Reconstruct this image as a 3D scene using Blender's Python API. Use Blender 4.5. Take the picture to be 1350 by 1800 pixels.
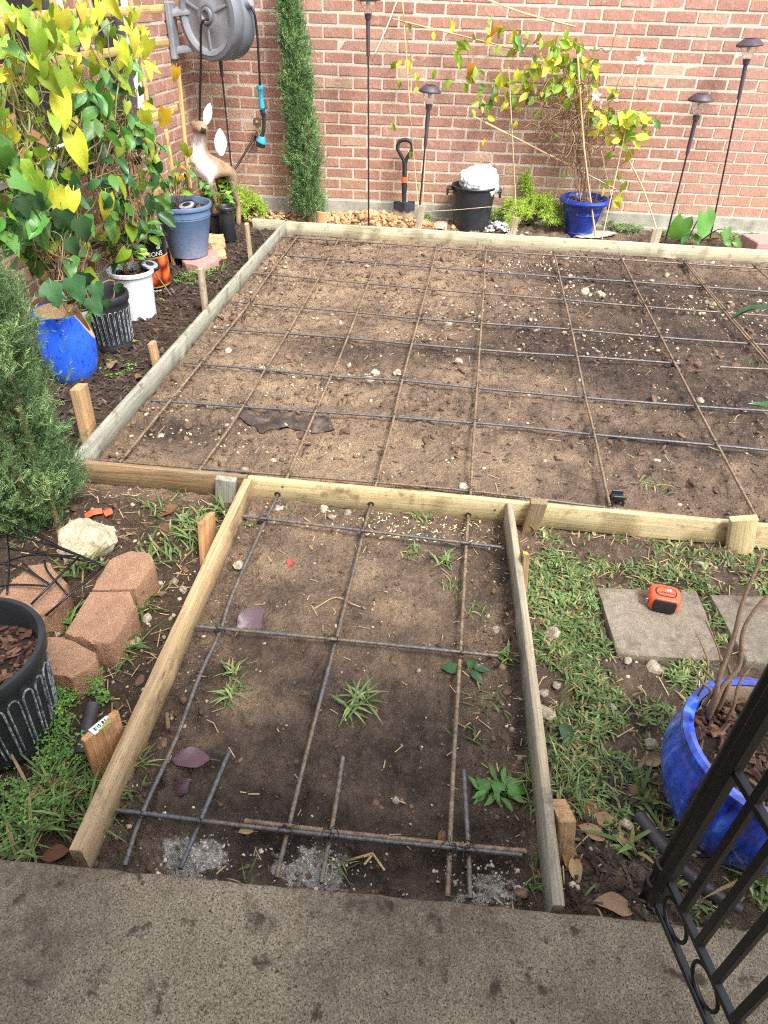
import bpy, bmesh, math, random
import numpy as np
from mathutils import Vector, Matrix, Euler

for o in list(bpy.data.objects): bpy.data.objects.remove(o)
SC = bpy.context.scene
COL = SC.collection
R = random.Random(11)
NP = np.random.default_rng(11)
PI = math.pi

# ------------------------------------------------------------------ camera
FPX, YAW, PITCH, ROLL = 1200.715, 0.100321, 0.650907, 0.032808   # focal length for an 1800 px tall picture
CAM = Vector((0, 0, 1.39))
_f = Vector((-math.sin(YAW)*math.cos(PITCH), math.cos(YAW)*math.cos(PITCH), -math.sin(PITCH)))
_r0 = Vector((math.cos(YAW), math.sin(YAW), 0)); _u0 = _r0.cross(_f)
_r = math.cos(ROLL)*_r0 + math.sin(ROLL)*_u0
_u = -math.sin(ROLL)*_r0 + math.cos(ROLL)*_u0
cd = bpy.data.cameras.new('camera'); cam = bpy.data.objects.new('camera', cd); COL.objects.link(cam)
cd.sensor_fit = 'VERTICAL'; cd.sensor_height = 36; cd.lens = 36*FPX/1800
cd.clip_start = .02; cd.clip_end = 400
cam.matrix_world = Matrix(((_r.x, _u.x, -_f.x, CAM.x), (_r.y, _u.y, -_f.y, CAM.y), (_r.z, _u.z, -_f.z, CAM.z), (0, 0, 0, 1)))
SC.camera = cam

# ------------------------------------------------------------------ light
SUN_EL, SUN_AZ = math.radians(54), math.radians(140)     # azimuth clockwise from +Y: from behind the camera, to the right
w = bpy.data.worlds.new('World'); SC.world = w; w.use_nodes = True
nt = w.node_tree; bg = nt.nodes['Background']
sky = nt.nodes.new('ShaderNodeTexSky'); sky.sky_type = 'NISHITA'; sky.sun_disc = False
sky.sun_elevation = SUN_EL; sky.sun_rotation = SUN_AZ; sky.dust_density = 3.0
hs = nt.nodes.new('ShaderNodeHueSaturation'); hs.inputs['Saturation'].default_value = .35
nt.links.new(sky.outputs[0], hs.inputs['Color']); nt.links.new(hs.outputs[0], bg.inputs['Color'])
bg.inputs['Strength'].default_value = .15
sl = bpy.data.lights.new('sun', 'SUN'); sl.energy = 1.1; sl.angle = math.radians(13); sl.color = (1, .97, .92)
so = bpy.data.objects.new('sun', sl); COL.objects.link(so)
so.rotation_euler = Vector((math.sin(SUN_AZ)*math.cos(SUN_EL), math.cos(SUN_AZ)*math.cos(SUN_EL), math.sin(SUN_EL))).to_track_quat('Z', 'Y').to_euler()
SC.view_settings.view_transform = 'Standard'; SC.view_settings.look = 'None'
SC.view_settings.exposure = 1.85; SC.view_settings.gamma = 1
SC.view_settings.use_curve_mapping = False
SC.render.engine = 'CYCLES'
SC.cycles.use_denoising = False; SC.cycles.pixel_filter_type = 'BLACKMAN_HARRIS'; SC.cycles.filter_width = 1.15
SC.cycles.max_bounces = 6; SC.cycles.diffuse_bounces = 3; SC.cycles.glossy_bounces = 3; SC.cycles.sample_clamp_indirect = 4

# ------------------------------------------------------------------ surveying helpers: a sighting of the photograph onto a plane of the place
def ray(px, py): return _f + (px-675)/FPX*_r - (py-900)/FPX*_u
def P(px, py, z=0.):
    d = ray(px, py); return CAM + d*((z-CAM.z)/d.z)
WY0, WT = 5.45, .05                        # the back wall: y = WY0 + WT*x
def PW(px, py, off=0.):
    d = ray(px, py); return CAM + d*((WY0-off)/(d.y-WT*d.x))
def PX(px, py, X):
    d = ray(px, py); return CAM + d*((X-CAM.x)/d.x)
def PYY(px, py, Y):
    d = ray(px, py); return CAM + d*((Y-CAM.y)/d.y)
def pix(p):
    d = Vector(p)-CAM; z = d.dot(_f); return 675+FPX*d.dot(_r)/z, 900-FPX*d.dot(_u)/z
def mpp(p): return (Vector(p)-CAM).dot(_f)/FPX        # metres per pixel there
def HZ(b, py):                                         # height above the base point b that is seen at row py
    lo, hi = -.5, 1.385
    for _ in range(40):
        m = (lo+hi)/2
        if pix((b[0], b[1], m))[1] > py: lo = m
        else: hi = m
    return m

# ------------------------------------------------------------------ value noise
def _h(ix, iy, s):
    n = (ix.astype(np.int64)*374761393 + iy.astype(np.int64)*668265263 + s*1442695041) & 0xffffffff
    n = ((n ^ (n >> 13))*1274126177) & 0xffffffff
    n = ((n ^ (n >> 16))*2246822519) & 0xffffffff
    return ((n ^ (n >> 15)) & 0xffffff)/float(0xffffff)
def vn(x, y, s=0):
    x = np.asarray(x, float); y = np.asarray(y, float)
    ix = np.floor(x); iy = np.floor(y); fx = x-ix; fy = y-iy
    fx = fx*fx*(3-2*fx); fy = fy*fy*(3-2*fy)
    a = _h(ix, iy, s); b = _h(ix+1, iy, s); c = _h(ix, iy+1, s); d = _h(ix+1, iy+1, s)
    return (a*(1-fx)+b*fx)*(1-fy)+(c*(1-fx)+d*fx)*fy
def fbm(x, y, s=0, o=4, g=.5):
    t = 0; a = 1; n = 0
    for i in range(o):
        t = t+a*vn(np.asarray(x)*2**i, np.asarray(y)*2**i, s+i*17); n += a; a *= g
    return t/n
def sstep(a, b, x):
    t = np.clip((np.asarray(x, float)-a)/(b-a), 0, 1); return t*t*(3-2*t)

# ------------------------------------------------------------------ objects
ORG = {}
def tag(o, label=None, cat=None, group=None, kind=None):
    if label: o['label'] = label
    if cat: o['category'] = cat
    if group: o['group'] = group
    if kind: o['kind'] = kind
    return o
def thing(name, label, cat, loc=(0, 0, 0), rz=0, group=None):
    o = bpy.data.objects.new(name, None); COL.objects.link(o); o.empty_display_size = .05
    o.location = loc; o.rotation_euler = (0, 0, rz); ORG[o.name] = Vector(loc)
    return tag(o, label, cat, group)
class MB:
    def __init__(s): s.v = []; s.f = []
    def add(s, vs, fs, M=None):
        n = len(s.v)
        if M is not None: vs = [M @ Vector(v) for v in vs]
        s.v += [tuple(v) for v in vs]; s.f += [tuple(i+n for i in f) for f in fs]
        return s
    def mesh(s, name, mat=None, smooth=None, org=None):
        me = bpy.data.meshes.new(name)
        vs = s.v if org is None else [(a-org[0], b-org[1], c-org[2]) for a, b, c in s.v]
        me.from_pydata(vs, [], s.f); me.update()
        if mat: me.materials.append(mat)
        if smooth is not None:
            me.shade_smooth()
            if smooth < 180: me.set_sharp_from_angle(angle=math.radians(smooth))
        return me
    def build(s, name, mat=None, parent=None, smooth=None, local=False):
        """parent given: vertices are in world space unless local; no parent: origin goes to the base of the mesh"""
        if parent is not None: org = ORG[parent.name]
        else:
            a = np.array(s.v); lo = a.min(0); hi = a.max(0); org = Vector(((lo[0]+hi[0])/2, (lo[1]+hi[1])/2, lo[2]))
        me = s.mesh(name, mat, smooth, None if local and parent is not None else org)
        o = bpy.data.objects.new(name, me); COL.objects.link(o)
        ORG[o.name] = org
        if parent is None: o.location = org
        else: o.parent = parent
        return o
def put(name, me, parent=None, loc=(0, 0, 0), rot=(0, 0, 0), scale=(1, 1, 1), M=None):
    """an object that shares mesh data; loc in world space (parent unrotated)"""
    o = bpy.data.objects.new(name, me); COL.objects.link(o)
    if M is not None:
        M = M.copy()
        if parent is not None: M.translation = M.translation-ORG[parent.name]
        if parent is None: o.matrix_basis = M
        if parent is not None: o.parent = parent; o.matrix_parent_inverse = Matrix(); o.matrix_basis = M
    else:
        l = Vector(loc)-(ORG[parent.name] if parent is not None else Vector())
        o.parent = parent; o.location = l; o.rotation_euler = rot; o.scale = scale
    ORG[o.name] = ORG[parent.name] if parent is not None else Vector(loc)
    return o

# ------------------------------------------------------------------ shapes
def box(mb, c, s, M=None, ch=0.):
    """box with chamfered edges; c centre, s full size"""
    x, y, z = s[0]/2, s[1]/2, s[2]/2
    T = Matrix.Translation(c) if M is None else M @ Matrix.Translation(c)
    if ch <= 0:
        vs = [(a*x, b*y, d*z) for a in (-1, 1) for b in (-1, 1) for d in (-1, 1)]
        return mb.add(vs, [(0, 1, 3, 2), (4, 6, 7, 5), (0, 4, 5, 1), (2, 3, 7, 6), (0, 2, 6, 4), (1, 5, 7, 3)], T)
    bm = bmesh.new(); bmesh.ops.create_cube(bm, size=1)
    for v in bm.verts: v.co = Vector((v.co.x*s[0], v.co.y*s[1], v.co.z*s[2]))
    bmesh.ops.bevel(bm, geom=bm.edges[:], offset=ch, segments=1, affect='EDGES', profile=.5)
    bm.verts.index_update()
    mb.add([v.co[:] for v in bm.verts], [[v.index for v in f.verts] for f in bm.faces], T); bm.free()
    return mb
def frames(pts):
    pts = [Vector(p) for p in pts]; T = []
    for i in range(len(pts)):
        t = pts[min(i+1, len(pts)-1)]-pts[max(i-1, 0)]
        T.append(t.normalized() if t.length > 1e-9 else Vector((0, 0, 1)))
    a = T[0].orthogonal().normalized(); out = []
    for t in T:
        a = (a-t*a.dot(t))
        a = a.normalized() if a.length > 1e-6 else t.orthogonal().normalized()
        out.append((t, a, t.cross(a)))
    return pts, out
def tube(mb, pts, r, n=8, cap=True, sx=1., sy=1.):
    pts, F = frames(pts); m = len(pts)
    rr = r if hasattr(r, '__len__') else [r]*m
    vs = []; fs = []
    for i, (p, (t, a, b)) in enumerate(zip(pts, F)):
        for k in range(n):
            an = 2*PI*k/n; vs.append(p+a*(math.cos(an)*rr[i]*sx)+b*(math.sin(an)*rr[i]*sy))
    for i in range(m-1):
        for k in range(n):
            k2 = (k+1) % n; fs.append((i*n+k, i*n+k2, (i+1)*n+k2, (i+1)*n+k))
    if cap: fs.append(tuple(range(n-1, -1, -1))); fs.append(tuple(range((m-1)*n, m*n)))
    return mb.add(vs, fs)
def lathe(mb, prof, n=32, M=None, a0=0., a1=2*PI, fr=None):
    """prof: (r, z) from bottom outside to wherever it ends; fr(angle, r, z) may change the radius"""
    full = abs(a1-a0-2*PI) < 1e-6; m = n if full else n+1
    vs = []; fs = []
    for r, z in prof:
        for k in range(m):
            a = a0+(a1-a0)*k/n; q = fr(a, r, z) if fr else r
            vs.append((q*math.cos(a), q*math.sin(a), z))
    for i in range(len(prof)-1):
        for k in range(n):
            k2 = (k+1) % m; fs.append((i*m+k, i*m+k2, (i+1)*m+k2, (i+1)*m+k))
    return mb.add(vs, fs, M)
def disc(mb, r, z, n=24, M=None):
    return mb.add([(r*math.cos(2*PI*k/n), r*math.sin(2*PI*k/n), z) for k in range(n)], [tuple(range(n))], M)
def spline(pts, k=8):
    """Catmull-Rom through the points"""
    pts = [Vector(p) for p in pts]; o = []
    q = [pts[0]*2-pts[1]]+pts+[pts[-1]*2-pts[-2]]
    for i in range(1, len(q)-2):
        for j in range(k):
            t = j/k; a, b, c, d = q[i-1], q[i], q[i+1], q[i+2]
            o.append(.5*((2*b)+(c-a)*t+(2*a-5*b+4*c-d)*t*t+(3*b-a-3*c+d)*t**3))
    o.append(pts[-1]); return o
def lump(seed, n=2, rough=.25, flat=1.):
    """an uneven stone about one metre across"""
    bm = bmesh.new(); bmesh.ops.create_icosphere(bm, subdivisions=n, radius=.5)
    q = random.Random(seed); cs = [(Vector((q.gauss(0, 1), q.gauss(0, 1), q.gauss(0, 1))).normalized(), q.uniform(.55, 1.05)) for _ in range(9)]
    for v in bm.verts:
        d = v.co.normalized(); k = 1.
        for c, h in cs:
            e = d.dot(c)
            if e > .2: k = min(k, h/e if e > 0 else 9)
        k = 1+(k-1)*1.2*min(1, rough*3.0)
        k *= 1+q.uniform(-rough, rough)*.25
        v.co = Vector((d.x*k*.5, d.y*k*.5, d.z*k*.5*flat))
    bm.verts.index_update()
    r = ([v.co.copy() for v in bm.verts], [[v.index for v in f.verts] for f in bm.faces]); bm.free(); return r
def rotm(rx=0, ry=0, rz=0): return Euler((rx, ry, rz)).to_matrix().to_4x4()
def TRS(loc, rot=(0, 0, 0), s=1.):
    sc = s if hasattr(s, '__len__') else (s, s, s)
    return Matrix.Translation(loc) @ rotm(*rot) @ Matrix.Diagonal((*sc, 1))
ORD = ['first', 'second', 'third', 'fourth', 'fifth', 'sixth', 'seventh', 'eighth', 'ninth', 'tenth', 'eleventh', 'twelfth']

# ------------------------------------------------------------------ materials
def srgb(r, g, b):
    f = lambda c: ((c/255+.055)/1.055)**2.4 if c > 10.3 else c/255/12.92
    return (f(r), f(g), f(b), 1)
class NT:
    def __init__(s, name):
        s.m = bpy.data.materials.new(name); s.m.use_nodes = True; s.t = s.m.node_tree
        s.b = s.t.nodes['Principled BSDF']; s.c = s.t.nodes.new('ShaderNodeTexCoord')
    def n(s, typ, **k):
        q = s.t.nodes.new(typ)
        for a, v in k.items(): setattr(q, a, v)
        return q
    def l(s, a, b): s.t.links.new(a, b)
    def noise(s, scale, detail=5, rough=.6, vec=None, stretch=None, dist=0):
        q = s.n('ShaderNodeTexNoise'); q.inputs['Scale'].default_value = scale; q.inputs['Detail'].default_value = detail
        q.inputs['Roughness'].default_value = rough; q.inputs['Distortion'].default_value = dist
        v = vec or s.c.outputs['Object']
        if stretch:
            mp = s.n('ShaderNodeMapping'); mp.inputs['Scale'].default_value = stretch; s.l(v, mp.inputs[0]); v = mp.outputs[0]
        s.l(v, q.inputs['Vector']); return q.outputs['Fac']
    def ramp(s, fac, stops, interp='LINEAR'):
        q = s.n('ShaderNodeValToRGB'); e = q.color_ramp.elements; q.color_ramp.interpolation = interp
        while len(e) < len(stops): e.new(.5)
        for x, (p, c) in zip(e, stops): x.position = p; x.color = c
        s.l(fac, q.inputs[0]); return q.outputs[0]
    def mix(s, fac, a, b, mode='MIX'):
        q = s.n('ShaderNodeMix', data_type='RGBA', blend_type=mode)
        for i, v in ((0, fac), (6, a), (7, b)):
            if hasattr(v, 'links'): s.l(v, q.inputs[i])
            else: q.inputs[i].default_value = v
        return q.outputs[2]
    def math(s, op, a, b=0., c=0.):
        q = s.n('ShaderNodeMath', operation=op)
        for i, v in enumerate((a, b, c)):
            if hasattr(v, 'links'): s.l(v, q.inputs[i])
            else: q.inputs[i].default_value = v
        return q.outputs[0]
    def hsv(s, col, hue=None, sat=None, val=None):
        q = s.n('ShaderNodeHueSaturation'); s.l(col, q.inputs['Color'])
        for k, v in (('Hue', hue), ('Saturation', sat), ('Value', val)):
            if v is not None:
                if hasattr(v, 'links'): s.l(v, q.inputs[k])
                else: q.inputs[k].default_value = v
        return q.outputs[0]
    def rnd(s): return s.n('ShaderNodeObjectInfo').outputs['Random']
    def isl(s): return s.n('ShaderNodeNewGeometry').outputs['Random Per Island']
    def attr(s, name): return s.n('ShaderNodeAttribute', attribute_name=name).outputs['Fac']
    def remap(s, v, a, b):
        q = s.n('ShaderNodeMapRange'); s.l(v, q.inputs[0]); q.inputs[3].default_value = a; q.inputs[4].default_value = b; return q.outputs[0]
    def out(s, col, rough=.7, bump=None, bs=.3, bd=.01, metal=0., spec=None):
        if hasattr(col, 'links'): s.l(col, s.b.inputs['Base Color'])
        else: s.b.inputs['Base Color'].default_value = col
        if hasattr(rough, 'links'): s.l(rough, s.b.inputs['Roughness'])
        else: s.b.inputs['Roughness'].default_value = rough
        s.b.inputs['Metallic'].default_value = metal
        if spec is not None: s.b.inputs['Specular IOR Level'].default_value = spec
        if bump is not None:
            q = s.n('ShaderNodeBump'); q.inputs['Strength'].default_value = bs; q.inputs['Distance'].default_value = bd
            s.l(bump, q.inputs['Height']); s.l(q.outputs[0], s.b.inputs['Normal'])
        return s.m
def simple(name, cols, scale=20, rough=.6, bs=.2, bd=.004, bscale=None, vary=0., metal=0., spec=None, hue=0., isl=False, stretch=None):
    m = NT(name); st = [(i/(len(cols)-1)*.5+.25, c) for i, c in enumerate(cols)] if len(cols) > 1 else [(0, cols[0]), (1, cols[0])]
    c = m.ramp(m.noise(scale, stretch=stretch), st)
    if vary or hue:
        r = m.isl() if isl else m.rnd()
        c = m.hsv(c, hue=m.remap(r, .5-hue, .5+hue) if hue else None, val=m.remap(r, 1-vary, 1+vary))
    return m.out(c, rough, m.noise(bscale or scale*3, stretch=stretch) if bs else None, bs, bd, metal, spec)
def leafmat(name, a, b, rough=.5, hue=.015, vary=.2, isl=False, trans=.25, scale=25, brown=None):
    m = NT(name); c = m.mix(m.remap(m.noise(scale, 3), 0, 1), a, b)
    if brown:
        c = m.mix(m.ramp(m.noise(scale*1.3, 4), [(.62, (0, 0, 0, 1)), (.72, (1, 1, 1, 1))]), c, brown)
    r = m.isl() if isl else m.rnd()
    c = m.hsv(c, hue=m.remap(r, .5-hue, .5+hue), val=m.remap(r, 1-vary, 1+vary))
    sp = m.n('ShaderNodeSeparateXYZ'); m.l(m.c.outputs['Object'], sp.inputs[0]); ax = m.math('ABSOLUTE', sp.outputs[0])
    sv = m.math('SINE', m.math('MULTIPLY', m.math('SUBTRACT', sp.outputs[1], m.math('MULTIPLY', ax, .9)), 48.))
    vein = m.math('MAXIMUM', m.math('LESS_THAN', ax, .012), m.math('MULTIPLY', m.math('GREATER_THAN', sv, .9), .45))
    c = m.mix(m.math('MULTIPLY', vein, .12), c, m.hsv(c, sat=.85, val=1.5))
    m.out(c, rough, m.noise(scale*.4, 2), .2, .004)
    if trans:
        tr = m.n('ShaderNodeBsdfTranslucent'); m.l(c, tr.inputs['Color'])
        mx = m.n('ShaderNodeMixShader'); mx.inputs[0].default_value = trans
        o = m.t.nodes['Material Output']; m.l(m.b.outputs[0], mx.inputs[1]); m.l(tr.outputs[0], mx.inputs[2]); m.l(mx.outputs[0], o.inputs['Surface'])
    return m.m
# ================================================================== THE SETTING
# ---- ground -------------------------------------------------------
WA, WB = P(0, 1507, .09), P(985, 1601, .09)               # front edge of the concrete walkway
def walk_y(x): return WA.y+(x-WA.x)*(WB.y-WA.y)/(WB.x-WA.x)
XL, XR, YF, YB = -1.275, 2.62, 1.814, 4.925               # outer faces of the large form
PLX = lambda y: P(428, 841, .09).x+(y-P(428, 841, .09).y)*(P(117, 1498, .09).x-P(428, 841, .09).x)/(P(117, 1498, .09).y-P(428, 841, .09).y)
PRX = lambda y: P(891, 881, .09).x+(y-P(891, 881, .09).y)*(P(974, 1594, .09).x-P(891, 881, .09).x)/(P(974, 1594, .09).y-P(891, 881, .09).y)
def segdist(x, y, a, b):
    ax, ay, bx, by = a[0], a[1], b[0], b[1]; dx, dy = bx-ax, by-ay
    t = np.clip(((x-ax)*dx+(y-ay)*dy)/(dx*dx+dy*dy), 0, 1)
    return np.hypot(x-ax-t*dx, y-ay-t*dy)
def regions(x, y):
    big = sstep(XL, XL+.05, x)*sstep(YF-.02, YF+.02, y)*(1-sstep(YB-.03, YB, y))
    path = sstep(-.66, -.6, x)*(1-sstep(.22, .27, x))*(1-sstep(YF-.04, YF, y))
    left = (1-sstep(XL-.02, XL+.02, x))*sstep(YF-.15, YF+.05, y)
    back = sstep(YB-.01, YB+.03, y)
    lfront = (1-sstep(-.68, -.62, x))*(1-sstep(YF-.1, YF+.02, y))
    lawn = sstep(.25, .3, x)*(1-sstep(YF-.04, YF, y))
    return big, path, left, back, lfront, lawn
HEAP = Vector((P(650, 388, .04).x, 5.22, .05))
GROOVE = [(P(553, 1150, 0), P(512, 1500, 0)), (P(845, 1140, 0), P(838, 1215, 0))]
def gh(x, y):
    x = np.asarray(x, float); y = np.asarray(y, float)
    big, path, left, back, lfront, lawn = regions(x, y)
    h = (fbm(x*1.6, y*1.6, 3, 3)-.5)*.03
    h = h+(fbm(x*9, y*9, 5, 3)-.5)*(.020+.012*big)
    cl = fbm(x*34, y*34, 9, 3); n2 = fbm(x*3, y*3, 21, 2)
    amp = .012+.016*sstep(.45, .65, n2)*big+.026*left+.016*back+.012*lfront+.010*lawn+.005*path
    # crumbs along the left margin and the near end of the path, left edge of the big bed
    amp = amp+.02*path*(1-sstep(-.62, -.44, x))+.012*path*(1-sstep(walk_y(x), walk_y(x)+.16, y))+.018*big*(1-sstep(XL, XL+.35, x))
    amp = amp+.014*path*sstep(.08, .2, x)
    h = h+(cl-.45)*amp*1.7+(vn(x*52, y*52, 15)-.5)*amp*.55
    h = h+.012*left+.028*back+.01*lawn
    h = h+.06*np.exp(-(((x-HEAP.x)/.3)**2+((y-HEAP.y-.02)/.12)**2))
    for a, b in GROOVE: h = h-.012*np.exp(-(segdist(x, y, a, b)/.011)**2)
    h = np.where(y < walk_y(x)+.004, -.12, h)
    return h
def ghs(x, y): return float(gh(np.array([x]), np.array([y]))[0])
def G(px, py, up=0.):
    p = P(px, py, 0)
    for _ in range(2): p = P(px, py, ghs(p.x, p.y)+up)
    return p
xs = np.concatenate([[-150, -60, -25, -12, -6, -4, -3], np.arange(-2.4, -1.34, .018), np.arange(-1.34, 1.3, .0095), np.arange(1.3, 2.7, .018), [3, 3.6, 5, 8, 14, 30, 70, 150]])
ys = np.concatenate([[-150, -60, -20, -8, -3, -1, 0, .3], np.arange(.45, 1.95, .0085), np.arange(1.95, 5.6, .0145), [5.8, 6.2, 7, 9, 14, 30, 70, 150]])
GX, GY = np.meshgrid(xs, ys); GZ = gh(GX, GY)
far = (np.abs(GX) > 2.75) | (GY > 5.65) | (GY < .4)
GZ = np.where(far, np.where(GY < .45, -.12, 0), GZ)
nx, ny = len(xs), len(ys)
me = bpy.data.meshes.new('ground')
vv = np.stack([GX.ravel(), GY.ravel(), GZ.ravel()], 1)
ii = (np.arange(ny-1)[:, None]*nx+np.arange(nx-1)[None, :]).ravel()
me.vertices.add(len(vv)); me.vertices.foreach_set('co', vv.ravel().astype(np.float32))
q = np.stack([ii, ii+1, ii+nx+1, ii+nx], 1); me.loops.add(q.size); me.loops.foreach_set('vertex_index', q.ravel().astype(np.int32))
me.polygons.add(len(q)); me.polygons.foreach_set('loop_start', (np.arange(len(q))*4).astype(np.int32))
me.polygons.foreach_set('loop_total', np.full(len(q), 4, np.int32)); me.update(calc_edges=True); me.validate()
me.shade_smooth()
gx, gy = GX.ravel(), GY.ravel()
big, path, left, back, lfront, lawn = regions(gx, gy)
def blob(px, py, rx, ry, s=0.):
    c = P(px, py); e = c.x+rx, c.y+ry
    d = ((gx-c.x)/rx)**2+((gy-c.y)/ry)**2
    d = d*(.55+.9*fbm(gx*5, gy*5, int(px), 4))
    return np.exp(-d*1.1)
n = fbm(gx*2.3, gy*2.3, 31, 5, .62); n3 = fbm(gx*11, gy*11, 41, 4, .6)
n4 = fbm(gx*27, gy*27, 45, 3, .6)
sand = np.clip(.50+.16*(1-sstep(-.5, .8, gx+(n-.5)*1.2))-.14*sstep(.2, 1.1, gx+(n-.5)*1.2)+(n-.5)*.8+(n3-.5)*.6+(n4-.5)*.35, 0, 1)
for b in [(430, 600, .16, .16), (470, 680, .34, .12), (390, 690, .2, .1), (850, 660, .3, .12), (600, 810, .35, .12), (790, 810, .35, .12), (960, 800, .3, .1), (640, 700, .3, .08), (560, 560, .15, .2), (620, 450, .3, .3), (720, 580, .2, .1)]:
    sand = np.maximum(sand, blob(*b)*(.75+.5*(n4-.5))*big)
for b in [(1150, 520, .6, .5), (930, 590, .36, .3), (1230, 590, .6, .36), (1000, 480, .4, .3), (1110, 660, .35, .12), (1240, 700, .4, .14), (900, 620, .3, .12), (1180, 780, .35, .08), (300, 760, .2, .12), (1060, 620, .4, .3), (500, 740, .18, .05), (620, 620, .3, .12), (760, 620, .2, .16)]:
    sand = sand*(1-.8*blob(*b)*big)
pd = (.30+.2*sstep(.85, 1.35, gy+(n-.5)*.5)+(n3-.5)*.5+(n4-.5)*.4)*path
for b in [(480, 1000, .14, .14), (430, 1230, .1, .1), (560, 940, .2, .08), (700, 1070, .12, .1), (640, 1010, .1, .12), (500, 1240, .08, .06)]: pd = np.maximum(pd, blob(*b)*.85*path)
for b in [(420, 1410, .2, .1), (700, 1300, .2, .16), (610, 1510, .3, .07), (730, 1480, .16, .07), (560, 1200, .1, .1), (500, 1040, .08, .05), (770, 990, .06, .05), (430, 1110, .05, .03), (870, 1000, .12, .2), (850, 1500, .1, .1)]: pd = pd*(1-.6*blob(*b))
sand = sand*(1-path)+pd*path
dark = np.clip(left+.85*lfront+.35*lawn, 0, 1)*.9
clay = np.exp(-(((gx-HEAP.x)/.42)**2+((gy-HEAP.y)/.2)**2))*back
lime = np.zeros_like(gx)
for px, py, r in [(345, 1512, .05), (320, 1500, .035), (545, 1525, .05), (575, 1545, .035), (850, 1560, .05), (890, 1575, .04), (800, 1560, .03)]:
    lime = np.maximum(lime, blob(px, py, r*1.35, r*.9)*1.1)
lime = lime*np.clip((fbm(gx*17, gy*17, 77, 4, .7)-.38)*5, 0, 1)
for nm, a in (('sand', sand), ('dark', dark), ('clay', clay), ('lime', lime*path)):
    at = me.attributes.new(nm, 'FLOAT', 'POINT'); at.data.foreach_set('value', np.clip(a, 0, 1).astype(np.float32))
m = NT('soil')
nf = m.noise(60, 6, .7); nm_ = m.noise(14, 5, .65)
c = m.ramp(m.math('ADD', m.attr('sand'), m.math('ADD', m.math('MULTIPLY', m.math('SUBTRACT', nm_, .5), .6), m.math('MULTIPLY', m.math('SUBTRACT', m.noise(36, 7, .8), .5), .55))), [(0, srgb(72, 61, 54)), (.22, srgb(110, 94, 81)), (.5, srgb(146, 124, 105)), (.95, srgb(188, 161, 130))])
c = m.mix(m.attr('dark'), c, m.ramp(nm_, [(.3, srgb(46, 37, 31)), (.7, srgb(88, 68, 55))]))
c = m.mix(m.attr('clay'), c, srgb(176, 140, 103))
c = m.mix(m.ramp(m.math('ADD', m.attr('lime'), m.math('MULTIPLY', m.math('SUBTRACT', m.noise(34, 6, .8), .5), 2.2)), [(.42, (0, 0, 0, 1)), (.58, (1, 1, 1, 1))]), c, m.ramp(m.noise(60, 3), [(.3, srgb(166, 158, 146)), (.55, srgb(224, 219, 208))]))
sp = m.ramp(m.noise(230, 2, .5), [(.66, (0, 0, 0, 1)), (.72, (1, 1, 1, 1))])
c = m.mix(m.math('MULTIPLY', sp, .35), c, srgb(200, 188, 168))
c = m.mix(m.ramp(nf, [(.3, (.75, .75, .75, 1)), (.6, (0, 0, 0, 1))]), c, m.mix(1., c, (.55, .52, .5, 1), 'MULTIPLY'))
vo = m.n('ShaderNodeTexVoronoi'); vo.inputs['Scale'].default_value = 90; m.l(m.c.outputs['Object'], vo.inputs['Vector'])
bm_ = m.math('ADD', m.math('MULTIPLY', m.noise(75, 8, .78), 1.2), m.math('MULTIPLY', vo.outputs['Distance'], .5))
SOIL = m.out(c, .92, bm_, 1., .022, spec=.25)
me.materials.append(SOIL)
ground = bpy.data.objects.new('ground', me); COL.objects.link(ground); ground['kind'] = 'structure'

# ---- concrete walkway ---------------------------------------------
m = NT('concrete_walk')
vo = m.n('ShaderNodeTexVoronoi'); vo.inputs['Scale'].default_value = 400; m.l(m.c.outputs['Object'], vo.inputs['Vector'])
agg = m.ramp(vo.outputs['Color'], [(.15, srgb(80, 69, 55)), (.5, srgb(138, 123, 100)), (.85, srgb(206, 190, 162))])
c = m.mix(.32, m.ramp(m.noise(6, 6, .65), [(.3, srgb(126, 115, 98)), (.7, srgb(150, 138, 118))]), agg)
c = m.mix(m.ramp(m.noise(300, 2), [(.35, (1, 1, 1, 1)), (.45, (0, 0, 0, 1))]), c, srgb(70, 58, 48))
mp = m.n('ShaderNodeMapping'); mp.inputs['Location'].default_value = (3.1, 1.7, 0); m.l(m.c.outputs['Object'], mp.inputs[0])
dirt = m.math('MULTIPLY', m.ramp(m.noise(1.7, 8, .66, vec=mp.outputs[0]), [(.44, (0, 0, 0, 1)), (.60, (1, 1, 1, 1))]), m.ramp(m.noise(30, 6, .8), [(.36, (.35, .35, .35, 1)), (.6, (1, 1, 1, 1))]))
spots = m.math('MAXIMUM', m.ramp(m.noise(20, 4, .6, dist=.2), [(.59, (0, 0, 0, 1)), (.67, (1, 1, 1, 1))]), m.ramp(m.noise(8, 5, .6), [(.62, (0, 0, 0, 1)), (.70, (.8, .8, .8, 1))]))
c = m.mix(m.math('MULTIPLY', dirt, .72), c, srgb(72, 57, 49))
c = m.mix(m.math('MULTIPLY', spots, .8), c, srgb(56, 42, 36))
WALKM = m.out(c, .88, m.math('ADD', m.math('MULTIPLY', vo.outputs['Distance'], .5), m.noise(140, 4, .7)), .55, .005, spec=.25)
mb = MB(); ux = np.concatenate([np.arange(-4, -1.2, .4), np.arange(-1.2, 1.2, .02), np.arange(1.2, 4.1, .4)])
prof = [(-.006, -.12), (-.003, .05), (0., .081), (.004, .0865), (.011, .0895), (.03, .0902), (.3, .0905), (1.2, .0915), (2.8, .095)]
vs = []; fs = []
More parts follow.
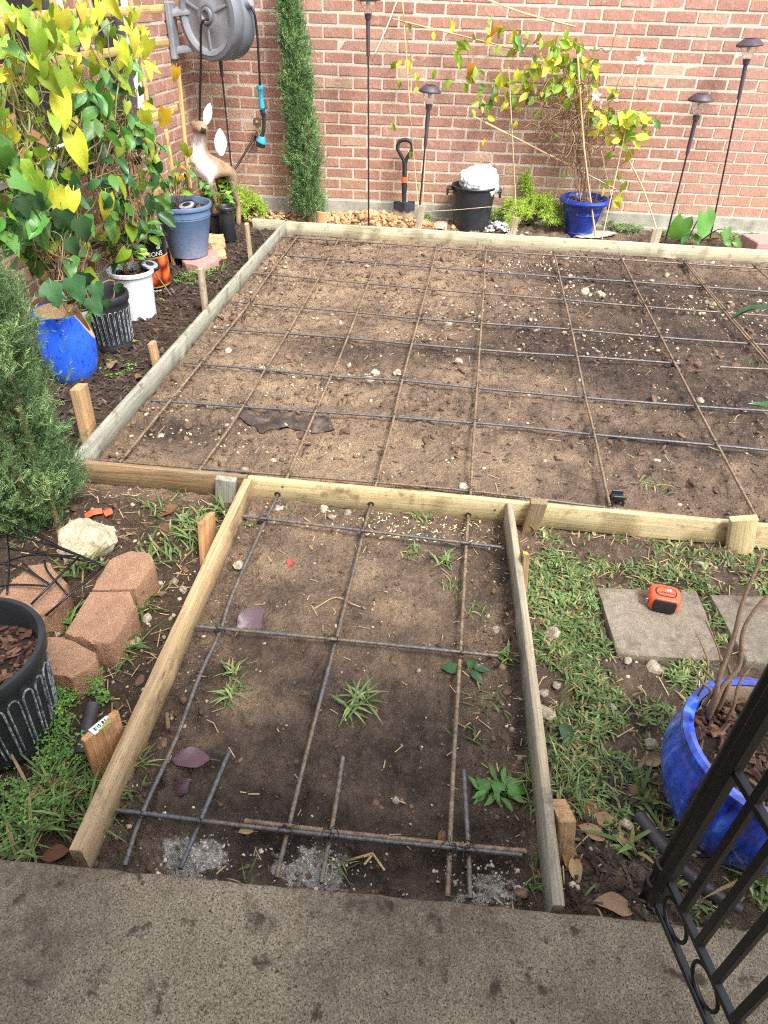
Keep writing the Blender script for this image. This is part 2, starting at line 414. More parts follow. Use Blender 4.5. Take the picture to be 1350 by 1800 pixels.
for j, (d, z) in enumerate(prof):
    for i, x in enumerate(ux):
        e = (vn(x*22, j*.2, 5)-.5)*.004+(vn(x*90, j*.3, 6)-.5)*.003 if j in (1, 2, 3, 4) else 0
        vs.append((x, walk_y(x)-d+float(e), z+(float(vn(x*50, 1.3, 8)-.5)*.002 if j in (2, 3) else 0)))
k = len(ux)
for j in range(len(prof)-1):
    for i in range(k-1): fs.append((j*k+i, j*k+i+1, (j+1)*k+i+1, (j+1)*k+i))
mb.add(vs, fs); o = mb.build('walkway', WALKM, smooth=45); o['kind'] = 'structure'

# ---- house walls ---------------------------------------------------
m = NT('brick_face'); r = m.rnd()
c = m.ramp(r, [(0, srgb(153, 112, 95)), (.25, srgb(172, 128, 108)), (.5, srgb(163, 120, 102)), (.72, srgb(179, 135, 115)), (.86, srgb(156, 116, 100)), (.95, srgb(184, 150, 126)), (1, srgb(188, 158, 132))])
mp = m.n('ShaderNodeMapping'); m.l(m.c.outputs['Object'], mp.inputs[0])
cm = m.n('ShaderNodeCombineXYZ'); m.l(m.math('MULTIPLY', r, 37.), cm.inputs[0]); m.l(cm.outputs[0], mp.inputs['Location'])
n1 = m.noise(26, 5, .65, vec=mp.outputs[0], dist=.8); n2 = m.noise(120, 4, .7, vec=mp.outputs[0], stretch=(1, 1, .25))
c = m.mix(m.ramp(n1, [(.35, (.55, .55, .55, 1)), (.7, (0, 0, 0, 1))]), c, m.mix(1., c, (.72, .68, .68, 1), 'MULTIPLY'))
c = m.mix(m.ramp(n1, [(.58, (0, 0, 0, 1)), (.75, (.55, .55, .55, 1))]), c, srgb(205, 172, 150))
c = m.mix(m.ramp(n2, [(.3, (.5, .5, .5, 1)), (.42, (0, 0, 0, 1))]), c, srgb(96, 62, 54))
gp_ = m.n('ShaderNodeNewGeometry').outputs['Position']; sz_ = m.n('ShaderNodeSeparateXYZ'); m.l(gp_, sz_.inputs[0])
c = m.hsv(c, sat=m.remap(m.noise(1.3, 4, .6, vec=gp_), .75, 1.15), val=m.remap(m.noise(2.1, 5, .7, vec=gp_), .84, 1.16))
splash = m.math('MULTIPLY', m.ramp(sz_.outputs[2], [(.17, (1, 1, 1, 1)), (.5, (0, 0, 0, 1))]), m.ramp(m.noise(9, 5, .7, vec=gp_), [(.35, (.1, .1, .1, 1)), (.65, (.75, .75, .75, 1))]))
c = m.mix(splash, c, srgb(176, 146, 118))
BRICK = m.out(c, .9, m.math('ADD', n2, n1), .7, .006, spec=.2)
m = NT('mortar')
nz = m.noise(3, 4); c = m.ramp(m.noise(55, 5, .7), [(.25, srgb(168, 156, 142)), (.6, srgb(198, 186, 170)), (.85, srgb(216, 205, 190))])
MORTAR = m.out(c, .95, m.noise(160, 4, .7), .6, .004, spec=.2)
m = NT('foundation_concrete')
c = m.ramp(m.noise(9, 6, .65), [(.3, srgb(132, 128, 116)), (.7, srgb(178, 174, 160))])
c = m.mix(m.ramp(m.noise(50, 4, .7), [(.6, (0, 0, 0, 1)), (.7, (.6, .6, .6, 1))]), c, srgb(110, 104, 92))
FOUND = m.out(c, .9, m.noise(70, 5, .7), .4, .006, spec=.2)
BPX, BPZ, BZ0 = .1985, .0705, .147
def brickmesh(L, seed, hh=BPZ-.0125):
    q = random.Random(seed); mb = MB(); box(mb, (0, 0, 0), (L, .06, hh), ch=.0035)
    mb.v = [(a+q.uniform(-.0012, .0012), b+q.uniform(-.0016, .0016)*(b < 0), c_+q.uniform(-.0012, .0012)) for a, b, c_ in mb.v]
    return mb.mesh('brick', BRICK)
BR = [brickmesh(BPX-.0115, s) for s in range(8)]
def wall(name, label, org, ax, nrm, length, ztop, phase, visible, clip=lambda a, b, z: [(a, b)]):
    """courses of brick; org = start of the face at z 0, ax = direction along, nrm = outward"""
    t = thing(name, label, 'wall', org)
    rz = math.atan2(ax.y, ax.x); W = Matrix.Translation(org) @ Matrix.Rotation(rz, 4, 'Z'); inv = -1   # local -Y looks outward
    lst = []
    nz = int((ztop-BZ0)/BPZ)
    for k in range(nz):
        z = BZ0+BPZ*(k+.5); s = (phase+(.5*BPX if k % 2 else 0)) % BPX-BPX
        while s < length:
            a, b = max(s, 0), min(s+BPX, length)
            for a, b in clip(a, b, z):
                if b-a > .03: lst.append(((a+b)/2, z, b-a))
            s += BPX
    lst.sort(key=lambda e: visible(W @ Vector((e[0], 0, e[1]))))
    rest = MB()
    for i, (s, z, L) in enumerate(lst):
        c = Vector((s, .03+R.uniform(-.0012, .0022), z+R.uniform(-.0016, .0016)))
        if i < 300 and visible(W @ Vector((s, 0, z))) < 1e5:
            sc = (L-.0115)/(BPX-.0115)
            put('brick', R.choice(BR), t, M=W @ TRS(c, (R.uniform(-.012, .012), R.uniform(-.008, .008), R.uniform(-.01, .01)), (sc, 1, 1)))
        else: box(rest, c, (L-.0115, .06, BPZ-.012), W, 0)
    if rest.v: rest.build('brick', BRICK, t)['kind'] = 'stuff'
    return t, W
axb = Vector((1, WT, 0)).normalized()
bo = Vector((-1.95, WY0+WT*-1.95, 0))
def vis(p):
    x, y = pix(p)
    if (p-CAM).dot(_f) < .2 or x < -40 or x > 1390 or y < -25 or y > 900: return 1e6
    return (p-CAM).length+(3 if (490 < x < 560 and y < 380) else 0)+(2 if 320 < x < 430 and y < 95 else 0)
joint = (Vector((-.851, WY0-.0425, 0))-bo).dot(axb)
bt, BW = wall('brick_house_wall', 'long pinkish red brick wall across the back above a low concrete footing', bo, axb, None, 5.6, 2.45, joint % BPX, vis)
mb = MB(); box(mb, (2.8, .0962, 1.2), (5.6, .185, 2.5), BW); mb.build('mortar', MORTAR, bt)
mb = MB(); box(mb, (2.8, .1, -.027), (5.59, .24, .346), BW, .006); box(mb, (2.8, -.012, -.06), (5.58, .04, .23), BW, .004); mb.build('footing', FOUND, bt)
SX = -1.95
sorg = Vector((SX, 2.2, 0)); slen = WY0+WT*SX-2.2
win = [(4.02, 4.50, .73, 1.75), (2.55, 3.74, .73, 1.75)]
def wclip(a, b, z):
    o = [(a, b)]
    for y0, y1, z0, z1 in win:
        if not (z0-.02 < z < z1): continue
        y0, y1 = y0-2.2-.012, y1-2.2+.012; r_ = []
        for p, q in o:
            if q <= y0 or p >= y1: r_.append((p, q)); continue
            if p < y0: r_.append((p, y0))
            if q > y1: r_.append((y1, q))
        o = r_
    return o
st, SW = wall('brick_house_side_wall', 'brick side wall with dark windows behind the climbing vines at left', sorg, Vector((0, 1, 0)), None, slen, 2.45, .07, vis, wclip)
# its outward side is +X: mirror by turning the backing boxes to x < SX
mb = MB(); 
def sbox(y0, y1, z0, z1, x0=-.2, x1=-.0045): box(mb, (SX+(x0+x1)/2, (y0+y1)/2, (z0+z1)/2), (x1-x0, y1-y0, z1-z0))
sbox(2.2, 5.45, .1, .70); sbox(4.52, 5.45, .7, 2.4); sbox(3.76, 4.0, .7, 2.4); sbox(4.0, 4.52, 1.76, 2.4); sbox(2.2, 2.53, .7, 2.4); sbox(2.53, 3.76, 1.76, 2.4)
mb.build('mortar', MORTAR, st)
mb = MB(); box(mb, (SX-.09, 3.8, -.03), (.22, 3.2, .35), None, .006); mb.build('footing', FOUND, st)
GLASS = simple('dark_window_screen', [(.012, .013, .017, 1), (.022, .023, .028, 1)], 8, .35, 0)
WHITE = simple('white_painted_trim', [srgb(214, 212, 206), srgb(232, 230, 226)], 14, .5, .15)
for a, b, c_, d in win:
    mb = MB(); box(mb, (SX-.06, (a+b)/2, (c_+d)/2), (.02, b-a+.04, d-c_+.03)); wi = mb.build('window', GLASS, st)
    mb = MB()
    for y in (a+.0, b-.0): box(mb, (SX-.035, y, (c_+d)/2), (.06, .032, d-c_), None, .003)
    for z in (c_+.012, d-.012): box(mb, (SX-.036, (a+b)/2, z), (.052, b-a, .03), None, .003)
    mb.build('frame', WHITE, wi)
    mb = MB(); box(mb, (SX-.02, (a+b)/2, c_-.022), (.10, b-a+.1, .034), None, .004); mb.build('sill', FOUND, wi)

# ---- unseen roof and wall, added above and behind the camera to shade the walkway
PAINT = simple('shade_roof_paint', [srgb(196, 190, 180), srgb(212, 206, 196)], 6, .6, .1)
shade_roof = thing('added_shade_roof', 'unseen painted roof added over the concrete walkway to shade it', 'roof', (0, -1.2, 2.5))
mb = MB(); box(mb, (0, -1.85, 2.56), (7.6, 2.9, .12), None, .01); mb.build('shade_slab', PAINT, shade_roof)
mb = MB(); box(mb, (0, -.375, 2.52), (7.6, .045, .24), None, .006); mb.build('shade_edge', PAINT, shade_roof)
hw = thing('added_shade_wall', 'unseen painted wall added behind the camera to block sky light', 'wall', (0, -2.9, 0)); mb = MB(); box(mb, (0, -2.95, 1.2), (7.6, .15, 2.56), None, .005); mb.build('shade_wall_panel', PAINT, hw)  # unseen wall, added with the roof to keep sky light off the near ground
# ================================================================== FORM BOARDS, STAKES, REBAR
def wood(name, light, dark, grey, gamt=.5, scale=1., face_dark=None, stain=None, rough=.75):
    m = NT(name); r = m.rnd()
    mp = m.n('ShaderNodeMapping'); m.l(m.c.outputs['Object'], mp.inputs[0])
    cm = m.n('ShaderNodeCombineXYZ'); m.l(m.math('MULTIPLY', r, 53.), cm.inputs[0]); m.l(m.math('MULTIPLY', r, 11.), cm.inputs[1]); m.l(cm.outputs[0], mp.inputs['Location'])
    v = mp.outputs[0]
    g1 = m.noise(9*scale, 6, .6, vec=v, stretch=(.35, 9, 9), dist=.6); g2 = m.noise(42*scale, 4, .65, vec=v, stretch=(.12, 6, 6))
    c = m.ramp(g1, [(.3, dark), (.52, light), (.75, tuple(min(1, x*1.12) for x in light[:3])+(1,))])
    c = m.mix(m.ramp(g2, [(.35, (.55, .55, .55, 1)), (.55, (0, 0, 0, 1))]), c, dark)
    gm = m.ramp(m.noise(3.2, 5, .7, vec=v, stretch=(.6, 3, 3)), [(.5-gamt*.28, (0, 0, 0, 1)), (.62, (1, 1, 1, 1))]) if gamt > 0 else None
    if gm is not None: c = m.mix(m.math('MULTIPLY', gm, min(1., .35+gamt*.6)), c, m.mix(m.ramp(g2, [(.35, (1, 1, 1, 1)), (.6, (0, 0, 0, 1))]), grey, tuple(x*.62 for x in grey[:3])+(1,)))
    if stain:
        c = m.mix(m.ramp(m.noise(5.5, 3, .6, vec=v), [(.64, (0, 0, 0, 1)), (.70, (.55, .55, .55, 1))]), c, stain)
    kn = m.n('ShaderNodeTexVoronoi', feature='F1'); kn.inputs['Scale'].default_value = 5.5
    km = m.n('ShaderNodeMapping'); km.inputs['Scale'].default_value = (1, 2.2, 2.2); m.l(v, km.inputs[0]); m.l(km.outputs[0], kn.inputs['Vector'])
    c = m.mix(m.ramp(kn.outputs['Distance'], [(.05, (.75, .75, .75, 1)), (.11, (0, 0, 0, 1))]), c, m.mix(.6, dark, srgb(70, 48, 30)))
    c = m.mix(m.ramp(m.noise(11, 7, .8, vec=v), [(.54, (0, 0, 0, 1)), (.68, (.8, .8, .8, 1))]), c, srgb(104, 86, 66))
    c = m.mix(m.ramp(m.noise(70, 4, .8, vec=v), [(.62, (0, 0, 0, 1)), (.7, (.8, .8, .8, 1))]), c, srgb(72, 56, 42))
    c = m.mix(m.ramp(m.noise(46, 3, .6, vec=v, stretch=(.06, 5, 5)), [(.7, (0, 0, 0, 1)), (.74, (.8, .8, .8, 1))]), c, srgb(60, 46, 34))
    return m.out(c, rough, m.math('ADD', g1, g2), .35, .003, spec=.25)
W_GREY = wood('weathered_grey_board', srgb(170, 166, 146), srgb(116, 112, 98), srgb(152, 153, 142), .8)
W_BROWN = wood('weathered_brown_board', srgb(152, 126, 92), srgb(98, 78, 54), srgb(138, 130, 112), .45)
W_YEL = wood('yellow_pine_board', srgb(196, 178, 132), srgb(166, 144, 100), srgb(172, 162, 134), .4, stain=srgb(110, 84, 56))
W_BACK = wood('pale_pine_board', srgb(200, 188, 152), srgb(164, 146, 106), srgb(176, 174, 154), .7, stain=srgb(92, 130, 148))
W_TAN = wood('tan_pine_board', srgb(192, 164, 124), srgb(150, 120, 84), srgb(164, 146, 120), .45)
W_PATHR = wood('slate_grey_board', srgb(196, 172, 124), srgb(140, 124, 98), srgb(140, 140, 136), .95)
W_STAKE = wood('stake_wood', srgb(196, 158, 112), srgb(150, 108, 68), srgb(160, 142, 118), .3)
W_STAKEG = wood('grey_stake_wood', srgb(184, 164, 134), srgb(128, 106, 82), srgb(166, 156, 140), .6)
W_CEDAR = wood('cedar_stake_wood', srgb(198, 152, 108), srgb(150, 104, 66), srgb(186, 140, 98), .2)

def beam(name, a, b, w, h, mat, label=None, cat=None, group=None, seed=0, top=True, up=Vector((0, 0, 1)), off=0., parent=None, bow=.0, cut=(0, 0)):
    """plank from a to b (centre of its top edge); own frame: x along, y across, z up, so the grain follows it"""
    a, b = Vector(a), Vector(b); L = (b-a).length; x = (b-a).normalized(); y = up.cross(x).normalized(); z = x.cross(y)
    M = Matrix(((x.x, y.x, z.x, a.x), (x.y, y.y, z.y, a.y), (x.z, y.z, z.z, a.z), (0, 0, 0, 1)))
    c = min(.003, w*.12); n = max(2, int(L/.05)); mb = MB(); vs = []; fs = []
    sec = [(-w/2+c, 0), (w/2-c, 0), (w/2, -c), (w/2, -h+c), (w/2-c, -h), (-w/2+c, -h), (-w/2, -h+c), (-w/2, -c)]
    q = random.Random(seed+int(L*1000))
    for i in range(n+1):
        t = i/n; by = math.sin(t*PI)*bow+(float(vn(t*L*3, seed, 3))-.5)*.0035; bz = (float(vn(t*L*4, seed+.5, 4))-.5)*.003
        for (yy, zz) in sec:
            vs.append((t*L+(cut[0]*yy if i == 0 else cut[1]*yy if i == n else 0), yy+by+q.uniform(-.0005, .0005), zz+bz+q.uniform(-.0006, .0006)))
    for i in range(n):
        for k in range(8): fs.append((i*8+k, (i+1)*8+k, (i+1)*8+(k+1) % 8, i*8+(k+1) % 8))
    fs.append(tuple(range(8))); fs.append(tuple(range(n*8+7, n*8-1, -1)))
    mb.add(vs, fs); me = mb.mesh(name, mat, 50)
    o = put(name, me, parent, M=M)
    if parent is None: o.matrix_world = M; ORG[o.name] = a.copy()
    return tag(o, label, cat, group)
BG = 'boards of the concrete form'
T = .021; HB = .0895; ZT = .09
v3 = lambda x, y, z=ZT: Vector((x, y, z))
# the near edge line of the front boards: y = YF ; boards lie behind it
beam('form_board', v3(XL-.003, YF+T/2), v3(-.648, YF+T/2+.002), T, HB, W_BROWN, 'weathered brown front form board at left, running from the corner to the path', 'board', BG, 1)
fb = beam('form_board', v3(-.643, YF+T/2-.001), v3(XR, YF+T/2-.006), T, HB, W_YEL, 'long yellow front form board with drilled rebar holes and brown stain', 'board', BG, 2)
beam('form_board', v3(XL+T/2, YF+T+.004), v3(XL+T/2+.002, YB-.004), T, HB, W_GREY, 'weathered grey green left form board beside the row of pots', 'board', BG, 3)
beam('form_board', v3(XL+T+.002, YB+T/2), v3(XR, YB+T/2+.004), T, HB, W_BACK, 'pale back form board nearest the brick wall with faint blue marks', 'board', BG, 4)
beam('form_board', v3(-1.5, YB+T+.014), v3(XL+T-.012, YB+T+.004), .03, HB, W_BACK, 'short pale board end sticking out past the back left corner', 'board', BG, 5)
a0, a1 = P(428, 841, ZT), P(117, 1498, ZT)
beam('form_board', (a0.x+.013, YF-.004, ZT), (a1.x+.013, a1.y+.006, ZT), .026, HB, W_TAN, 'tan path form board on the left, between the paver blocks and rebar', 'board', BG, 6, bow=-.002)
a0, a1 = P(891, 881, ZT), P(974, 1594, ZT)
beam('form_board', (a0.x+T/2, YF-.004, ZT), (a1.x+T/2, a1.y+.004, ZT), T, HB, W_PATHR, 'grey weathered path form board on the right, beside the lawn', 'board', BG, 7, bow=.003)
# drilled holes in the front board, with splinters round them
HOLE = simple('hole_dark', [srgb(52, 38, 26)], 40, .9, 0)
holes = [P(488, 869, .052), P(652, 886, .052), P(823, 905, .052)]
holes = [Vector((PYY(px, py, YF-.0015).x, YF-.0028, PYY(px, py, YF-.0015).z)) for px, py in ((488, 869), (652, 886), (823, 905))]
ORG[fb.name] = Vector()
for h in holes:
    mb = MB(); pts = []
    n = 12; vs = [(0, 0, 0)]+[((.010+.003*R.random())*math.cos(2*PI*k/n), 0, (.009+.003*R.random())*math.sin(2*PI*k/n)) for k in range(n)]
    mb.add(vs, [(0, 1+k, 1+(k+1) % n) for k in range(n)])
    o = put('drilled_hole', mb.mesh('drilled_hole', HOLE), None, h); o.parent = fb; o.matrix_parent_inverse = fb.matrix_world.inverted()
# screw heads on the yellow board
STEEL = simple('galvanised_steel', [srgb(120, 122, 124), srgb(160, 162, 165)], 60, .4, .1, metal=.8)
ms = MB(); lathe(ms, [(.0045, 0), (.0045, .0012), (.003, .0022), (.0, .0024)], 10, rotm(PI/2)); ms = ms.mesh('screw', STEEL, 40)
for px, py in ((526, 884), (774, 910), (497, 855), (870, 896)):
    q = PYY(px, py, YF-.001); o = put('screw', ms, None, (q.x, YF-.0015, q.z)); o.parent = fb; o.matrix_parent_inverse = fb.matrix_world.inverted()

SG = 'wooden stakes holding the form boards'
def stake(base, top, w, d, mat, label, rz=0., seed=0, point=0.):
    """upright piece of lumber; w across, d deep; rz turns it"""
    base, top = Vector(base), Vector(top)
    x = (base-top).normalized(); side = Vector((math.cos(rz), math.sin(rz), 0))
    up = x.cross(side).normalized()
    return beam('stake', top+up*d/2, base+up*d/2, w, d, mat, label, 'stake', SG, seed, up=up, cut=(R.uniform(-.12, .12)+point, 0))
X0 = XL-.022
for i, (px, py, w, d, mt, lb) in enumerate([(433, 393, .04, .022, W_STAKEG, 'slim grey stake outside the left form board, nearest the back corner'),
        (353, 472, .045, .024, W_STAKEG, 'grey stake outside the left form board below the pinkish paver'),
        (267, 602, .044, .024, W_STAKE, 'short stake outside the left form board beside the fluted black pot'),
        (138, 680, .062, .04, W_STAKE, 'stout tan stake outside the left form board below the chipped blue pot')]):
    t = PX(px, py, X0-.01*(i == 3)); stake((t.x+R.uniform(-.01, .01), t.y+R.uniform(-.01, .02), -.06), t, d, w, mt, lb, rz=R.uniform(-.1, .1), seed=20+i)
Y0 = YB+T+.016
for i, (px, py, w, d, mt, lean, lb) in enumerate([(487, 379, .032, .02, W_YEL, 0, 'small yellow stake at the back left corner of the form'),
        (565, 373, .066, .026, W_STAKE, .01, 'tan stake behind the back board at the foot of the tall juniper'),
        (743, 362, .05, .026, W_STAKEG, -.05, 'leaning grey stake behind the back board beside the shovel'),
        (907, 382, .044, .022, W_STAKEG, -.015, 'grey brown stake behind the back board beside the pale asparagus fern'),
        (1156, 402, .062, .03, W_STAKEG, 0, 'grey stake behind the back board between canes and elephant ears')]):
    t = PYY(px, py, Y0); stake((t.x+lean, t.y, -.06), t, w, d, mt, lb, rz=R.uniform(-.06, .06), seed=30+i)
Y1 = YF-.024
for i, (px, py, bx, by, w, mt, lb) in enumerate([(397, 841, 397, 890, .068, W_GREY, 'grey green block screwed to the brown front board beside the path'),
        (948, 882, 930, 936, .052, W_BROWN, 'brown tilted stake on the front board just right of the path'),
        (1307, 911, 1297, 974, .078, W_YEL, 'wide yellow stake on the front board at the right edge')]):
    t = PYY(px, py, Y1); b = PYY(bx, by, Y1); e = b+(b-t)*.4
    stake((e.x, e.y, e.z), t, w, .028, mt, lb, seed=40+i)
k = stake(Vector(P(365, 982, .0))+Vector((-.0, 0, -.05)), P(363, 910, .125), .092, .016, W_CEDAR, 'thin orange cedar stake left of the path, near the front board', rz=PI/2-.1, seed=50)
k = stake(Vector(P(196, 1345, -.0))+Vector((0, 0, -.04)), P(177, 1275, .13), .09, .016, W_CEDAR, 'leaning orange cedar stake with a barcode sticker left of the path', rz=PI/2-.45, seed=51)
ctag = k
k = stake(Vector(P(918, 1050, 0))+Vector((.005, 0, -.05)), P(924, 975, .105), .05, .02, W_BROWN, 'small brown stake with yellow tip right of the path', rz=PI/2, seed=52)
ytag = k
k = stake(Vector(P(986, 1505, 0))+Vector((.003, 0, -.05)), P(990, 1425, .085), .075, .034, W_STAKE, 'pale block stake with dark stained end right of the path bottom', rz=PI/2+.15, seed=53)
# barcode sticker and yellow paint on two stakes
STK = NT('barcode_sticker'); xx = STK.n('ShaderNodeSeparateXYZ'); STK.l(STK.c.outputs['Object'], xx.inputs[0])
bars = STK.n('ShaderNodeTexNoise', noise_dimensions='1D'); bars.inputs['Scale'].default_value = 420; bars.inputs['Detail'].default_value = 1; STK.l(xx.outputs[1], bars.inputs['W'])
bk = STK.ramp(bars.outputs['Fac'], [(.49, (.02, .02, .02, 1)), (.51, (.85, .85, .85, 1))], 'CONSTANT')
up_ = STK.math('MULTIPLY', STK.math('GREATER_THAN', xx.outputs[0], -.004), STK.math('LESS_THAN', xx.outputs[0], .006))
cen = STK.math('LESS_THAN', STK.math('ABSOLUTE', xx.outputs[1]), .017)
cc = STK.mix(STK.math('MULTIPLY', up_, cen), (.85, .85, .83, 1), bk)
cc = STK.mix(STK.math('MULTIPLY', STK.math('LESS_THAN', xx.outputs[0], -.006), STK.math('GREATER_THAN', xx.outputs[1], -.012)), cc, srgb(110, 190, 70))
STKM = STK.out(cc, .4)
mb = MB(); n = 6; vs = []; fs = []
for i in range(n+1):
    for j in (-1, 1): vs.append((-.011+.022*i/n, j*.023, .0007+.0009*math.sin(i)))
for i in range(n): fs.append((2*i, 2*i+1, 2*i+3, 2*i+2))
mb.add(vs, fs); me = mb.mesh('barcode_sticker', STKM)
Mk = ctag.matrix_world
o = bpy.data.objects.new('barcode_sticker', me); COL.objects.link(o); o.parent = ctag; o.matrix_basis = Matrix.Translation((-.0015, 0, -.008)) @ Matrix.Rotation(PI/2, 4, 'Y') 
YELP = simple('yellow_paint', [srgb(226, 206, 60), srgb(240, 222, 96)], 60, .5, .1)
mb = MB(); box(mb, (.0, 0, 0), (.003, .02, .014), None, .0008)
o = bpy.data.objects.new('paint_mark', mb.mesh('paint_mark', YELP)); COL.objects.link(o); o.parent = ytag; o.matrix_basis = Matrix.Translation((-.0035, .004, -.010))

# ---- rebar ---------------------------------------------------------
m = NT('rebar_steel'); r = m.rnd()
mp = m.n('ShaderNodeMapping'); m.l(m.c.outputs['Object'], mp.inputs[0]); cm = m.n('ShaderNodeCombineXYZ'); m.l(m.math('MULTIPLY', r, 31.), cm.inputs[0]); m.l(cm.outputs[0], mp.inputs['Location'])
rn = m.math('ADD', m.noise(3.5, 5, .7, vec=mp.outputs[0]), m.math('MULTIPLY', m.math('SUBTRACT', r, .5), .2))
c = m.ramp(rn, [(.42, srgb(104, 106, 112)), (.54, srgb(126, 116, 104)), (.66, srgb(146, 118, 86))])
c = m.mix(m.ramp(m.noise(90, 4, .7), [(.4, (.7, .7, .7, 1)), (.6, (0, 0, 0, 1))]), c, srgb(72, 64, 58))
REBAR_X = m.out(c, .5, None, metal=.35)
m = NT('rusty_rebar'); r = m.rnd()
c = m.ramp(m.noise(4, 6, .7), [(.34, srgb(112, 108, 104)), (.5, srgb(144, 126, 104)), (.66, srgb(166, 140, 106))])
c = m.mix(m.ramp(m.noise(80, 4, .7), [(.4, (.7, .7, .7, 1)), (.6, (0, 0, 0, 1))]), c, srgb(84, 60, 42))
REBAR_Y = m.out(c, .7, None, metal=.25)
TIE = simple('tie_wire', [srgb(40, 38, 38), srgb(70, 64, 60)], 60, .5, 0, metal=.6)
def ribbed(mb, pts, r=.0052, rib=.0010, sp=.008, n=7):
    pts = [Vector(p) for p in pts]; d = [0]
    for a, b in zip(pts, pts[1:]): d.append(d[-1]+(b-a).length)
    k = int(d[-1]/(sp/2)); out = []; rr = []
    j = 0
    for i in range(k+1):
        s = d[-1]*i/k
        while j < len(d)-2 and d[j+1] < s: j += 1
        t = (s-d[j])/max(1e-9, d[j+1]-d[j]); out.append(pts[j].lerp(pts[j+1], t)); rr.append(r+(rib if i % 2 else -.0002))
    P_, F = frames(out); vs = []; fs = []
    for i, (p, (t, a, b)) in enumerate(zip(P_, F)):
        for q in range(n):
            an = 2*PI*q/n; vs.append(p+a*math.cos(an)*rr[i]+b*math.sin(an)*rr[i]+t*(.0032*math.sin(an+.7) if 0 < i < k else 0))
    for i in range(k):
        for q in range(n): fs.append((i*n+q, i*n+(q+1) % n, (i+1)*n+(q+1) % n, (i+1)*n+q))
    fs.append(tuple(range(n-1, -1, -1))); fs.append(tuple(range(k*n, k*n+n)))
    mb.add(vs, fs)
BARS = []
def rebar(pts, z, mat, label, group, kind, k=6, zs=None, r=.0047):
    w = [P(px, py, (zs[i] if zs else z)) for i, (px, py) in enumerate(pts)] if not isinstance(pts[0], Vector) else pts
    line = spline(w, k) if len(w) > 2 else [w[0].lerp(w[1], t/20) for t in range(21)]
    mb = MB(); ribbed(mb, line, r); o = mb.build('rebar', mat, None, 60); tag(o, label, 'rebar', group)
    BARS.append((kind, o, line)); return o
ZY, ZX = .040, .030
yb = [[(528, 409), (476, 478), (439, 531), (404, 576), (210, 813)], [(597, 416), (559, 491), (505, 585), (467, 648), (407, 746), (348, 829)],
      [(675, 424), (611, 593), (581, 663), (543, 750), (503, 842)], [(769, 428), (750, 507), (707, 668), (689, 748), (659, 858)],
      [(855, 432), (846, 568), (834, 746), (827, 872)], [(973, 440), (1004, 576), (1028, 694), (1041, 748), (1072, 890)],
      [(1088, 445), (1135, 539), (1185, 637), (1243, 748), (1332, 914)], [(1199, 455), (1268, 542), (1350, 639), (1480, 800)], [(1204, 457), (1275, 545), (1357, 640), (1490, 805)], [(1322, 463), (1350, 489), (1480, 612)]]
yl = ['first from the left, beside the grey board', 'second from the left', 'third from the left', 'fourth from the left', 'fifth from the left, nearly upright in view', 'sixth from the left, ending at the black chair',
      'seventh from the left, ending at the wide yellow stake', 'eighth from the left', 'ninth from the left, doubled against its neighbour', 'last at the right edge']
for p, l in zip(yb, yl): rebar(p, ZY, REBAR_Y, 'rusty rebar running towards the wall, '+l, 'rebars running towards the wall', 'y')
xb = [([(163, 808), (350, 823), (600, 843), (827, 863), (1072, 893), (1188, 906)], 'nearest the front board'),
      ([(267, 704), (400, 713), (559, 724), (692, 733), (900, 749), (1045, 764), (1261, 783), (1420, 799)], 'second from the front board'),
      ([(322, 637), (400, 644), (585, 661), (707, 669), (900, 688), (1028, 699), (1222, 714), (1420, 727)], 'third from the front board'),
      ([(370, 577), (611, 594), (726, 605), (900, 619), (1013, 626), (1196, 639)], 'fourth from the front, stopping short at right'),
      ([(413, 531), (626, 549), (737, 560), (900, 572), (1004, 579), (1161, 593), (1420, 611)], 'fifth from the front board'),
      ([(446, 480), (644, 498), (752, 508), (900, 520), (991, 527), (1131, 539), (1420, 560)], 'sixth from the front board'),
      ([(474, 447), (659, 462), (763, 470), (900, 481), (1105, 495), (1420, 518)], 'second from the back board'),
      ([(495, 416), (674, 428), (900, 444), (1087, 456), (1420, 477)], 'nearest the back board')]
for p, l in xb: rebar(p, ZX, REBAR_X, 'steel rebar laid crosswise in the large bed, '+l, 'crosswise rebars in the large bed', 'x')
rebar([(1265, 645), (1345, 649), (1430, 655)], ZX, REBAR_X, 'short crosswise rebar piece at the right edge of the large bed', 'crosswise rebars in the large bed', 'x')
def through(h, pts, z):
    a = Vector((h.x, h.y+.12, h.z-.006)); b = Vector((h.x, h.y-.012, h.z-.002)); w = [P(px, py, zz) for (px, py), zz in zip(pts, z)]
    return [a, b]+w
rebar(through(holes[0], [(480, 887), (468, 912), (410, 1041), (386, 1112), (350, 1190), (310, 1297), (250, 1430), (219, 1522)], [.036, .028, .024, .024, .024, .024, .024, .026]), 0, REBAR_X, 'long rebar down the left side of the path, through the yellow board', 'lengthwise rebars in the path', 'y')
rebar(through(holes[1], [(646, 905), (639, 935), (597, 1100), (545, 1300), (486, 1543)], [.036, .03, .024, .024, .03]), 0, REBAR_X, 'long rebar down the middle of the path, beside its own groove', 'lengthwise rebars in the path', 'y')
rebar(through(holes[2], [(822, 925), (820, 950), (810, 1130), (797, 1350), (787, 1577)], [.036, .03, .024, .024, .03]), 0, REBAR_Y, 'long rebar down the right side of the path, through the yellow board', 'lengthwise rebars in the path', 'y')
rebar([(403, 1321), (360, 1424), (317, 1527)], .028, REBAR_X, 'short dowel rebar drilled into the walkway, left of the three', 'short dowels in the walkway edge', 'y')
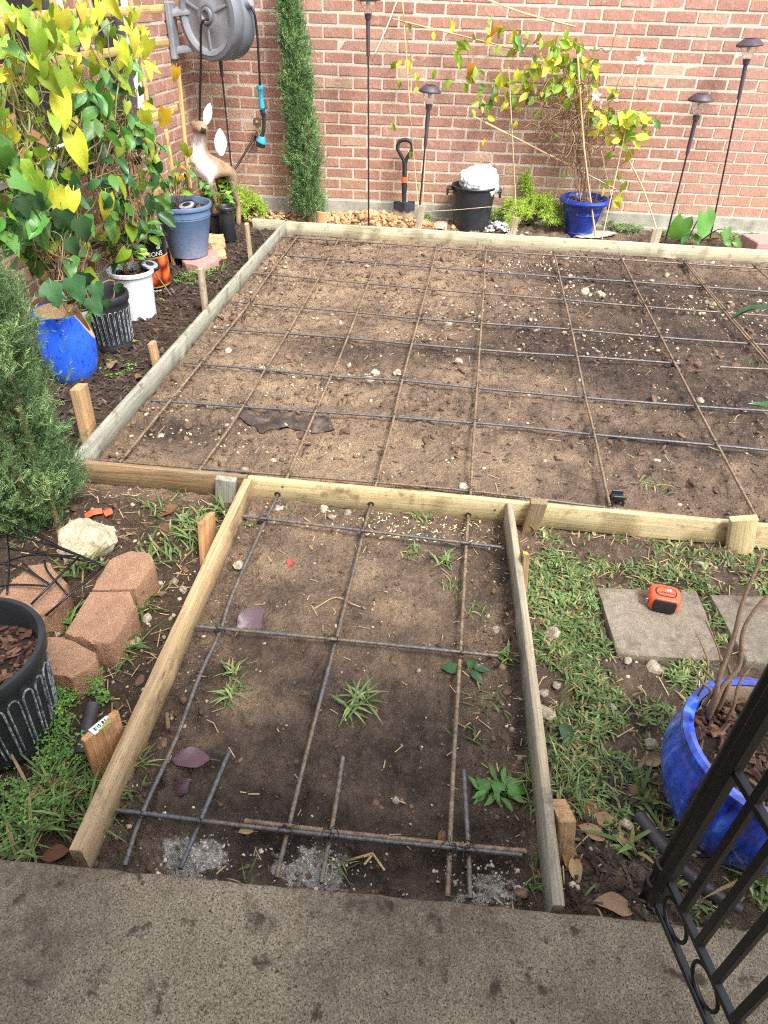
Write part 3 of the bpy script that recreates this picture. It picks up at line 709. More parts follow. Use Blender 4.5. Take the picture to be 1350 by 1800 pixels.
rebar([(603, 1330), (586, 1440), (564, 1552)], .028, REBAR_X, 'short dowel rebar drilled into the walkway, middle of the three', 'short dowels in the walkway edge', 'y')
rebar([(815, 1353), (822, 1470), (827, 1580)], .028, REBAR_X, 'short dowel rebar drilled into the walkway, right of the three', 'short dowels in the walkway edge', 'y')
rebar([(427, 907), (640, 933), (881, 962)], .04, REBAR_X, 'crosswise rebar in the path, just below the yellow board', 'crosswise rebars in the path', 'x')
rebar([(343, 1101), (590, 1124), (876, 1153)], .04, REBAR_X, 'crosswise rebar in the middle of the path', 'crosswise rebars in the path', 'x')
rebar([(203, 1424), (500, 1460), (918, 1503)], .042, REBAR_X, 'crosswise rebar in the path near the walkway, front bar of a pair', 'crosswise rebars in the path', 'x')
rebar([(430, 1443), (650, 1469), (925, 1497)], .044, REBAR_Y, 'crosswise rebar in the path near the walkway, back bar of a pair', 'crosswise rebars in the path', 'x')
# wire ties where the bars cross
def tiemesh(seed):
    q = random.Random(seed); mb = MB()
    for off in (-.006, .005):
        tube(mb, [Vector((off+.011*math.cos(a)*.8, .011*math.sin(a)*.7+off*.6, .011*math.cos(a+.6))) for a in np.linspace(0, 2*PI, 13)], .0011, 4, False)
    for s in (-1, 1):
        tube(mb, spline([(0, 0, .01), (.008*s+q.uniform(-.004, .004), .006, .016), (.017*s, -.012*q.uniform(.3, 1.2), .012), (.026*s*q.uniform(.4, 1), -.024, .004)], 4), .0010, 4)
    return mb.mesh('tie_wire', TIE)
TM = [tiemesh(s) for s in range(4)]
def cross2(A, B):
    for i in range(len(A)-1):
        for j in range(len(B)-1):
            p, r_, q, s = A[i], A[i+1]-A[i], B[j], B[j+1]-B[j]
            d = r_.x*s.y-r_.y*s.x
            if abs(d) < 1e-9: continue
            t = ((q.x-p.x)*s.y-(q.y-p.y)*s.x)/d; u = ((q.x-p.x)*r_.y-(q.y-p.y)*r_.x)/d
            if 0 <= t <= 1 and 0 <= u <= 1: return (p+r_*t+q+s*u)/2
for kx, ox, lx in BARS:
    if kx != 'x': continue
    for ky, oy, ly in BARS:
        if ky != 'y': continue
        c_ = cross2(lx, ly)
        if c_ is not None and c_.x < 2.3: put('tie_wire', R.choice(TM), ox, c_, (0, 0, R.uniform(-1, 1)+R.choice((0, PI))))
# black plastic rebar chair
BLK = simple('black_plastic', [srgb(26, 27, 30), srgb(44, 45, 50)], 30, .45, .1)
q = G(1083, 884); t = thing('rebar_chair', 'small black plastic rebar chair beside the sixth long rebar', 'chair spacer', q)
mb = MB(); box(mb, q+Vector((0, 0, .022)), (.045, .038, .012), None, .003); mb.build('top', BLK, t)
for sx in (-1, 1):
    for sy in (-1, 1):
        mb = MB(); box(mb, q+Vector((sx*.019, sy*.015, .006)), (.008, .008, .028), None, .001); mb.build('leg', BLK, t)
for sy in (-1, 1):
    mb = MB(); box(mb, q+Vector((0, sy*.018, .034)), (.04, .006, .016), None, .002); mb.build('saddle_lip', BLK, t)
# ================================================================== POTS
BARK = simple('bark_mulch', [srgb(46, 32, 26), srgb(92, 64, 50), srgb(128, 96, 76)], 30, .9, .4, vary=.5, isl=True, hue=.02)
POTSOIL = simple('potting_soil', [srgb(34, 26, 22), srgb(66, 50, 40)], 60, .95, .8, .01)
BLACKPOT = simple('black_plastic_pot', [srgb(30, 32, 36), srgb(48, 50, 55)], 14, .42, .1)
m = NT('worn_white_edge'); c = m.ramp(m.noise(60, 5, .75), [(.36, srgb(34, 36, 40)), (.5, srgb(120, 124, 130)), (.66, srgb(205, 208, 212))]); WORN = m.out(c, .6, None)
m = NT('slate_blue_plastic'); c = m.ramp(m.noise(7, 5, .7), [(.3, srgb(74, 102, 138)), (.7, srgb(96, 122, 156))]); mz_ = m.n('ShaderNodeSeparateXYZ'); m.l(m.c.outputs['Object'], mz_.inputs[0])
c = m.mix(m.math('MULTIPLY', m.ramp(mz_.outputs[2], [(.02, (1, 1, 1, 1)), (.2, (.12, .12, .12, 1))]), m.ramp(m.noise(45, 6, .8), [(.42, (0, 0, 0, 1)), (.62, (.8, .8, .8, 1))])), c, srgb(150, 132, 110)); BLUEPL = m.out(c, .5, m.noise(30), .08, .004)
m = NT('cobalt_glaze'); n1 = m.noise(9, 4, .6, stretch=(2.2, 2.2, .35), dist=.6)
c = m.ramp(m.math('ADD', n1, m.math('MULTIPLY', m.math('SUBTRACT', m.noise(40, 5, .7, stretch=(1, 1, .4)), .5), .35)), [(.34, srgb(14, 18, 66)), (.42, srgb(26, 50, 150)), (.56, srgb(44, 84, 198)), (.7, srgb(104, 146, 232)), (.8, srgb(70, 112, 214))])
c = m.mix(m.ramp(m.noise(120, 3, .6), [(.6, (0, 0, 0, 1)), (.68, (.7, .7, .7, 1))]), c, srgb(18, 26, 90))
mz_ = m.n('ShaderNodeSeparateXYZ'); m.l(m.c.outputs['Object'], mz_.inputs[0])
c = m.mix(m.math('MULTIPLY', m.ramp(mz_.outputs[2], [(.0, (1, 1, 1, 1)), (.12, (0, 0, 0, 1))]), m.ramp(m.noise(60, 5, .75), [(.45, (0, 0, 0, 1)), (.6, (.9, .9, .9, 1))])), c, srgb(118, 98, 80))
COBALT = m.out(c, .16, m.noise(24, 3), .12, .004, spec=.6); COBALT.node_tree.nodes['Principled BSDF'].inputs['Coat Weight'].default_value = .4
m = NT('navy_glaze'); c = m.ramp(m.noise(12, 4, .6), [(.3, srgb(16, 34, 110)), (.7, srgb(34, 66, 160))]); NAVY = m.out(c, .2, m.noise(30, 3), .1, .003, spec=.6)
m = NT('speckled_blue_glaze'); sx_ = m.n('ShaderNodeSeparateXYZ'); m.l(m.c.outputs['Object'], sx_.inputs[0])
c = m.ramp(m.math('ADD', m.math('MULTIPLY', sx_.outputs[2], 2.6), m.math('MULTIPLY', m.noise(10, 4, .6, stretch=(3, 3, .4), dist=1), .5)), [(.2, srgb(80, 116, 196)), (.5, srgb(48, 100, 220)), (.85, srgb(40, 92, 224))])
c = m.mix(m.ramp(m.noise(85, 4, .75, stretch=(1, 1, .5)), [(.55, (0, 0, 0, 1)), (.66, (.85, .85, .85, 1))]), c, srgb(26, 40, 108))
run = m.math('MULTIPLY', m.ramp(m.noise(16, 3, .5, stretch=(2.4, 2.4, .35)), [(.58, (0, 0, 0, 1)), (.64, (1, 1, 1, 1))]), m.ramp(sx_.outputs[2], [(.13, (0, 0, 0, 1)), (.2, (1, 1, 1, 1))]))
c = m.mix(run, c, srgb(14, 18, 58)); SPECK = m.out(c, .22, m.noise(60, 3), .1, .003, spec=.5)
CLAYM = simple('raw_clay', [srgb(176, 146, 108), srgb(204, 178, 140)], 40, .9, .3)
WHITEPL = simple('white_plastic', [srgb(200, 202, 204), srgb(224, 225, 226)], 12, .45, .1)
GREYPL = simple('pale_grey_resin', [srgb(178, 178, 174), srgb(206, 206, 202)], 14, .55, .1)
def flat(v): return Vector((v.x, v.y, 0))
def potc(xb, yb, z0, rb):
    p = P(xb, yb, z0); d = flat(p-CAM).normalized(); return p+d*rb, d
def chipmesh(seed, n, r, s0=.012, s1=.035):
    q = random.Random(seed); mb = MB()
    for _ in range(n):
        a = q.uniform(0, 2*PI); d = r*math.sqrt(q.random()); L = q.uniform(s0, s1); w_ = L*q.uniform(.2, .5); h = q.uniform(.002, .005)
        M = TRS((d*math.cos(a), d*math.sin(a), q.uniform(.0, .012)), (q.uniform(-.5, .5), q.uniform(-.5, .5), q.uniform(0, 2*PI)))
        mb.add([(-L/2, -w_/2, 0), (L/2, -w_*q.uniform(.1, .5), 0), (L/2*q.uniform(.6, 1), w_/2, 0), (-L/2, w_*.3, 0), (-L*.4, -w_*.3, h), (L*.4, 0, h)],
               [(0, 1, 5, 4), (1, 2, 5), (2, 3, 4, 5), (3, 0, 4), (3, 2, 1, 0)], M)
    return mb
def fill(t, c, r, z, seed, n=160, mat=None, s0=.012, s1=.035):
    q = random.Random(seed); mb = MB(); vs = []; fs = []; k = 20
    for i in range(5):
        for j in range(k): a = 2*PI*j/k; rr = r*i/4 if i else .002; vs.append((c.x+rr*math.cos(a), c.y+rr*math.sin(a), z+q.uniform(-.006, .006)*(i < 4)+.008*(1-i/4)))
    for i in range(4):
        for j in range(k): fs.append((i*k+j, (i+1)*k+j, (i+1)*k+(j+1) % k, i*k+(j+1) % k))
    mb.add(vs, fs); mb.build('potting_soil', POTSOIL, t, 180)
    if n:
        ch = chipmesh(seed, n, r*.95, s0, s1); ch.v = [(a+c.x, b+c.y, d+z+.004) for a, b, d in ch.v]
        tag(ch.build('bark_chips', mat or BARK, t), kind='stuff')
def potprof(rb, rt, h, th=.006, rim=.012, rimh=.025, step=0.):
    return [(0, 0), (rb*.95, 0), (rb, .004), (rt-rim, h-rimh), (rt-rim*.3, h-rimh+.002), (rt, h-rimh+.006), (rt, h-.004), (rt-.003, h), (rt-th, h), (rt-th-rim*.5, h-.01), (rb-th, .02), (0, .018)]
def pot(name, label, c, rb, rt, h, mat, group='plant pots', prof=None, n=40, fr=None, cat='pot', smooth=35):
    t = thing(name, label, cat, c, group=group); mb = MB()
    lathe(mb, prof or potprof(rb, rt, h), n, Matrix.Translation(c), fr=fr); mb.build('pot_body', mat, t, smooth); return t
def fluted(label, c, rb, rt, h, n=26, group='plant pots'):
    t = thing('fluted_pot', label, 'pot', c, group=group); mb = MB()
    z0, z1 = .16*h, .70*h
    def rr(z): return rb+(rt*.94-rb)*min(1, z/(h*.84))
    prof = [(0, 0), (rb, 0), (rb+.003, .006), (rr(.1*h)+.003, .1*h), (rr(.12*h), .12*h)]+[(rr(h*k), h*k) for k in np.linspace(.15, .84, 12)]+[(rt-.004, h*.86), (rt, h*.88), (rt+.003, h*.97), (rt, h), (rt-.01, h), (rt-.016, h*.93), (rb-.01, .02), (0, .018)]
    lathe(mb, prof, n*4, Matrix.Translation(c), fr=lambda a, r, z: r-(.0045*max(0, math.cos(a*n)) if z0 < z < z1 and r > rb*.8 and r < rt*.97 and z < h*.8 else 0))
    body = mb.build('pot_body', BLACKPOT, t, 60)
    mb = MB(); w_ = PI/n*.72
    for k in range(n):
        a = 2*PI*k/n; pts = []
        for s in (-1, 1):
            zs = np.linspace(z0, z1, 6) if s < 0 else np.linspace(z1, z0, 6)
            for z in zs: pts.append((a+s*w_, z))
            if s < 0:
                for b in np.linspace(PI, 0, 7)[1:-1]: pts.append((a+w_*math.cos(b), z1+.022*math.sin(b)*rt/.15))
        tube(mb, [Vector((c.x+(rr(z)+.0015)*math.cos(b), c.y+(rr(z)+.0015)*math.sin(b), c.z+z)) for b, z in pts], .0021*rt/.15, 4)
    tag(mb.build('worn_flute_edges', WORN, body), kind='stuff')
    return t
# foreground fluted pot
c = Vector((-.962, .85, -.002)); t = fluted('large black fluted pot with bark mulch in the left foreground', c, .122, .158, .275); fill(t, c, .138, .205, 3, 330)
# fluted pot further back
c, d = potc(205, 622, .012, .088); t = fluted('medium black fluted pot between the chipped blue pot and white bucket', c, .088, .108, HZ(c-d*.108, 528)-.012); fill(t, c, .094, c.z+.185, 4, 120)
FL2 = c.copy()
# chipped blue pot
c, d = potc(138, 676, .02, .085)
hh = HZ(c, 545)-.02
prof = [(0, 0), (.078, 0), (.084, .006), (.102, .06), (.113, .12), (.115, .17), (.109, .22), (.101, hh-.03), (.106, hh-.012), (.107, hh), (.096, hh), (.092, hh-.03), (.099, .22), (.105, .17), (.103, .12), (.092, .06), (.073, .018), (0, .016)]
mb = MB(); lathe(mb, prof, 48, fr=lambda a, r, z: r*(1+.01*math.sin(3*a+z*20)))
bm = bmesh.new(); vv_ = [bm.verts.new(v) for v in mb.v]
for f in mb.f:
    try: bm.faces.new([vv_[i] for i in f])
    except ValueError: pass
bmesh.ops.remove_doubles(bm, verts=bm.verts[:], dist=1e-5)
rv = Vector((d.y, -d.x, 0))
for cn, co in (((rv*.92+Vector((0, 0, .38))-d*.08), rv*.06+Vector((0, 0, hh))),):
    g = bmesh.ops.bisect_plane(bm, geom=bm.verts[:]+bm.edges[:]+bm.faces[:], plane_co=co, plane_no=cn.normalized(), clear_outer=True)
    ed = [e for e in g['geom_cut'] if isinstance(e, bmesh.types.BMEdge)]
    nf_ = bmesh.ops.triangle_fill(bm, edges=ed, use_beauty=True, use_dissolve=False)
    for f in nf_['geom']:
        if isinstance(f, bmesh.types.BMFace): f.material_index = 1
for f in bm.faces:
    cc_ = f.calc_center_median(); f.smooth = True
    q = (Vector((cc_.x, cc_.y, 0)).length)
    if f.normal.dot(Vector((cc_.x, cc_.y, 0))) < 0 and cc_.z < hh-.004: f.material_index = 1
me = bpy.data.meshes.new('pot_body'); bm.to_mesh(me); bm.free(); me.materials.append(SPECK); me.materials.append(CLAYM); me.set_sharp_from_angle(angle=.7)
o = put('chipped_pot', me, None, c); tag(o, 'broken bright blue glazed pot with its side chipped away, beside the juniper', 'pot', 'plant pots')
# small white urn behind it
c, d = potc(150, 622, .02, .05)
t = pot('urn', 'small pale grey urn with moulded rim behind the chipped blue pot', c, .05, .078, .2, GREYPL, prof=[(0, 0), (.052, 0), (.05, .02), (.034, .04), (.032, .06), (.05, .1), (.056, .105), (.053, .112), (.06, .12), (.057, .127), (.064, .135), (.061, .142), (.066, .165), (.076, .17), (.079, .18), (.076, .192), (.066, .196), (.06, .19), (.05, .12), (0, .11)])
# white bucket
c, d = potc(247, 567, .015, .085); h = HZ(c-d*.1, 483)-.015
t = pot('white_bucket', 'white plastic bucket pot between the fluted pot and the printed black pot', c, .088, .112, h, WHITEPL); fill(t, c, .1, c.z+h-.04, 5, 90)
WB_ = c.copy(); WBH = h
# printed pot
c, d = potc(270, 516, .015, .1); h = HZ(c-d*.105, 424)-.015
m = NT('printed_sleeve'); s_ = m.n('ShaderNodeSeparateXYZ'); m.l(m.c.outputs['Object'], s_.inputs[0])
vo = m.n('ShaderNodeTexVoronoi'); vo.inputs['Scale'].default_value = 17; m.l(m.c.outputs['Object'], vo.inputs['Vector'])
org_ = m.ramp(vo.outputs['Distance'], [(.0, srgb(240, 150, 96)), (.35, srgb(224, 104, 52)), (.6, srgb(150, 52, 24)), (.8, srgb(60, 26, 18))])
zz = m.math('DIVIDE', s_.outputs[2], h)
band = m.math('MULTIPLY', m.math('GREATER_THAN', zz, .13), m.math('LESS_THAN', zz, .66))
gold = m.math('MULTIPLY', m.math('GREATER_THAN', zz, .66), m.math('LESS_THAN', zz, .69)); gold2 = m.math('MULTIPLY', m.math('GREATER_THAN', zz, .105), m.math('LESS_THAN', zz, .13))
cc = m.mix(band, srgb(22, 21, 22), org_); cc = m.mix(m.math('MAXIMUM', gold, gold2), cc, srgb(196, 164, 70))
PRINT = m.out(cc, .35)
t = thing('printed_pot', 'black pot with orange fruit print and white lettering behind the white bucket', 'pot', c, group='plant pots'); mb = MB()
lathe(mb, [(0, 0), (.104, 0), (.107, .005), (.111, h*.5), (.112, h-.006), (.114, h), (.106, h), (.103, h-.02), (.1, .02), (0, .018)], 40, Matrix.Translation(c)); pb = mb.build('pot_body', PRINT, t, 35); fill(t, c, .1, c.z+h-.05, 6, 60)
PP_ = c.copy()
def textmesh(s, size, bold=0.):
    cu = bpy.data.curves.new('txt', 'FONT'); cu.body = s; cu.size = size; cu.align_x = 'CENTER'; cu.align_y = 'CENTER'; cu.offset = bold; cu.resolution_u = 3
    o = bpy.data.objects.new('txt', cu); COL.objects.link(o); dg = bpy.context.evaluated_depsgraph_get()
    me = bpy.data.meshes.new_from_object(o.evaluated_get(dg)); bpy.data.objects.remove(o); bpy.data.curves.remove(cu)
    me.materials.clear(); return me
TXTW = simple('white_ink', [srgb(226, 226, 222)], 10, .5, 0)
for s, sz, zf, da in (('& SONS', .034, .745, .30), ('el', .034, .865, .62), ('for best results', .011, .06, .36)):
    me = textmesh(s, sz, .0006); me.materials.append(TXTW); th0 = math.atan2(-d.y, -d.x)+da
    for v in me.vertices:
        a = th0+v.co.x/.112; zz_ = c.z+h*zf+v.co.y; rr_ = .1128; v.co = Vector((rr_*math.cos(a), rr_*math.sin(a), zz_-c.z))
    o = bpy.data.objects.new('lettering', me); COL.objects.link(o); o.parent = pb
# paver and sandstone block under the blue pot
def prism(top, z1, z0, mat, name, label, cat, group, ch=.006, parent=None, lean=0., seed=0, rough=.0015):
    bm = bmesh.new(); q = random.Random(seed)
    a = [bm.verts.new((p.x, p.y, z1+q.uniform(-.003, .003)*0)) for p in top]; ar = sum(top[i].x*top[(i+1) % len(top)].y-top[(i+1) % len(top)].x*top[i].y for i in range(len(top)))
    if ar < 0: a = a[::-1]
    f = bm.faces.new(a); r_ = bmesh.ops.extrude_face_region(bm, geom=[f]); vs_ = [v for v in r_['geom'] if isinstance(v, bmesh.types.BMVert)]
    for v in vs_: v.co.z = z0
    bmesh.ops.recalc_face_normals(bm, faces=bm.faces[:]); bmesh.ops.bevel(bm, geom=bm.edges[:], offset=ch, segments=2, affect='EDGES', profile=.6)
    bmesh.ops.triangulate(bm, faces=[f for f in bm.faces if len(f.verts) > 4]); bmesh.ops.subdivide_edges(bm, edges=[e for e in bm.edges if e.calc_length() > .03], cuts=2, use_grid_fill=True)
    for v in bm.verts: v.co += Vector((q.gauss(0, 1), q.gauss(0, 1), q.gauss(0, 1)))*rough
    bm.verts.index_update(); mb = MB(); mb.add([v.co[:] for v in bm.verts], [[v.index for v in f.verts] for f in bm.faces]); bm.free()
    return tag(mb.build(name, mat, parent, 40), label, cat, group)
m = NT('tumbled_block'); n1 = m.noise(14, 5, .65); c_ = m.ramp(n1, [(.3, srgb(150, 114, 90)), (.7, srgb(180, 141, 113))])
c_ = m.mix(m.ramp(m.noise(170, 3, .6), [(.62, (0, 0, 0, 1)), (.7, (.8, .8, .8, 1))]), c_, srgb(206, 180, 148)); c_ = m.mix(m.ramp(m.noise(150, 3, .6), [(.3, (.8, .8, .8, 1)), (.38, (0, 0, 0, 1))]), c_, srgb(84, 60, 48))
BLOCK = m.out(c_, .92, m.math('ADD', m.noise(120, 4, .7), m.noise(400, 2)), .8, .005, spec=.2)
PINK = simple('pink_paver', [srgb(150, 112, 104), srgb(182, 146, 136)], 50, .92, .5)
SANDST = simple('sandstone', [srgb(168, 134, 92), srgb(206, 176, 132)], 30, .92, .5)
pv = [P(x, y, .075) for x, y in ((319, 457), (330, 438), (380, 436), (384, 452), (352, 466), (326, 462))]
prism(pv, .07, -.02, PINK, 'paver_block', 'pinkish concrete paver under the slate blue pot', 'paver', None, .005, seed=1)
pv = [P(x, y, .10) for x, y in ((352, 424), (360, 411), (392, 411), (395, 422), (372, 428))]
prism(pv, .10, .052, SANDST, 'stone_block', 'tan sandstone block beside the slate blue pot, upper of two', 'stone block', None, .006, seed=2, rough=.003)
pv = [P(x, y, .05) for x, y in ((358, 446), (362, 430), (394, 430), (397, 446), (376, 452))]
prism(pv, .05, -.02, SANDST, 'stone_block', 'tan sandstone block beside the slate blue pot, lower of two', 'stone block', None, .006, seed=3, rough=.003)
c, d = potc(335, 457, .072, .115); h = HZ(c-d*.165, 368)-.072
t = pot('planter', 'large slate blue plastic pot on a pinkish paver', c, .112, .166, h, BLUEPL, prof=[(0, 0), (.105, 0), (.112, .005), (.114, .03), (.152, h-.075), (.154, h-.072), (.153, h-.066), (.156, h-.062), (.155, h-.056), (.157, h-.03), (.166, h-.022), (.168, h-.008), (.165, h), (.158, h), (.15, h-.02), (.11, .02), (0, .018)]); fill(t, c, .148, c.z+h-.045, 7, 200)
BP_ = c.copy(); BPH = h
c, d = potc(388, 417, .02, .058); h = HZ(c-d*.07, 374)-.02
t = pot('nursery_pot', 'small black nursery pot with a white and blue sticker', c, .06, .072, h, BLACKPOT); fill(t, c, .064, c.z+h-.03, 8, 40)
NP1 = c.copy(); NP1.z += h-.03
LBL = simple('white_blue_sticker', [srgb(226, 230, 232), srgb(226, 230, 232), srgb(96, 160, 200)], 30, .4, 0)
mb = MB(); a0_ = math.atan2(-d.y, -d.x)+.35; vs = []
for i in range(5):
    for z in (.025, .085): vs.append((c.x+(.063+.012*z/h+.0035)*math.cos(a0_+i*.12), c.y+(.063+.012*z/h+.0035)*math.sin(a0_+i*.12), c.z+z))
mb.add(vs, [(2*i, 2*i+2, 2*i+3, 2*i+1) for i in range(4)]); mb.build('sticker', LBL, t)
c, d = potc(403, 426, .02, .05); h = HZ(c-d*.058, 366)-.02
t = pot('nursery_pot', 'tall narrow black nursery pot beside the grey stake', c, .052, .06, h, BLACKPOT); fill(t, c, .052, c.z+h-.04, 9, 30)
# blue pot at the back wall
c, d = potc(1015, 419, .03, .09); h = HZ(c-d*.17, 356)-.03
prof = [(0, 0), (.088, 0), (.092, .006), (.098, .03), (.095, .035), (.128, h*.6), (.133, h*.61), (.131, h*.64), (.136, h*.65), (.134, h*.68), (.14, h*.69), (.146, h-.05), (.155, h-.04), (.168, h-.034), (.173, h-.02), (.168, h-.004), (.158, h), (.15, h-.006), (.14, h-.03), (.09, .02), (0, .018)]
t = pot('glazed_pot', 'navy blue glazed pot with a wilting vine against the brick wall', c, .09, .17, h, NAVY, prof=prof, n=48); fill(t, c, .14, c.z+h-.04, 10, 120)
GP_ = c.copy(); GPH = h
# big blue pot in the right foreground
c = Vector((.685, .868, -.004)); h = .252
prof = [(0, 0), (.128, 0), (.134, .006), (.160, .07), (.177, .13), (.180, .16), (.176, .19), (.166, .22), (.164, .23), (.168, .242), (.166, .252), (.156, .256), (.145, .252), (.143, .235), (.15, .2), (.14, .03), (0, .02)]
t = pot('glazed_pot', 'large cobalt blue ceramic pot behind the black iron gate', c, .13, .17, h, COBALT, prof=prof, n=64); fill(t, c, .15, .185, 12, 320, None, .012, .04)
CP_ = c.copy()
DARKTAN = simple('clay_chip', [srgb(150, 128, 104), srgb(178, 156, 130)], 40, .9, .3)
mb = MB(); a0_ = 1.9
lathe(mb, [(.1480, .19), (.1415, .236), (.1432, .25)], 16, Matrix.Translation(c), a0_-.6, a0_+.55); mb.build('unglazed_patch', DARKTAN, t, 40)
# black bucket with white bag
c, d = potc(826, 409, .03, .125); h = HZ(c-d*.15, 333)-.03
t = thing('bucket', 'black plastic bucket against the brick wall holding a white bag', 'bucket', c); mb = MB()
lathe(mb, [(0, 0), (.122, 0), (.128, .006), (.15, h-.02), (.158, h-.016), (.163, h-.006), (.16, h), (.152, h), (.146, h-.02), (.122, .015), (0, .012)], 40, Matrix.Translation(c)); mb.build('pot_body', BLACKPOT, t, 35)
rv = Vector((-d.y, d.x, 0)); 
for s in (-1, 1):
    mb = MB(); e = c+rv*s*-.165+Vector((0, 0, h-.028)); ang = math.atan2(rv.y, rv.x)
    box(mb, (0, 0, 0), (.06, .09, .014), Matrix.Translation(e) @ Matrix.Rotation(ang, 4, 'Z'), .005); box(mb, (s*.022*-1, 0, -.02), (.014, .085, .045), Matrix.Translation(e) @ Matrix.Rotation(ang, 4, 'Z'), .004); mb.build('handle', BLACKPOT, t)
BAG = simple('white_plastic_bag', [srgb(216, 216, 216), srgb(238, 238, 238)], 10, .5, .6, .02, 18)
bm = bmesh.new(); bmesh.ops.create_icosphere(bm, subdivisions=5, radius=1); from mathutils import noise as mnoise
for v in bm.verts:
    n_ = v.co.copy(); a = n_*1.7; k = 1+.18*mnoise.noise(a*1.2+Vector((3, 1, 0)))+.16*abs(mnoise.noise(a*2.5))+.10*abs(mnoise.noise(a*6))+.04*mnoise.noise(a*14)
    tz = max(0, n_.z); v.co = Vector((n_.x*k*(1-.55*tz)+.25*tz, n_.y*k*(1-.4*tz), n_.z*k*1.25))
bm.verts.index_update(); mb = MB(); T0 = PYY(848, 314, c.y-.03); ax = (PYY(866, 331, c.y-.03)-PYY(818, 306, c.y-.03))
M_ = Matrix.Translation(T0+Vector((-.02, 0, -.012))) @ rotm(.2, .3, 0) @ Matrix.Diagonal((.135, .09, .092, 1)); mb.add([v.co[:] for v in bm.verts], [[v.index for v in f.verts] for f in bm.faces], M_)
bm.free(); tag(mb.build('plastic_bag', BAG, None, 180), 'crumpled white plastic bag stuffed in the black bucket', 'bag')
M_ = None
# twine round the bucket and stake
TW = simple('twine', [srgb(150, 132, 104), srgb(186, 170, 142)], 80, .9, .2)
mb = MB(); tube(mb, spline([PYY(745, 372, 5.02), PYY(800, 369, c.y-.165), PYY(835, 366, c.y-.17), PYY(870, 364, c.y-.1), PYY(905, 372, 5.0)], 6), .0028, 5); tag(mb.build('twine', TW, None, 180), 'pale twine stretched in front of the black bucket', 'string')

# ================================================================== BLOCKS, STONES, STEPPING STONES
EG = 'tumbled red brown edging blocks'
for i, (pts, zt, lb) in enumerate([([(160, 1036), (190, 985), (228, 967), (264, 971), (272, 992), (236, 1035)], .085, 'red brown edging block farthest back, next to the limestone rock'),
        ([(112, 1112), (160, 1040), (228, 1039), (239, 1068), (194, 1131), (160, 1128)], .085, 'red brown edging block in the middle of the row, grass beside it'),
        ([(70, 1120), (110, 1118), (167, 1146), (171, 1160), (122, 1190), (70, 1182)], .085, 'red brown edging block nearest, tucked beside the foreground fluted pot'),
        ([(-5, 1048), (48, 994), (84, 987), (118, 1026), (98, 1068), (20, 1090)], .085, 'red brown edging block under the black wire rack')]):
    prism([P(x, y, zt) for x, y in pts], zt, -.02, BLOCK, 'edging_block', lb, 'paver', EG, .006, seed=10+i, rough=.0015)
LIME = NT('limestone'); n1 = LIME.noise(16, 5, .7); c_ = LIME.ramp(n1, [(.3, srgb(150, 134, 104)), (.5, srgb(188, 176, 150)), (.75, srgb(214, 206, 186))])
c_ = LIME.mix(LIME.ramp(LIME.noise(11, 3), [(.64, (0, 0, 0, 1)), (.72, (.7, .7, .7, 1))]), c_, srgb(150, 106, 62)); LIMEM = LIME.out(c_, .92, LIME.noise(60, 5, .7), .8, .01, spec=.2)
vs, fs = lump(5, 4, .32); q = P(148, 950, .05); mb = MB(); mb.add(vs, fs, TRS((q.x, q.y+.01, .045), (.1, -.25, .5), (.185, .15, .14))); tag(mb.build('rock', LIMEM, None, 60), 'large cream limestone rock behind the edging blocks', 'rock')
m = NT('stepping_stone'); c_ = m.ramp(m.noise(40, 6, .7), [(.3, srgb(120, 110, 94)), (.7, srgb(154, 143, 126))])
c_ = m.mix(m.ramp(m.noise(9, 7, .75), [(.5, (0, 0, 0, 1)), (.64, (.75, .75, .75, 1))]), c_, srgb(92, 76, 62)); c_ = m.mix(m.ramp(m.noise(180, 3), [(.62, (0, 0, 0, 1)), (.7, (.7, .7, .7, 1))]), c_, srgb(188, 178, 160))
STONE = m.out(c_, .92, m.noise(150, 5, .7), .8, .006, spec=.2)
for i, (pts, lb) in enumerate([([(1050, 1032), (1226, 1040), (1272, 1161), (1086, 1148)], 'square concrete stepping stone with the tape measure on it'), ([(1247, 1044), (1372, 1050), (1432, 1172), (1312, 1163)], 'square concrete stepping stone cut off by the right edge')]):
    prism([P(x, y, .034) for x, y in pts], .034, -.02, STONE, 'stepping_stone', lb, 'stepping stone', 'square stepping stones', .004, seed=20+i)
q = P(1338, 428, .1); mb = MB(); box(mb, (0, 0, 0), (.2, .22, .1), TRS((q.x+.03, q.y+.06, .07), (0, 0, .2)), .006); tag(mb.build('retaining_block', PINK, None), 'brown concrete block at the right edge against the back form board', 'block')
vs, fs = lump(9, 3, .3)
FLATST = simple('flat_stone', [srgb(150, 138, 124), srgb(186, 174, 158)], 20, .9, .5)
mb = MB(); q = G(1045, 421); mb.add(vs, fs, TRS((q.x, q.y+.06, .05), (0, 0, .3), (.36, .16, .03))); tag(mb.build('flat_stone', FLATST, None, 60), 'flat pale stone in front of the navy glazed pot', 'stone')
mb = MB(); q = G(775, 400); mb.add(vs, fs, TRS((q.x, q.y+.05, .05), (0, 0, 1.1), (.2, .14, .03))); tag(mb.build('flat_stone', FLATST, None, 60), 'flat pale stone left of the black bucket', 'stone')
SMALLR = simple('pale_stone', [srgb(122, 104, 84), srgb(176, 162, 140), srgb(206, 198, 182)], 4, .92, .5, .05, 14, vary=.25)
RS = []
for s in range(8):
    mb = MB(); vs, fs = lump(40+s, 3, .3); mb.add(vs, fs); RS.append(mb.mesh('stone', SMALLR, 50))
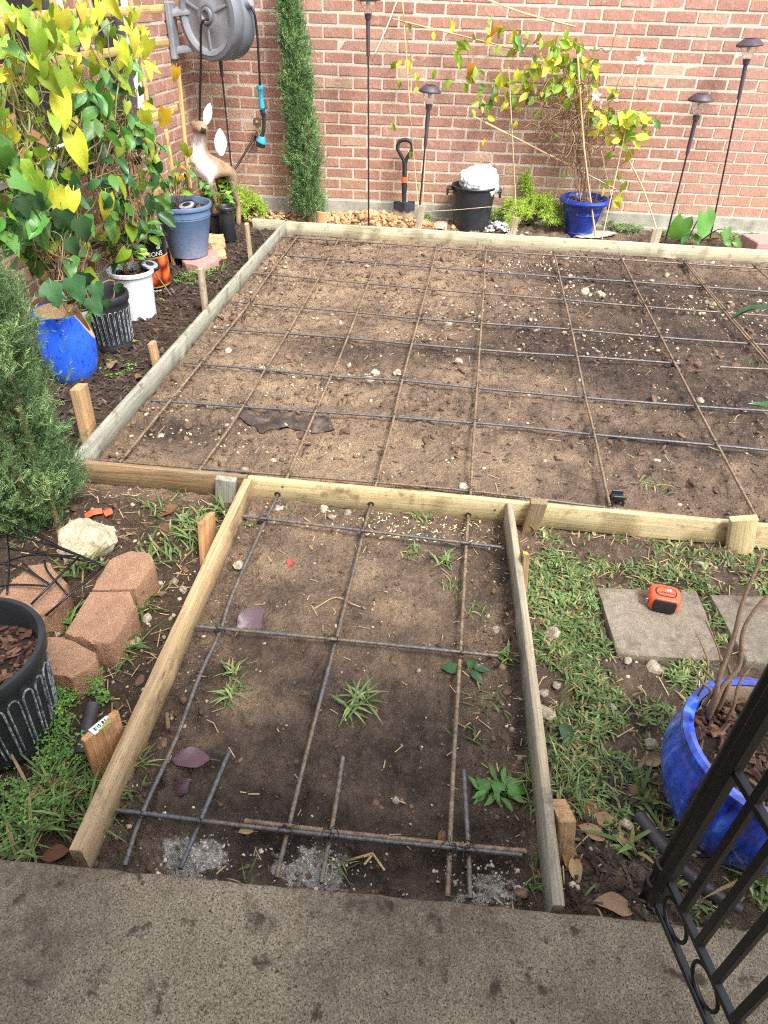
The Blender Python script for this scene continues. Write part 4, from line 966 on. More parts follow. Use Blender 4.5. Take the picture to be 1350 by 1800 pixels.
for px, py, w_, lb in [(970, 1115, 30, 'pale stone in the lawn halfway along the grey path board'), (1152, 1175, 34, 'white stone in the grass below the stepping stone'), (1234, 997, 28, 'white stone between the stepping stone and the yellow stake'), (981, 1205, 20, 'round pale stone in the lawn beside the grey path board'),
        (1103, 1162, 16, 'small tan stone at the stepping stone corner'), (1075, 1247, 24, 'grey white stone in the middle of the lawn'), (1143, 1310, 26, 'upright white stone beside the cobalt pot'), (955, 1218, 20, 'brown stone against the grey path board'), (960, 1252, 34, 'brown lumpy stone against the grey path board lower down'),
        (268, 1022, 20, 'white pebble right of the edging blocks'), (280, 1026, 15, 'cream pebble beside a white pebble at the edging blocks'), (308, 1022, 18, 'white pebble nearest the tan path board'), (322, 1037, 18, 'grey pebble beside the tan path board'), (260, 1088, 20, 'white pebble beside the middle edging block'), (237, 1128, 22, 'cream stone near the yellow leaf at the edging blocks'),
        (418, 994, 18, 'pale pebble inside the path at upper left'), (569, 896, 20, 'pale stone under the yellow board by the first hole'), (582, 910, 17, 'second pale stone under the yellow board'), (487, 897, 22, 'pale stone beside the bent left rebar'), (612, 903, 17, 'pale stone under the middle of the yellow board'),
        (662, 657, 20, 'white stone on the third crosswise rebar'), (648, 668, 18, 'smaller white stone beneath the third crosswise rebar'), (698, 656, 16, 'tan stone right of the white stone in the bed'), (806, 636, 16, 'white stone left of the fifth long rebar'), (787, 571, 16, 'brown stone in the middle of the large bed'), (1247, 533, 24, 'white stone beside the doubled rebar'), (1054, 520, 22, 'white stone in the rubble patch of the large bed'), (1030, 516, 24, 'largest white stone in the rubble patch of the large bed'),
        (873, 1108, 16, 'white pebble beside the middle crosswise rebar'), (695, 1407, 14, 'small white pebble near the right long rebar'), (1100, 1450, 30, 'mottled grey stone among dead leaves right of the path')]:
    q = G(px, py); s = w_*mpp(q); o = put('stone', R.choice(RS), None, q+Vector((0, 0, s*.02)), (R.uniform(-.5, .5), R.uniform(-.5, .5), R.uniform(0, 6)), (s*1.1, s*.95, s*.75)); tag(o, lb, 'stone', 'loose stones')
# ================================================================== GARDEN GEAR
ROD = simple('dark_rod', [srgb(40, 36, 40), srgb(58, 52, 56)], 40, .5, 0, metal=.3)
CAPM = simple('bronze_plastic', [srgb(56, 48, 54), srgb(78, 68, 74)], 14, .5, .1)
m = NT('clear_lamp_glass'); m.b.inputs['Transmission Weight'].default_value = .92; m.b.inputs['IOR'].default_value = 1.12; LGLASS = m.out((.93, .92, .9, 1), .08, None)
m.b.inputs['Alpha'].default_value = .55
PANEL = simple('solar_panel', [srgb(30, 30, 38), srgb(44, 44, 54)], 30, .25, 0)
def solar(cap, gl, sl, base, Y, label, w_=.158):
    """cap, glass bottom, sleeve bottom and base as sighted on the plane y = Y"""
    T0, B0 = PYY(*cap, Y), PYY(*base, Y); t = thing('solar_light', label, 'garden light', B0, group='solar stake lights')
    ax = (T0-B0).normalized(); L = (T0-B0).length; lg = (PYY(*gl, Y)-B0).length; ls = (PYY(*sl, Y)-B0).length
    x = ax.orthogonal().normalized(); y = ax.cross(x); M = Matrix(((x.x, y.x, ax.x, B0.x), (x.y, y.y, ax.y, B0.y), (x.z, y.z, ax.z, B0.z), (0, 0, 0, 1)))
    r_ = w_/2
    mb = MB(); tube(mb, [M @ Vector((0, 0, -.06)), M @ Vector((0, 0, ls+.02))], .0058, 8); mb.build('rod', ROD, t, 60)
    mb = MB(); lathe(mb, [(.0, ls), (.0115, ls), (.0135, lg-.03), (.019, lg-.028), (.021, lg-.01), (.024, lg), (.0, lg+.004)], 14, M); mb.build('sleeve', CAPM, t, 40)
    n = 16; mb = MB(); lathe(mb, [(.022, lg-.002), (.028, lg+.012), (r_*.62, L-.045), (r_*.68, L-.034)], n*3, M, fr=lambda a, r, z: r*(1-.05*abs(math.sin(a*n/2)))); mb.build('glass', LGLASS, t, 180)
    mb = MB(); lathe(mb, [(r_*.66, L-.038), (r_*.97, L-.036), (r_, L-.030), (r_*.98, L-.024), (r_*.62, L), (r_*.55, L+.003), (0, L+.004)], 32, M); cp = mb.build('cap', CAPM, t, 35)
    mb = MB(); box(mb, (0, 0, L+.0055), (r_*.62, r_*.62, .003), M); mb.build('solar_panel', PANEL, cp)
    mb = MB(); lathe(mb, [(.010, L-.065), (.012, L-.04), (0, L-.066)][:2], 10, M); mb.build('bulb', TXTW, t, 60)
solar((378, 11), (384, 53), (391, 134), (412, 345), 5.1, 'solar stake light standing in front of the grey hose reel', .15)
solar((647, -12), (646, 24), (647, 99), (648, 392), 5.12, 'tall solar stake light left of the shovel, its lamp cut by the top edge')
solar((757, 151), (750, 183), (745, 257), (734, 404), 5.06, 'short solar stake light between the shovel and the black bucket', .142)
solar((1234, 166), (1222, 202), (1206, 271), (1168, 430), 5.08, 'leaning solar stake light left of the rightmost one', .152)
solar((1320, 69), (1309, 104), (1301, 175), (1251, 405), 5.33, 'tallest leaning solar stake light at the far right', .158)
# round solar discs
DISC = simple('disc_lens', [srgb(120, 124, 128), srgb(160, 164, 168)], 30, .3, .1); DRIM = simple('disc_rim', [srgb(40, 40, 44), srgb(60, 60, 64)], 30, .35, 0, metal=.4)
def sdisc(q, r_, rot, label, rodto=None):
    t = thing('solar_disc_light', label, 'garden light', q, group='round solar disc lights'); M = Matrix.Translation(q) @ rotm(*rot)
    mb = MB(); lathe(mb, [(0, -.012), (r_*.9, -.012), (r_, -.004), (r_, .004), (r_*.92, .008), (r_*.8, .006)], 28, M); mb.build('housing', DRIM, t, 40)
    mb = MB(); lathe(mb, [(r_*.8, .0055), (r_*.5, .009), (r_*.48, .0075), (0, .008)], 28, M); ln = mb.build('lens', DISC, t, 40)
    mb = MB(); disc(mb, r_*.42, .0092, 16, M); mb.build('solar_panel', PANEL, ln)
    if rodto is not None: mb = MB(); tube(mb, [q, rodto], .004, 6); mb.build('cane', TW, t)
q = BP_+Vector((.045, -.05, BPH-.005)); sdisc(q, .057, (.25, -.1, 0), 'round solar disc light lying in the slate blue pot', None)
q = P(263, 466, .26); sdisc(q, .05, (.15, .25, .2), 'round solar disc light tilted on the white bucket rim', P(306, 527, .0))
# shovel leaning on the wall
t0 = PW(712, 246, .09); b0 = PW(710, 384, .16); b0.z = max(b0.z, .035); sh = thing('shovel', 'short black shovel with orange collar leaning against the brick wall', 'shovel', b0)
SHB = simple('shovel_black', [srgb(30, 30, 33), srgb(50, 50, 54)], 30, .4, .1); ORG_ = simple('orange_plastic', [srgb(222, 92, 48), srgb(238, 112, 62)], 20, .4, .05)
ax = (t0-b0).normalized(); L = (t0-b0).length; x = Vector((1, .05, 0)); x = (x-ax*x.dot(ax)).normalized(); y = ax.cross(x)
M = Matrix(((x.x, y.x, ax.x, b0.x), (x.y, y.y, ax.y, b0.y), (x.z, y.z, ax.z, b0.z), (0, 0, 0, 1)))
zs_ = lambda py: (HZ(b0.lerp(t0, .5), py)-b0.z)/ax.z
z1, z2, z3 = L*.22, L*.58, L*.72
mb = MB(); tube(mb, [M @ Vector((0, 0, z1)), M @ Vector((0, 0, z3))], .0165, 12); mb.build('shaft', SHB, sh, 60)
mb = MB(); tube(mb, [M @ Vector((0, 0, z1+.05)), M @ Vector((0, 0, z2-.06))], [.017, .021], 12); mb.build('socket', SHB, sh, 60)
mb = MB(); tube(mb, [M @ Vector((0, 0, z2-.055)), M @ Vector((0, 0, z2-.02))], .0225, 14); mb.build('collar', ORG_, sh, 60)
mb = MB(); tube(mb, spline([M @ Vector(p) for p in ((0, 0, z3-.03), (.012, 0, z3+.02), (.045, 0, z3+.075), (.052, 0, L-.05), (.04, 0, L-.012), (0, 0, L), (-.04, 0, L-.012), (-.052, 0, L-.05), (-.045, 0, z3+.075), (-.012, 0, z3+.02), (0, 0, z3-.03))], 5), .0125, 8); mb.build('handle', SHB, sh, 180)
m = NT('shovel_blade'); s_ = m.n('ShaderNodeSeparateXYZ'); m.l(m.c.outputs['Object'], s_.inputs[0])
c_ = m.mix(m.ramp(m.math('ADD', m.math('MULTIPLY', s_.outputs[2], 6), m.math('MULTIPLY', m.noise(14, 4), .6)), [(.45, (1, 1, 1, 1)), (.6, (0, 0, 0, 1))]), srgb(64, 68, 78), srgb(196, 176, 144)); BLADE = m.out(c_, .4, None, metal=.5)
mb = MB(); vs = []; fs = []; nu, nv = 10, 10
for j in range(nv+1):
    v = j/nv; z = z1+.0-(z1+.03)*v; hw = .078*(1-.02*v) if v < .55 else .078*math.sqrt(max(0, 1-((v-.55)/.45)**2*.97))
    for i in range(nu+1):
        u = i/nu*2-1; vs.append(M @ Vector((u*hw, -.012+.02*u*u-.022*math.exp(-(u/.16)**2)*(1-v)+.012*v*v, z)))
for j in range(nv):
    for i in range(nu): fs.append((j*(nu+1)+i, j*(nu+1)+i+1, (j+1)*(nu+1)+i+1, (j+1)*(nu+1)+i))
k = len(vs); vs += [Vector(v)+y*.003 for v in vs]; fs += [tuple(reversed([i+k for i in f])) for f in fs]
mb.add(vs, fs); box(mb, (-.05, -.0, z1+.002), (.05, .012, .007), M); box(mb, (.05, -.0, z1+.002), (.05, .012, .007), M); mb.build('blade', BLADE, sh, 50)
# hose reel in the corner
GREY = simple('grey_plastic', [srgb(92, 96, 104), srgb(118, 122, 129)], 9, .42, .1); GREY2 = simple('pale_grey_plastic', [srgb(98, 102, 110), srgb(146, 149, 154)], 7, .45, .12)
HOSE = simple('black_hose', [srgb(24, 22, 22), srgb(38, 34, 34)], 30, .45, 0)
rc = PYY(362, 28, 4.93); rn_ = Vector((-.42, -.905, 0)).normalized(); side = Vector((rn_.y, -rn_.x, 0))*-1
M = Matrix(((side.x, 0, rn_.x, rc.x), (side.y, 0, rn_.y, rc.y), (0, 1, 0, rc.z), (0, 0, 0, 1)))
if M.determinant() < 0: M = Matrix(((-side.x, 0, rn_.x, rc.x), (-side.y, 0, rn_.y, rc.y), (0, 1, 0, rc.z), (0, 0, 0, 1)))
reel = thing('hose_reel', 'round grey wall mounted hose reel in the brick corner', 'hose reel', rc)
Rr = .232
mb = MB(); lathe(mb, [(Rr*.86, .004), (Rr*.97, .0), (Rr, -.012), (Rr, -.075), (Rr*.985, -.08), (Rr*.985, -.09), (Rr, -.095), (Rr*.99, -.19), (Rr*.9, -.212), (0, -.212)], 56, M); mb.build('drum', GREY, reel, 40)
mb = MB(); lathe(mb, [(0, -.012), (.05, -.012), (.052, -.006), (.075, -.006), (.085, -.014), (Rr*.72, -.014), (Rr*.78, .0), (Rr*.865, .006)], 56, M); fp = mb.build('face_plate', GREY2, reel, 40)
for a in (.35, 2.75, -1.57):
    mb = MB(); box(mb, (Rr*.52, 0, -.009), (Rr*.44, .016, .012), M @ Matrix.Rotation(a, 4, 'Z'), .003); mb.build('rib', GREY2, fp)
mb = MB(); lathe(mb, [(.05, -.013), (.042, .006), (.03, .008), (.022, -.004), (0, -.004)], 24, M); mb.build('hub', GREY, fp, 40)
mb = MB(); box(mb, (0, 0, 0), (.13, .12, .07), Matrix.Translation(PYY(417, 2, 4.98)) @ Matrix.Rotation(.3, 4, 'Z'), .012); mb.build('hose_guide', GREY, reel)
mb = MB(); lathe(mb, [(0, -.03), (.024, -.026), (.03, 0), (.024, .026), (0, .03)], 16, Matrix.Translation(PYY(436, 6, 4.95)) @ rotm(.4, 1.2, 0)); mb.build('hose_stop', GREY2, reel, 60)
for px, py in ((425, 50), (403, 92)):
    mb = MB(); box(mb, PYY(px, py, 4.92), (.03, .03, .024), Matrix.Identity(4), .004); mb.build('lug', GREY2, reel)
bk = PX(308, 55, SX+.035)
mb = MB(); box(mb, (SX+.02, bk.y, 1.16), (.035, .11, .30), None, .008); mb.build('wall_bracket', GREY2, reel)
for z in (1.25, 1.06):
    mb = MB(); a = Vector((SX+.03, bk.y, z)); b = Vector((rc.x-.02, rc.y+.09, z+.03)); tube(mb, [a, b], .026, 8, sy=.6); mb.build('bracket_arm', GREY2, reel, 60)
mb = MB(); g = [PYY(x, y, Y) for x, y, Y in ((366, 34, 4.9), (358, 36, 4.87), (353, 52, 4.9), (353, 120, 4.95), (351, 205, 5.0), (352, 290, 5.05), (372, 310, 5.05), (390, 312, 5.1), (412, 298, 5.2), (438, 256, 5.3), (450, 240, 5.36))]
tube(mb, spline(g, 6), .0075, 8); tag(mb.build('garden_hose', HOSE, None, 180), 'black feed hose from the reel hub down to the wall tap', 'hose')
mb = MB(); g = [PYY(x, y, Y) for x, y, Y in ((438, 10, 4.95), (447, 24, 4.95), (452, 60, 4.97), (455, 110, 4.98), (457, 150, 4.99))]
tube(mb, spline(g, 6), .0075, 8); tag(mb.build('garden_hose', HOSE, None, 180), 'black hose end hanging from the reel to the teal sprayer', 'hose')
TEAL = simple('teal_plastic', [srgb(38, 140, 168), srgb(60, 164, 190)], 20, .4, .05)
q0 = PYY(457, 151, 5.0); wand = thing('spray_wand', 'teal and black hose spray wand hanging against the brick wall', 'spray wand', q0)
pt = lambda x, y: PYY(x, y, 5.0)
mb = MB(); tube(mb, [pt(457, 150), pt(458, 157), pt(458.2, 158), pt(459, 176), pt(461, 192)], [.021, .021, .0165, .016, .019], 12); mb.build('grip', TEAL, wand, 50)
mb = MB(); tube(mb, spline([pt(461, 190), pt(463, 200), pt(464, 218), pt(463, 230), pt(460, 240)], 5), [.019]*6+[.012]*15, 10); mb.build('barrel', SHB, wand, 60)
mb = MB(); tube(mb, [pt(467, 193), pt(466, 199)], .009, 8); mb.build('trigger', TEAL, wand)
mb = MB(); tube(mb, [pt(460, 240), pt(460, 247), pt(459, 250)], [.022, .033, .034], 16); hd = mb.build('spray_head', TEAL, wand, 50)
mb = MB(); tube(mb, [pt(459, 250), pt(458, 258)], [.033, .03], 16); mb.build('face_ring', SHB, hd, 50)
BRASS = simple('old_brass', [srgb(96, 84, 66), srgb(140, 124, 98)], 60, .5, .2, metal=.6)
q0 = PW(453, 228, .0); tap = thing('wall_tap', 'old brass wall tap behind the hose sprayer', 'tap', q0)
mb = MB(); tube(mb, [PW(453, 228, -.02), PW(453, 228, .08)], .014, 10); tube(mb, spline([PW(453, 230, .06), PW(455, 236, .07), PW(454, 243, .075)], 4), .013, 10); mb.build('spout', BRASS, tap, 60)
mb = MB(); tube(mb, [PW(453, 228, .06), PW(452, 216, .07)], .009, 8); mb.build('stem', BRASS, tap, 60)
mb = MB(); lathe(mb, [(.012, -.004), (.03, -.004), (.032, 0), (.03, .005), (.012, .005)], 14, Matrix.Translation(PW(452, 215, .07)) @ rotm(PI/2), fr=lambda a, r, z: r*(1+.08*math.sin(6*a))); mb.build('wheel', BRASS, tap, 50)
# ---- deer statue
dc = PYY(356, 300, 4.78); zb = dc.z
bk_ = Vector((.5, .87, 0)).normalized(); sd = Vector((bk_.y, -bk_.x, 0))
base = Vector((dc.x, dc.y, .03)); deer = thing('deer_statue', 'brown and white doe statue standing by the brick corner', 'statue', base)
D = lambda b, s, z: dc+bk_*b+sd*s+Vector((0, 0, z-zb))
hd_ = PYY(351, 222, 4.75); nk = PYY(352, 245, 4.77)
V = []; E_ = []; Rad = []
def jv(p, r_, par=None):
    V.append(Vector(p)); Rad.append((r_*1.3, r_*1.3)); 
    if par is not None: E_.append((par, len(V)-1))
    return len(V)-1
zc = zb-.01
hip = jv(D(.19, 0, zc+.065), .07); mid = jv(D(.10, 0, zc+.04), .072, hip); che = jv(D(.02, 0, zc+.005), .072, mid); bre = jv(D(-.02, 0, zc+.075), .058, che)
n1_ = jv(nk.lerp(D(-.02, 0, zc+.075), .45), .042, bre); n2_ = jv(nk, .034, n1_); h1 = jv(hd_+Vector((0, 0, .0)), .043, n2_); mz = PYY(358, 231, 4.66); h2 = jv(hd_.lerp(mz, .6), .031, h1); h3 = jv(mz, .02, h2)
for s in (-1, 1):
    a = jv(D(.03, s*.045, zc-.05), .034, che); b = jv(D(.02, s*.048, zc-.17), .019, a); c_ = jv(D(.02, s*.048, zc-.3), .014, b); jv(D(.005, s*.048, .035), .017, c_)
    a = jv(D(.2, s*.05, zc-.02), .044, hip); b = jv(D(.19, s*.052, zc-.14), .026, a); c_ = jv(D(.24, s*.052, zc-.23), .015, b); jv(D(.22, s*.052, .035), .015, c_)
me = bpy.data.meshes.new('body'); me.from_pydata([v-base for v in V], E_, []); me.update()
o = bpy.data.objects.new('tmp', me); COL.objects.link(o); sk = o.modifiers.new('skin', 'SKIN')
for i, sv in enumerate(me.skin_vertices[0].data): sv.radius = Rad[i]; sv.use_root = (i == 0)
ss = o.modifiers.new('sub', 'SUBSURF'); ss.levels = 2; ss.render_levels = 2
dm = bpy.data.meshes.new_from_object(o.evaluated_get(bpy.context.evaluated_depsgraph_get())); bpy.data.objects.remove(o)
wt = []
for v in dm.vertices:
    p = v.co+base; b = (p-dc).dot(bk_); f = -v.normal.dot(bk_)
    wv = float(sstep(-.15, .35, f)*sstep(zc-.1, zc-.04, p.z)*(1-sstep(hd_.z-.05, hd_.z-.025, p.z))*(1-sstep(.02, .07, b)))
    if (p-mz).length < .021: wv = -1.
    wt.append(wv)
at = dm.attributes.new('white', 'FLOAT', 'POINT'); at.data.foreach_set('value', wt)
m = NT('deer_paint'); c_ = m.ramp(m.noise(14, 5, .6), [(.3, srgb(128, 102, 80)), (.7, srgb(168, 140, 114))])
c_ = m.mix(m.attr('white'), c_, m.ramp(m.noise(30, 4, .7), [(.3, srgb(190, 182, 170)), (.5, srgb(226, 222, 214))])); c_ = m.mix(m.math('LESS_THAN', m.attr('white'), -.3), c_, srgb(30, 25, 23))
DEER = m.out(c_, .7, m.noise(60, 4), .15, .004); dm.materials.append(DEER); dm.shade_smooth()
o = bpy.data.objects.new('body', dm); COL.objects.link(o); o.parent = deer; ORG[o.name] = base
EARW = simple('white_paint', [srgb(212, 210, 206), srgb(234, 232, 228)], 40, .6, .1); DK = simple('eye_black', [srgb(18, 15, 14)], 20, .2, 0)
def blade(mb, a, b, wdt, th=.008, nrm=Vector((.1, -1, .2))):
    a, b = Vector(a), Vector(b); ax = (b-a); L = ax.length; ax.normalize(); s = ax.cross(nrm).normalized(); nn = s.cross(ax)
    vs = []; fs = []; n = 8
    for i in range(n+1):
        t = i/n; w_ = wdt*math.sin(PI*min(1, t*.93+.05))**.8
        for j, (u, k) in enumerate(((-1, 0), (0, 1), (1, 0), (0, -.4))): vs.append(a+ax*L*t+s*u*w_/2+nn*k*th)
    for i in range(n):
        for j in range(4): fs.append((i*4+j, i*4+(j+1) % 4, i*4+4+(j+1) % 4, i*4+4+j))
    fs.append((0, 1, 2, 3)); fs.append((n*4+3, n*4+2, n*4+1, n*4)); mb.add(vs, fs)
mb = MB(); blade(mb, PYY(361, 220, 4.76), PYY(369, 181, 4.78), .056); mb.build('ear', EARW, deer, 60)
mb = MB(); blade(mb, PYY(345, 218, 4.74), PYY(334, 217, 4.76), .035); mb.build('ear', DEER, deer, 60)
mb = MB(); blade(mb, PYY(389, 274, 4.95), PYY(386, 226, 5.0), .082, .012); mb.build('tail', EARW, deer, 60)
for px, py in ((346, 221), (357, 218)):
    vs, fs = lump(3, 2, 0.); mb = MB(); mb.add(vs, fs, TRS(PYY(px, py, 4.722), (0, 0, 0), .016)); mb.build('eye', DK, deer, 180)
# ---- tape measure
q = P(1163, 1062, .036); tm = thing('tape_measure', 'orange and black tape measure lying on the stepping stone', 'tape measure', (q.x, q.y, .035)); M = Matrix.Translation((q.x, q.y+.0, .035)) @ Matrix.Rotation(-.16, 4, 'Z')
TO = simple('tape_orange', [srgb(226, 84, 48), srgb(238, 100, 62)], 20, .4, .1); TB = simple('tape_black_rubber', [srgb(20, 19, 20), srgb(38, 36, 36)], 40, .55, .2)
def rrect(w_, h_, r_, n=6, top_r=None):
    pts = []
    for cx, cy, a0, rr_ in ((w_/2, h_/2, 0, top_r or r_), (-w_/2, h_/2, PI/2, top_r or r_), (-w_/2, -h_/2, PI, r_), (w_/2, -h_/2, 1.5*PI, r_)):
        for k in range(n+1): a = a0+PI/2*k/n; pts.append((cx-math.copysign(rr_, cx)+rr_*math.cos(a), cy-math.copysign(rr_, cy)+rr_*math.sin(a)))
    return pts
def loft(mb, loops, M, capb=True, capt=True):
    n = len(loops[0][0]); vs = []; fs = []
    for pts, z in loops: vs += [(x, y, z) for x, y in pts]
    for i in range(len(loops)-1):
        for k in range(n): fs.append((i*n+k, i*n+(k+1) % n, (i+1)*n+(k+1) % n, (i+1)*n+k))
    if capb: fs.append(tuple(range(n-1, -1, -1)))
    if capt: fs.append(tuple(range((len(loops)-1)*n, len(loops)*n)))
    mb.add(vs, fs, M)
mb = MB(); loft(mb, [(rrect(.076, .062, .018), 0), (rrect(.084, .068, .02), .006), (rrect(.085, .069, .02), .036), (rrect(.078, .063, .02), .045), (rrect(.07, .055, .018), .0475)], M); mb.build('case', TO, tm, 50)
mb = MB(); loft(mb, [(rrect(.056, .012, .005), .004), (rrect(.062, .016, .006), .012), (rrect(.062, .016, .006), .036), (rrect(.054, .012, .005), .043)], M @ Matrix.Translation((.0, -.031, 0))); mb.build('grip', TB, tm, 50)
mb = MB(); loft(mb, [(rrect(.06, .02, .006), .01), (rrect(.062, .022, .006), .04)], M @ Matrix.Translation((.012, .03, .0))); mb.build('grip', TB, tm, 50)
mb = MB(); loft(mb, [(rrect(.058, .04, .017), .0476), (rrect(.056, .038, .016), .0488)], M); fr_ = mb.build('badge', TB, tm, 50)
mb = MB(); loft(mb, [(rrect(.051, .033, .014), .0486), (rrect(.05, .032, .014), .0494)], M); mb.build('badge_panel', TO, fr_, 50)
for s, sz, xy, mt in (('STANLEY', .0105, (.001, -.005), 'k'), ("36'", .012, (.008, .008), 'w')):
    me = textmesh(s, sz, .0003); me.materials.append(simple('badge_ink', [srgb(30, 26, 22)], 10, .5, 0) if mt == 'k' else TXTW)
    o = bpy.data.objects.new('lettering', me); COL.objects.link(o); o.parent = fr_; o.matrix_basis = Matrix.Translation((-q.x, -q.y, -.035)) @ M @ Matrix.Translation((xy[0], xy[1], .0497)) @ Matrix.Rotation(PI, 4, 'Z')
mb = MB(); box(mb, (-.046, -.02, .02), (.008, .004, .02), M, .001); mb.build('hook', STEEL, tm)

# ================================================================== GATE, POSTS, PIPES, WIRE
IRON = simple('black_iron', [srgb(7, 7, 8), srgb(16, 16, 18)], 30, .38, .12, .002, 90)
# the gate hangs in a vertical plane through its bottom rail
ga, gb_ = P(1146, 1568, .13), P(1246, 1798, .13); gdir = flat(gb_-ga).normalized(); gn = Vector((gdir.y, -gdir.x, 0))
def PG(px, py):
    d_ = ray(px, py); return CAM+d_*((ga-CAM).dot(gn)/d_.dot(gn))
gate = thing('iron_gate', 'black wrought iron gate with round scrolls in the right foreground', 'gate', (ga.x, ga.y, .1))
zB = (PG(1174, 1530).z+PG(1283, 1794).z)/2; zC = (PG(1282, 1332).z+PG(1350, 1457).z)/2
GL = .80
def gp(s, z): return Vector((ga.x+gdir.x*s, ga.y+gdir.y*s, z))
Mg = Matrix(((gdir.x, -gn.x, 0, ga.x), (gdir.y, -gn.y, 0, ga.y), (0, 0, 1, 0), (0, 0, 0, 1)))
for z in (.13, zB, zC, .98, 1.06):
    mb = MB(); box(mb, (GL/2, 0, z), (GL-.012, .012, .014), Mg, .0015); mb.build('rail', IRON, gate)
for s in (.012, GL-.012):
    mb = MB(); box(mb, (s, 0, .62), (.02, .02, 1.0), Mg, .002); mb.build('stile', IRON, gate)
s0 = (PG(1206, 1592)-ga).dot(gdir); s1 = (PG(1232, 1655)-ga).dot(gdir); dp = max(.05, s1-s0)
k = 0; s = s0
while s < GL-.03:
    mb = MB(); box(mb, (s, 0, (zB+1.06)/2), (.0125, .0125, 1.06-zB), Mg, .001); mb.build('picket', IRON, gate); s += dp
rr_ = (zB-.13-.014)/2
s = (PG(1187, 1617)-ga).dot(gdir); ds = (PG(1238, 1735)-ga).dot(gdir)-s
while s < GL-.05:
    mb = MB(); tube(mb, [gp(s+rr_*.98*math.cos(a), .137+rr_+rr_*.98*math.sin(a)) for a in np.linspace(0, 2*PI, 25)], .0034, 6, False); mb.build('scroll', IRON, gate, 180); s += max(.06, ds)
# hinge post
pb_ = P(1128, 1592, .0); post = thing('gate_post', 'round black iron gate post with collars beside the walkway', 'post', (pb_.x, pb_.y, 0))
mb = MB(); lathe(mb, [(0, -.1), (.0125, -.1), (.0125, 1.25), (0, 1.25)], 16, Matrix.Translation((pb_.x, pb_.y, 0))); mb.build('pole', IRON, post, 50)
mb = MB(); lathe(mb, [(0, 0), (.026, 0), (.028, .01), (.024, .016), (.0127, .018)], 20, Matrix.Translation((pb_.x, pb_.y, .012))); mb.build('base_flange', IRON, post, 50)
for z in (.09, .155, .8):
    mb = MB(); lathe(mb, [(.0127, -.014), (.017, -.012), (.017, .012), (.0127, .014)], 18, Matrix.Translation((pb_.x, pb_.y, z))); cl_ = mb.build('hinge_collar', IRON, post, 50)
    mb = MB(); a = Vector((pb_.x, pb_.y, z)); b = gp(.012, z); tube(mb, [a, b], .007, 8); mb.build('hinge_pin', IRON, post, 50)
lp = P(6, 1432, .0); post = thing('gate_post', 'black iron post foot at the left edge below the fluted pot', 'post', (lp.x, lp.y, 0))
mb = MB(); lathe(mb, [(0, -.1), (.0125, -.1), (.0125, 1.2), (0, 1.2)], 16, Matrix.Translation((lp.x-.006, lp.y, 0))); mb.build('pole', IRON, post, 50)
mb = MB(); lathe(mb, [(0, 0), (.02, 0), (.022, .012), (.019, .03), (.0127, .034)], 20, Matrix.Translation((lp.x-.006, lp.y, .01))); mb.build('base_flange', IRON, post, 50)
PIPE = simple('dark_pipe', [srgb(44, 40, 44), srgb(70, 64, 68)], 30, .5, .1, .002, 200)
mb = MB(); tube(mb, spline([P(1122, 1432, .03), P(1160, 1480, .025), P(1220, 1545, .02), P(1300, 1600, .01)], 6), .0165, 14); tag(mb.build('irrigation_pipe', PIPE, None, 60), 'dark plastic pipe lying behind the iron gate', 'pipe')
mb = MB(); tube(mb, [P(142, 1328, .02), P(163, 1240, .03)], .017, 14); tag(mb.build('irrigation_pipe', PIPE, None, 60), 'dark plastic pipe lying behind the barcode stake at left', 'pipe')
q = PW(1072, 358, .05); mb = MB(); tube(mb, [PW(1074, 344, .06), PW(1070, 368, .06)], .014, 10); tag(mb.build('pipe_stub', PIPE, None, 60), 'short dark pipe stub on the wall right of the navy pot', 'pipe')
# wire rack at left
rk = thing('wire_rack', 'black wire plant rack lying over an edging block at left', 'rack', P(60, 1010, .0)); WIRE = IRON
W_ = lambda px, py, z: P(px, py, z)
for nm, pts, r_ in [('rim_wire', [(-40, 895, .10), (30, 925, .12), (90, 955, .12), (140, 977, .12), (182, 995, .115)], .0035), ('leg_wire', [(140, 977, .12), (55, 1062, .11)], .0036), ('leg_wire', [(182, 995, .115), (80, 1082, .1)], .0036),
        ('rim_wire', [(-40, 935, .09), (40, 945, .10), (120, 970, .115), (182, 995, .115)], .003), ('rib_wire', [(-20, 1035, .09), (20, 1028, .1), (85, 1030, .11)], .003), ('rib_wire', [(-20, 985, .08), (40, 1000, .1), (88, 1028, .11)], .003),
        ('rib_wire', [(78, 985, .11), (84, 1005, .115), (118, 1045, .105)], .003), ('rib_wire', [(12, 940, .1), (16, 990, .1), (12, 1044, .095)], .003), ('rib_wire', [(40, 990, .1), (62, 1010, .11), (88, 1028, .11)], .003), ('rib_wire', [(-20, 1000, .08), (50, 976, .1), (138, 978, .12)], .003), ('rib_wire', [(-20, 960, .08), (70, 972, .11), (160, 988, .115)], .003)]:
    w3 = [W_(*p) for p in pts]; mb = MB(); tube(mb, spline(w3, 6) if len(w3) > 2 else w3, r_, 6); mb.build(nm, WIRE, rk, 180)
# little black drip tube in the lawn
mb = MB(); tube(mb, spline([G(1058, 1328, .006), G(1088, 1340, .012), G(1103, 1362, .012), G(1100, 1388, .006)], 6), .003, 6); tag(mb.build('drip_tube', HOSE, None, 180), 'thin black drip tube curled in the grass', 'tube')
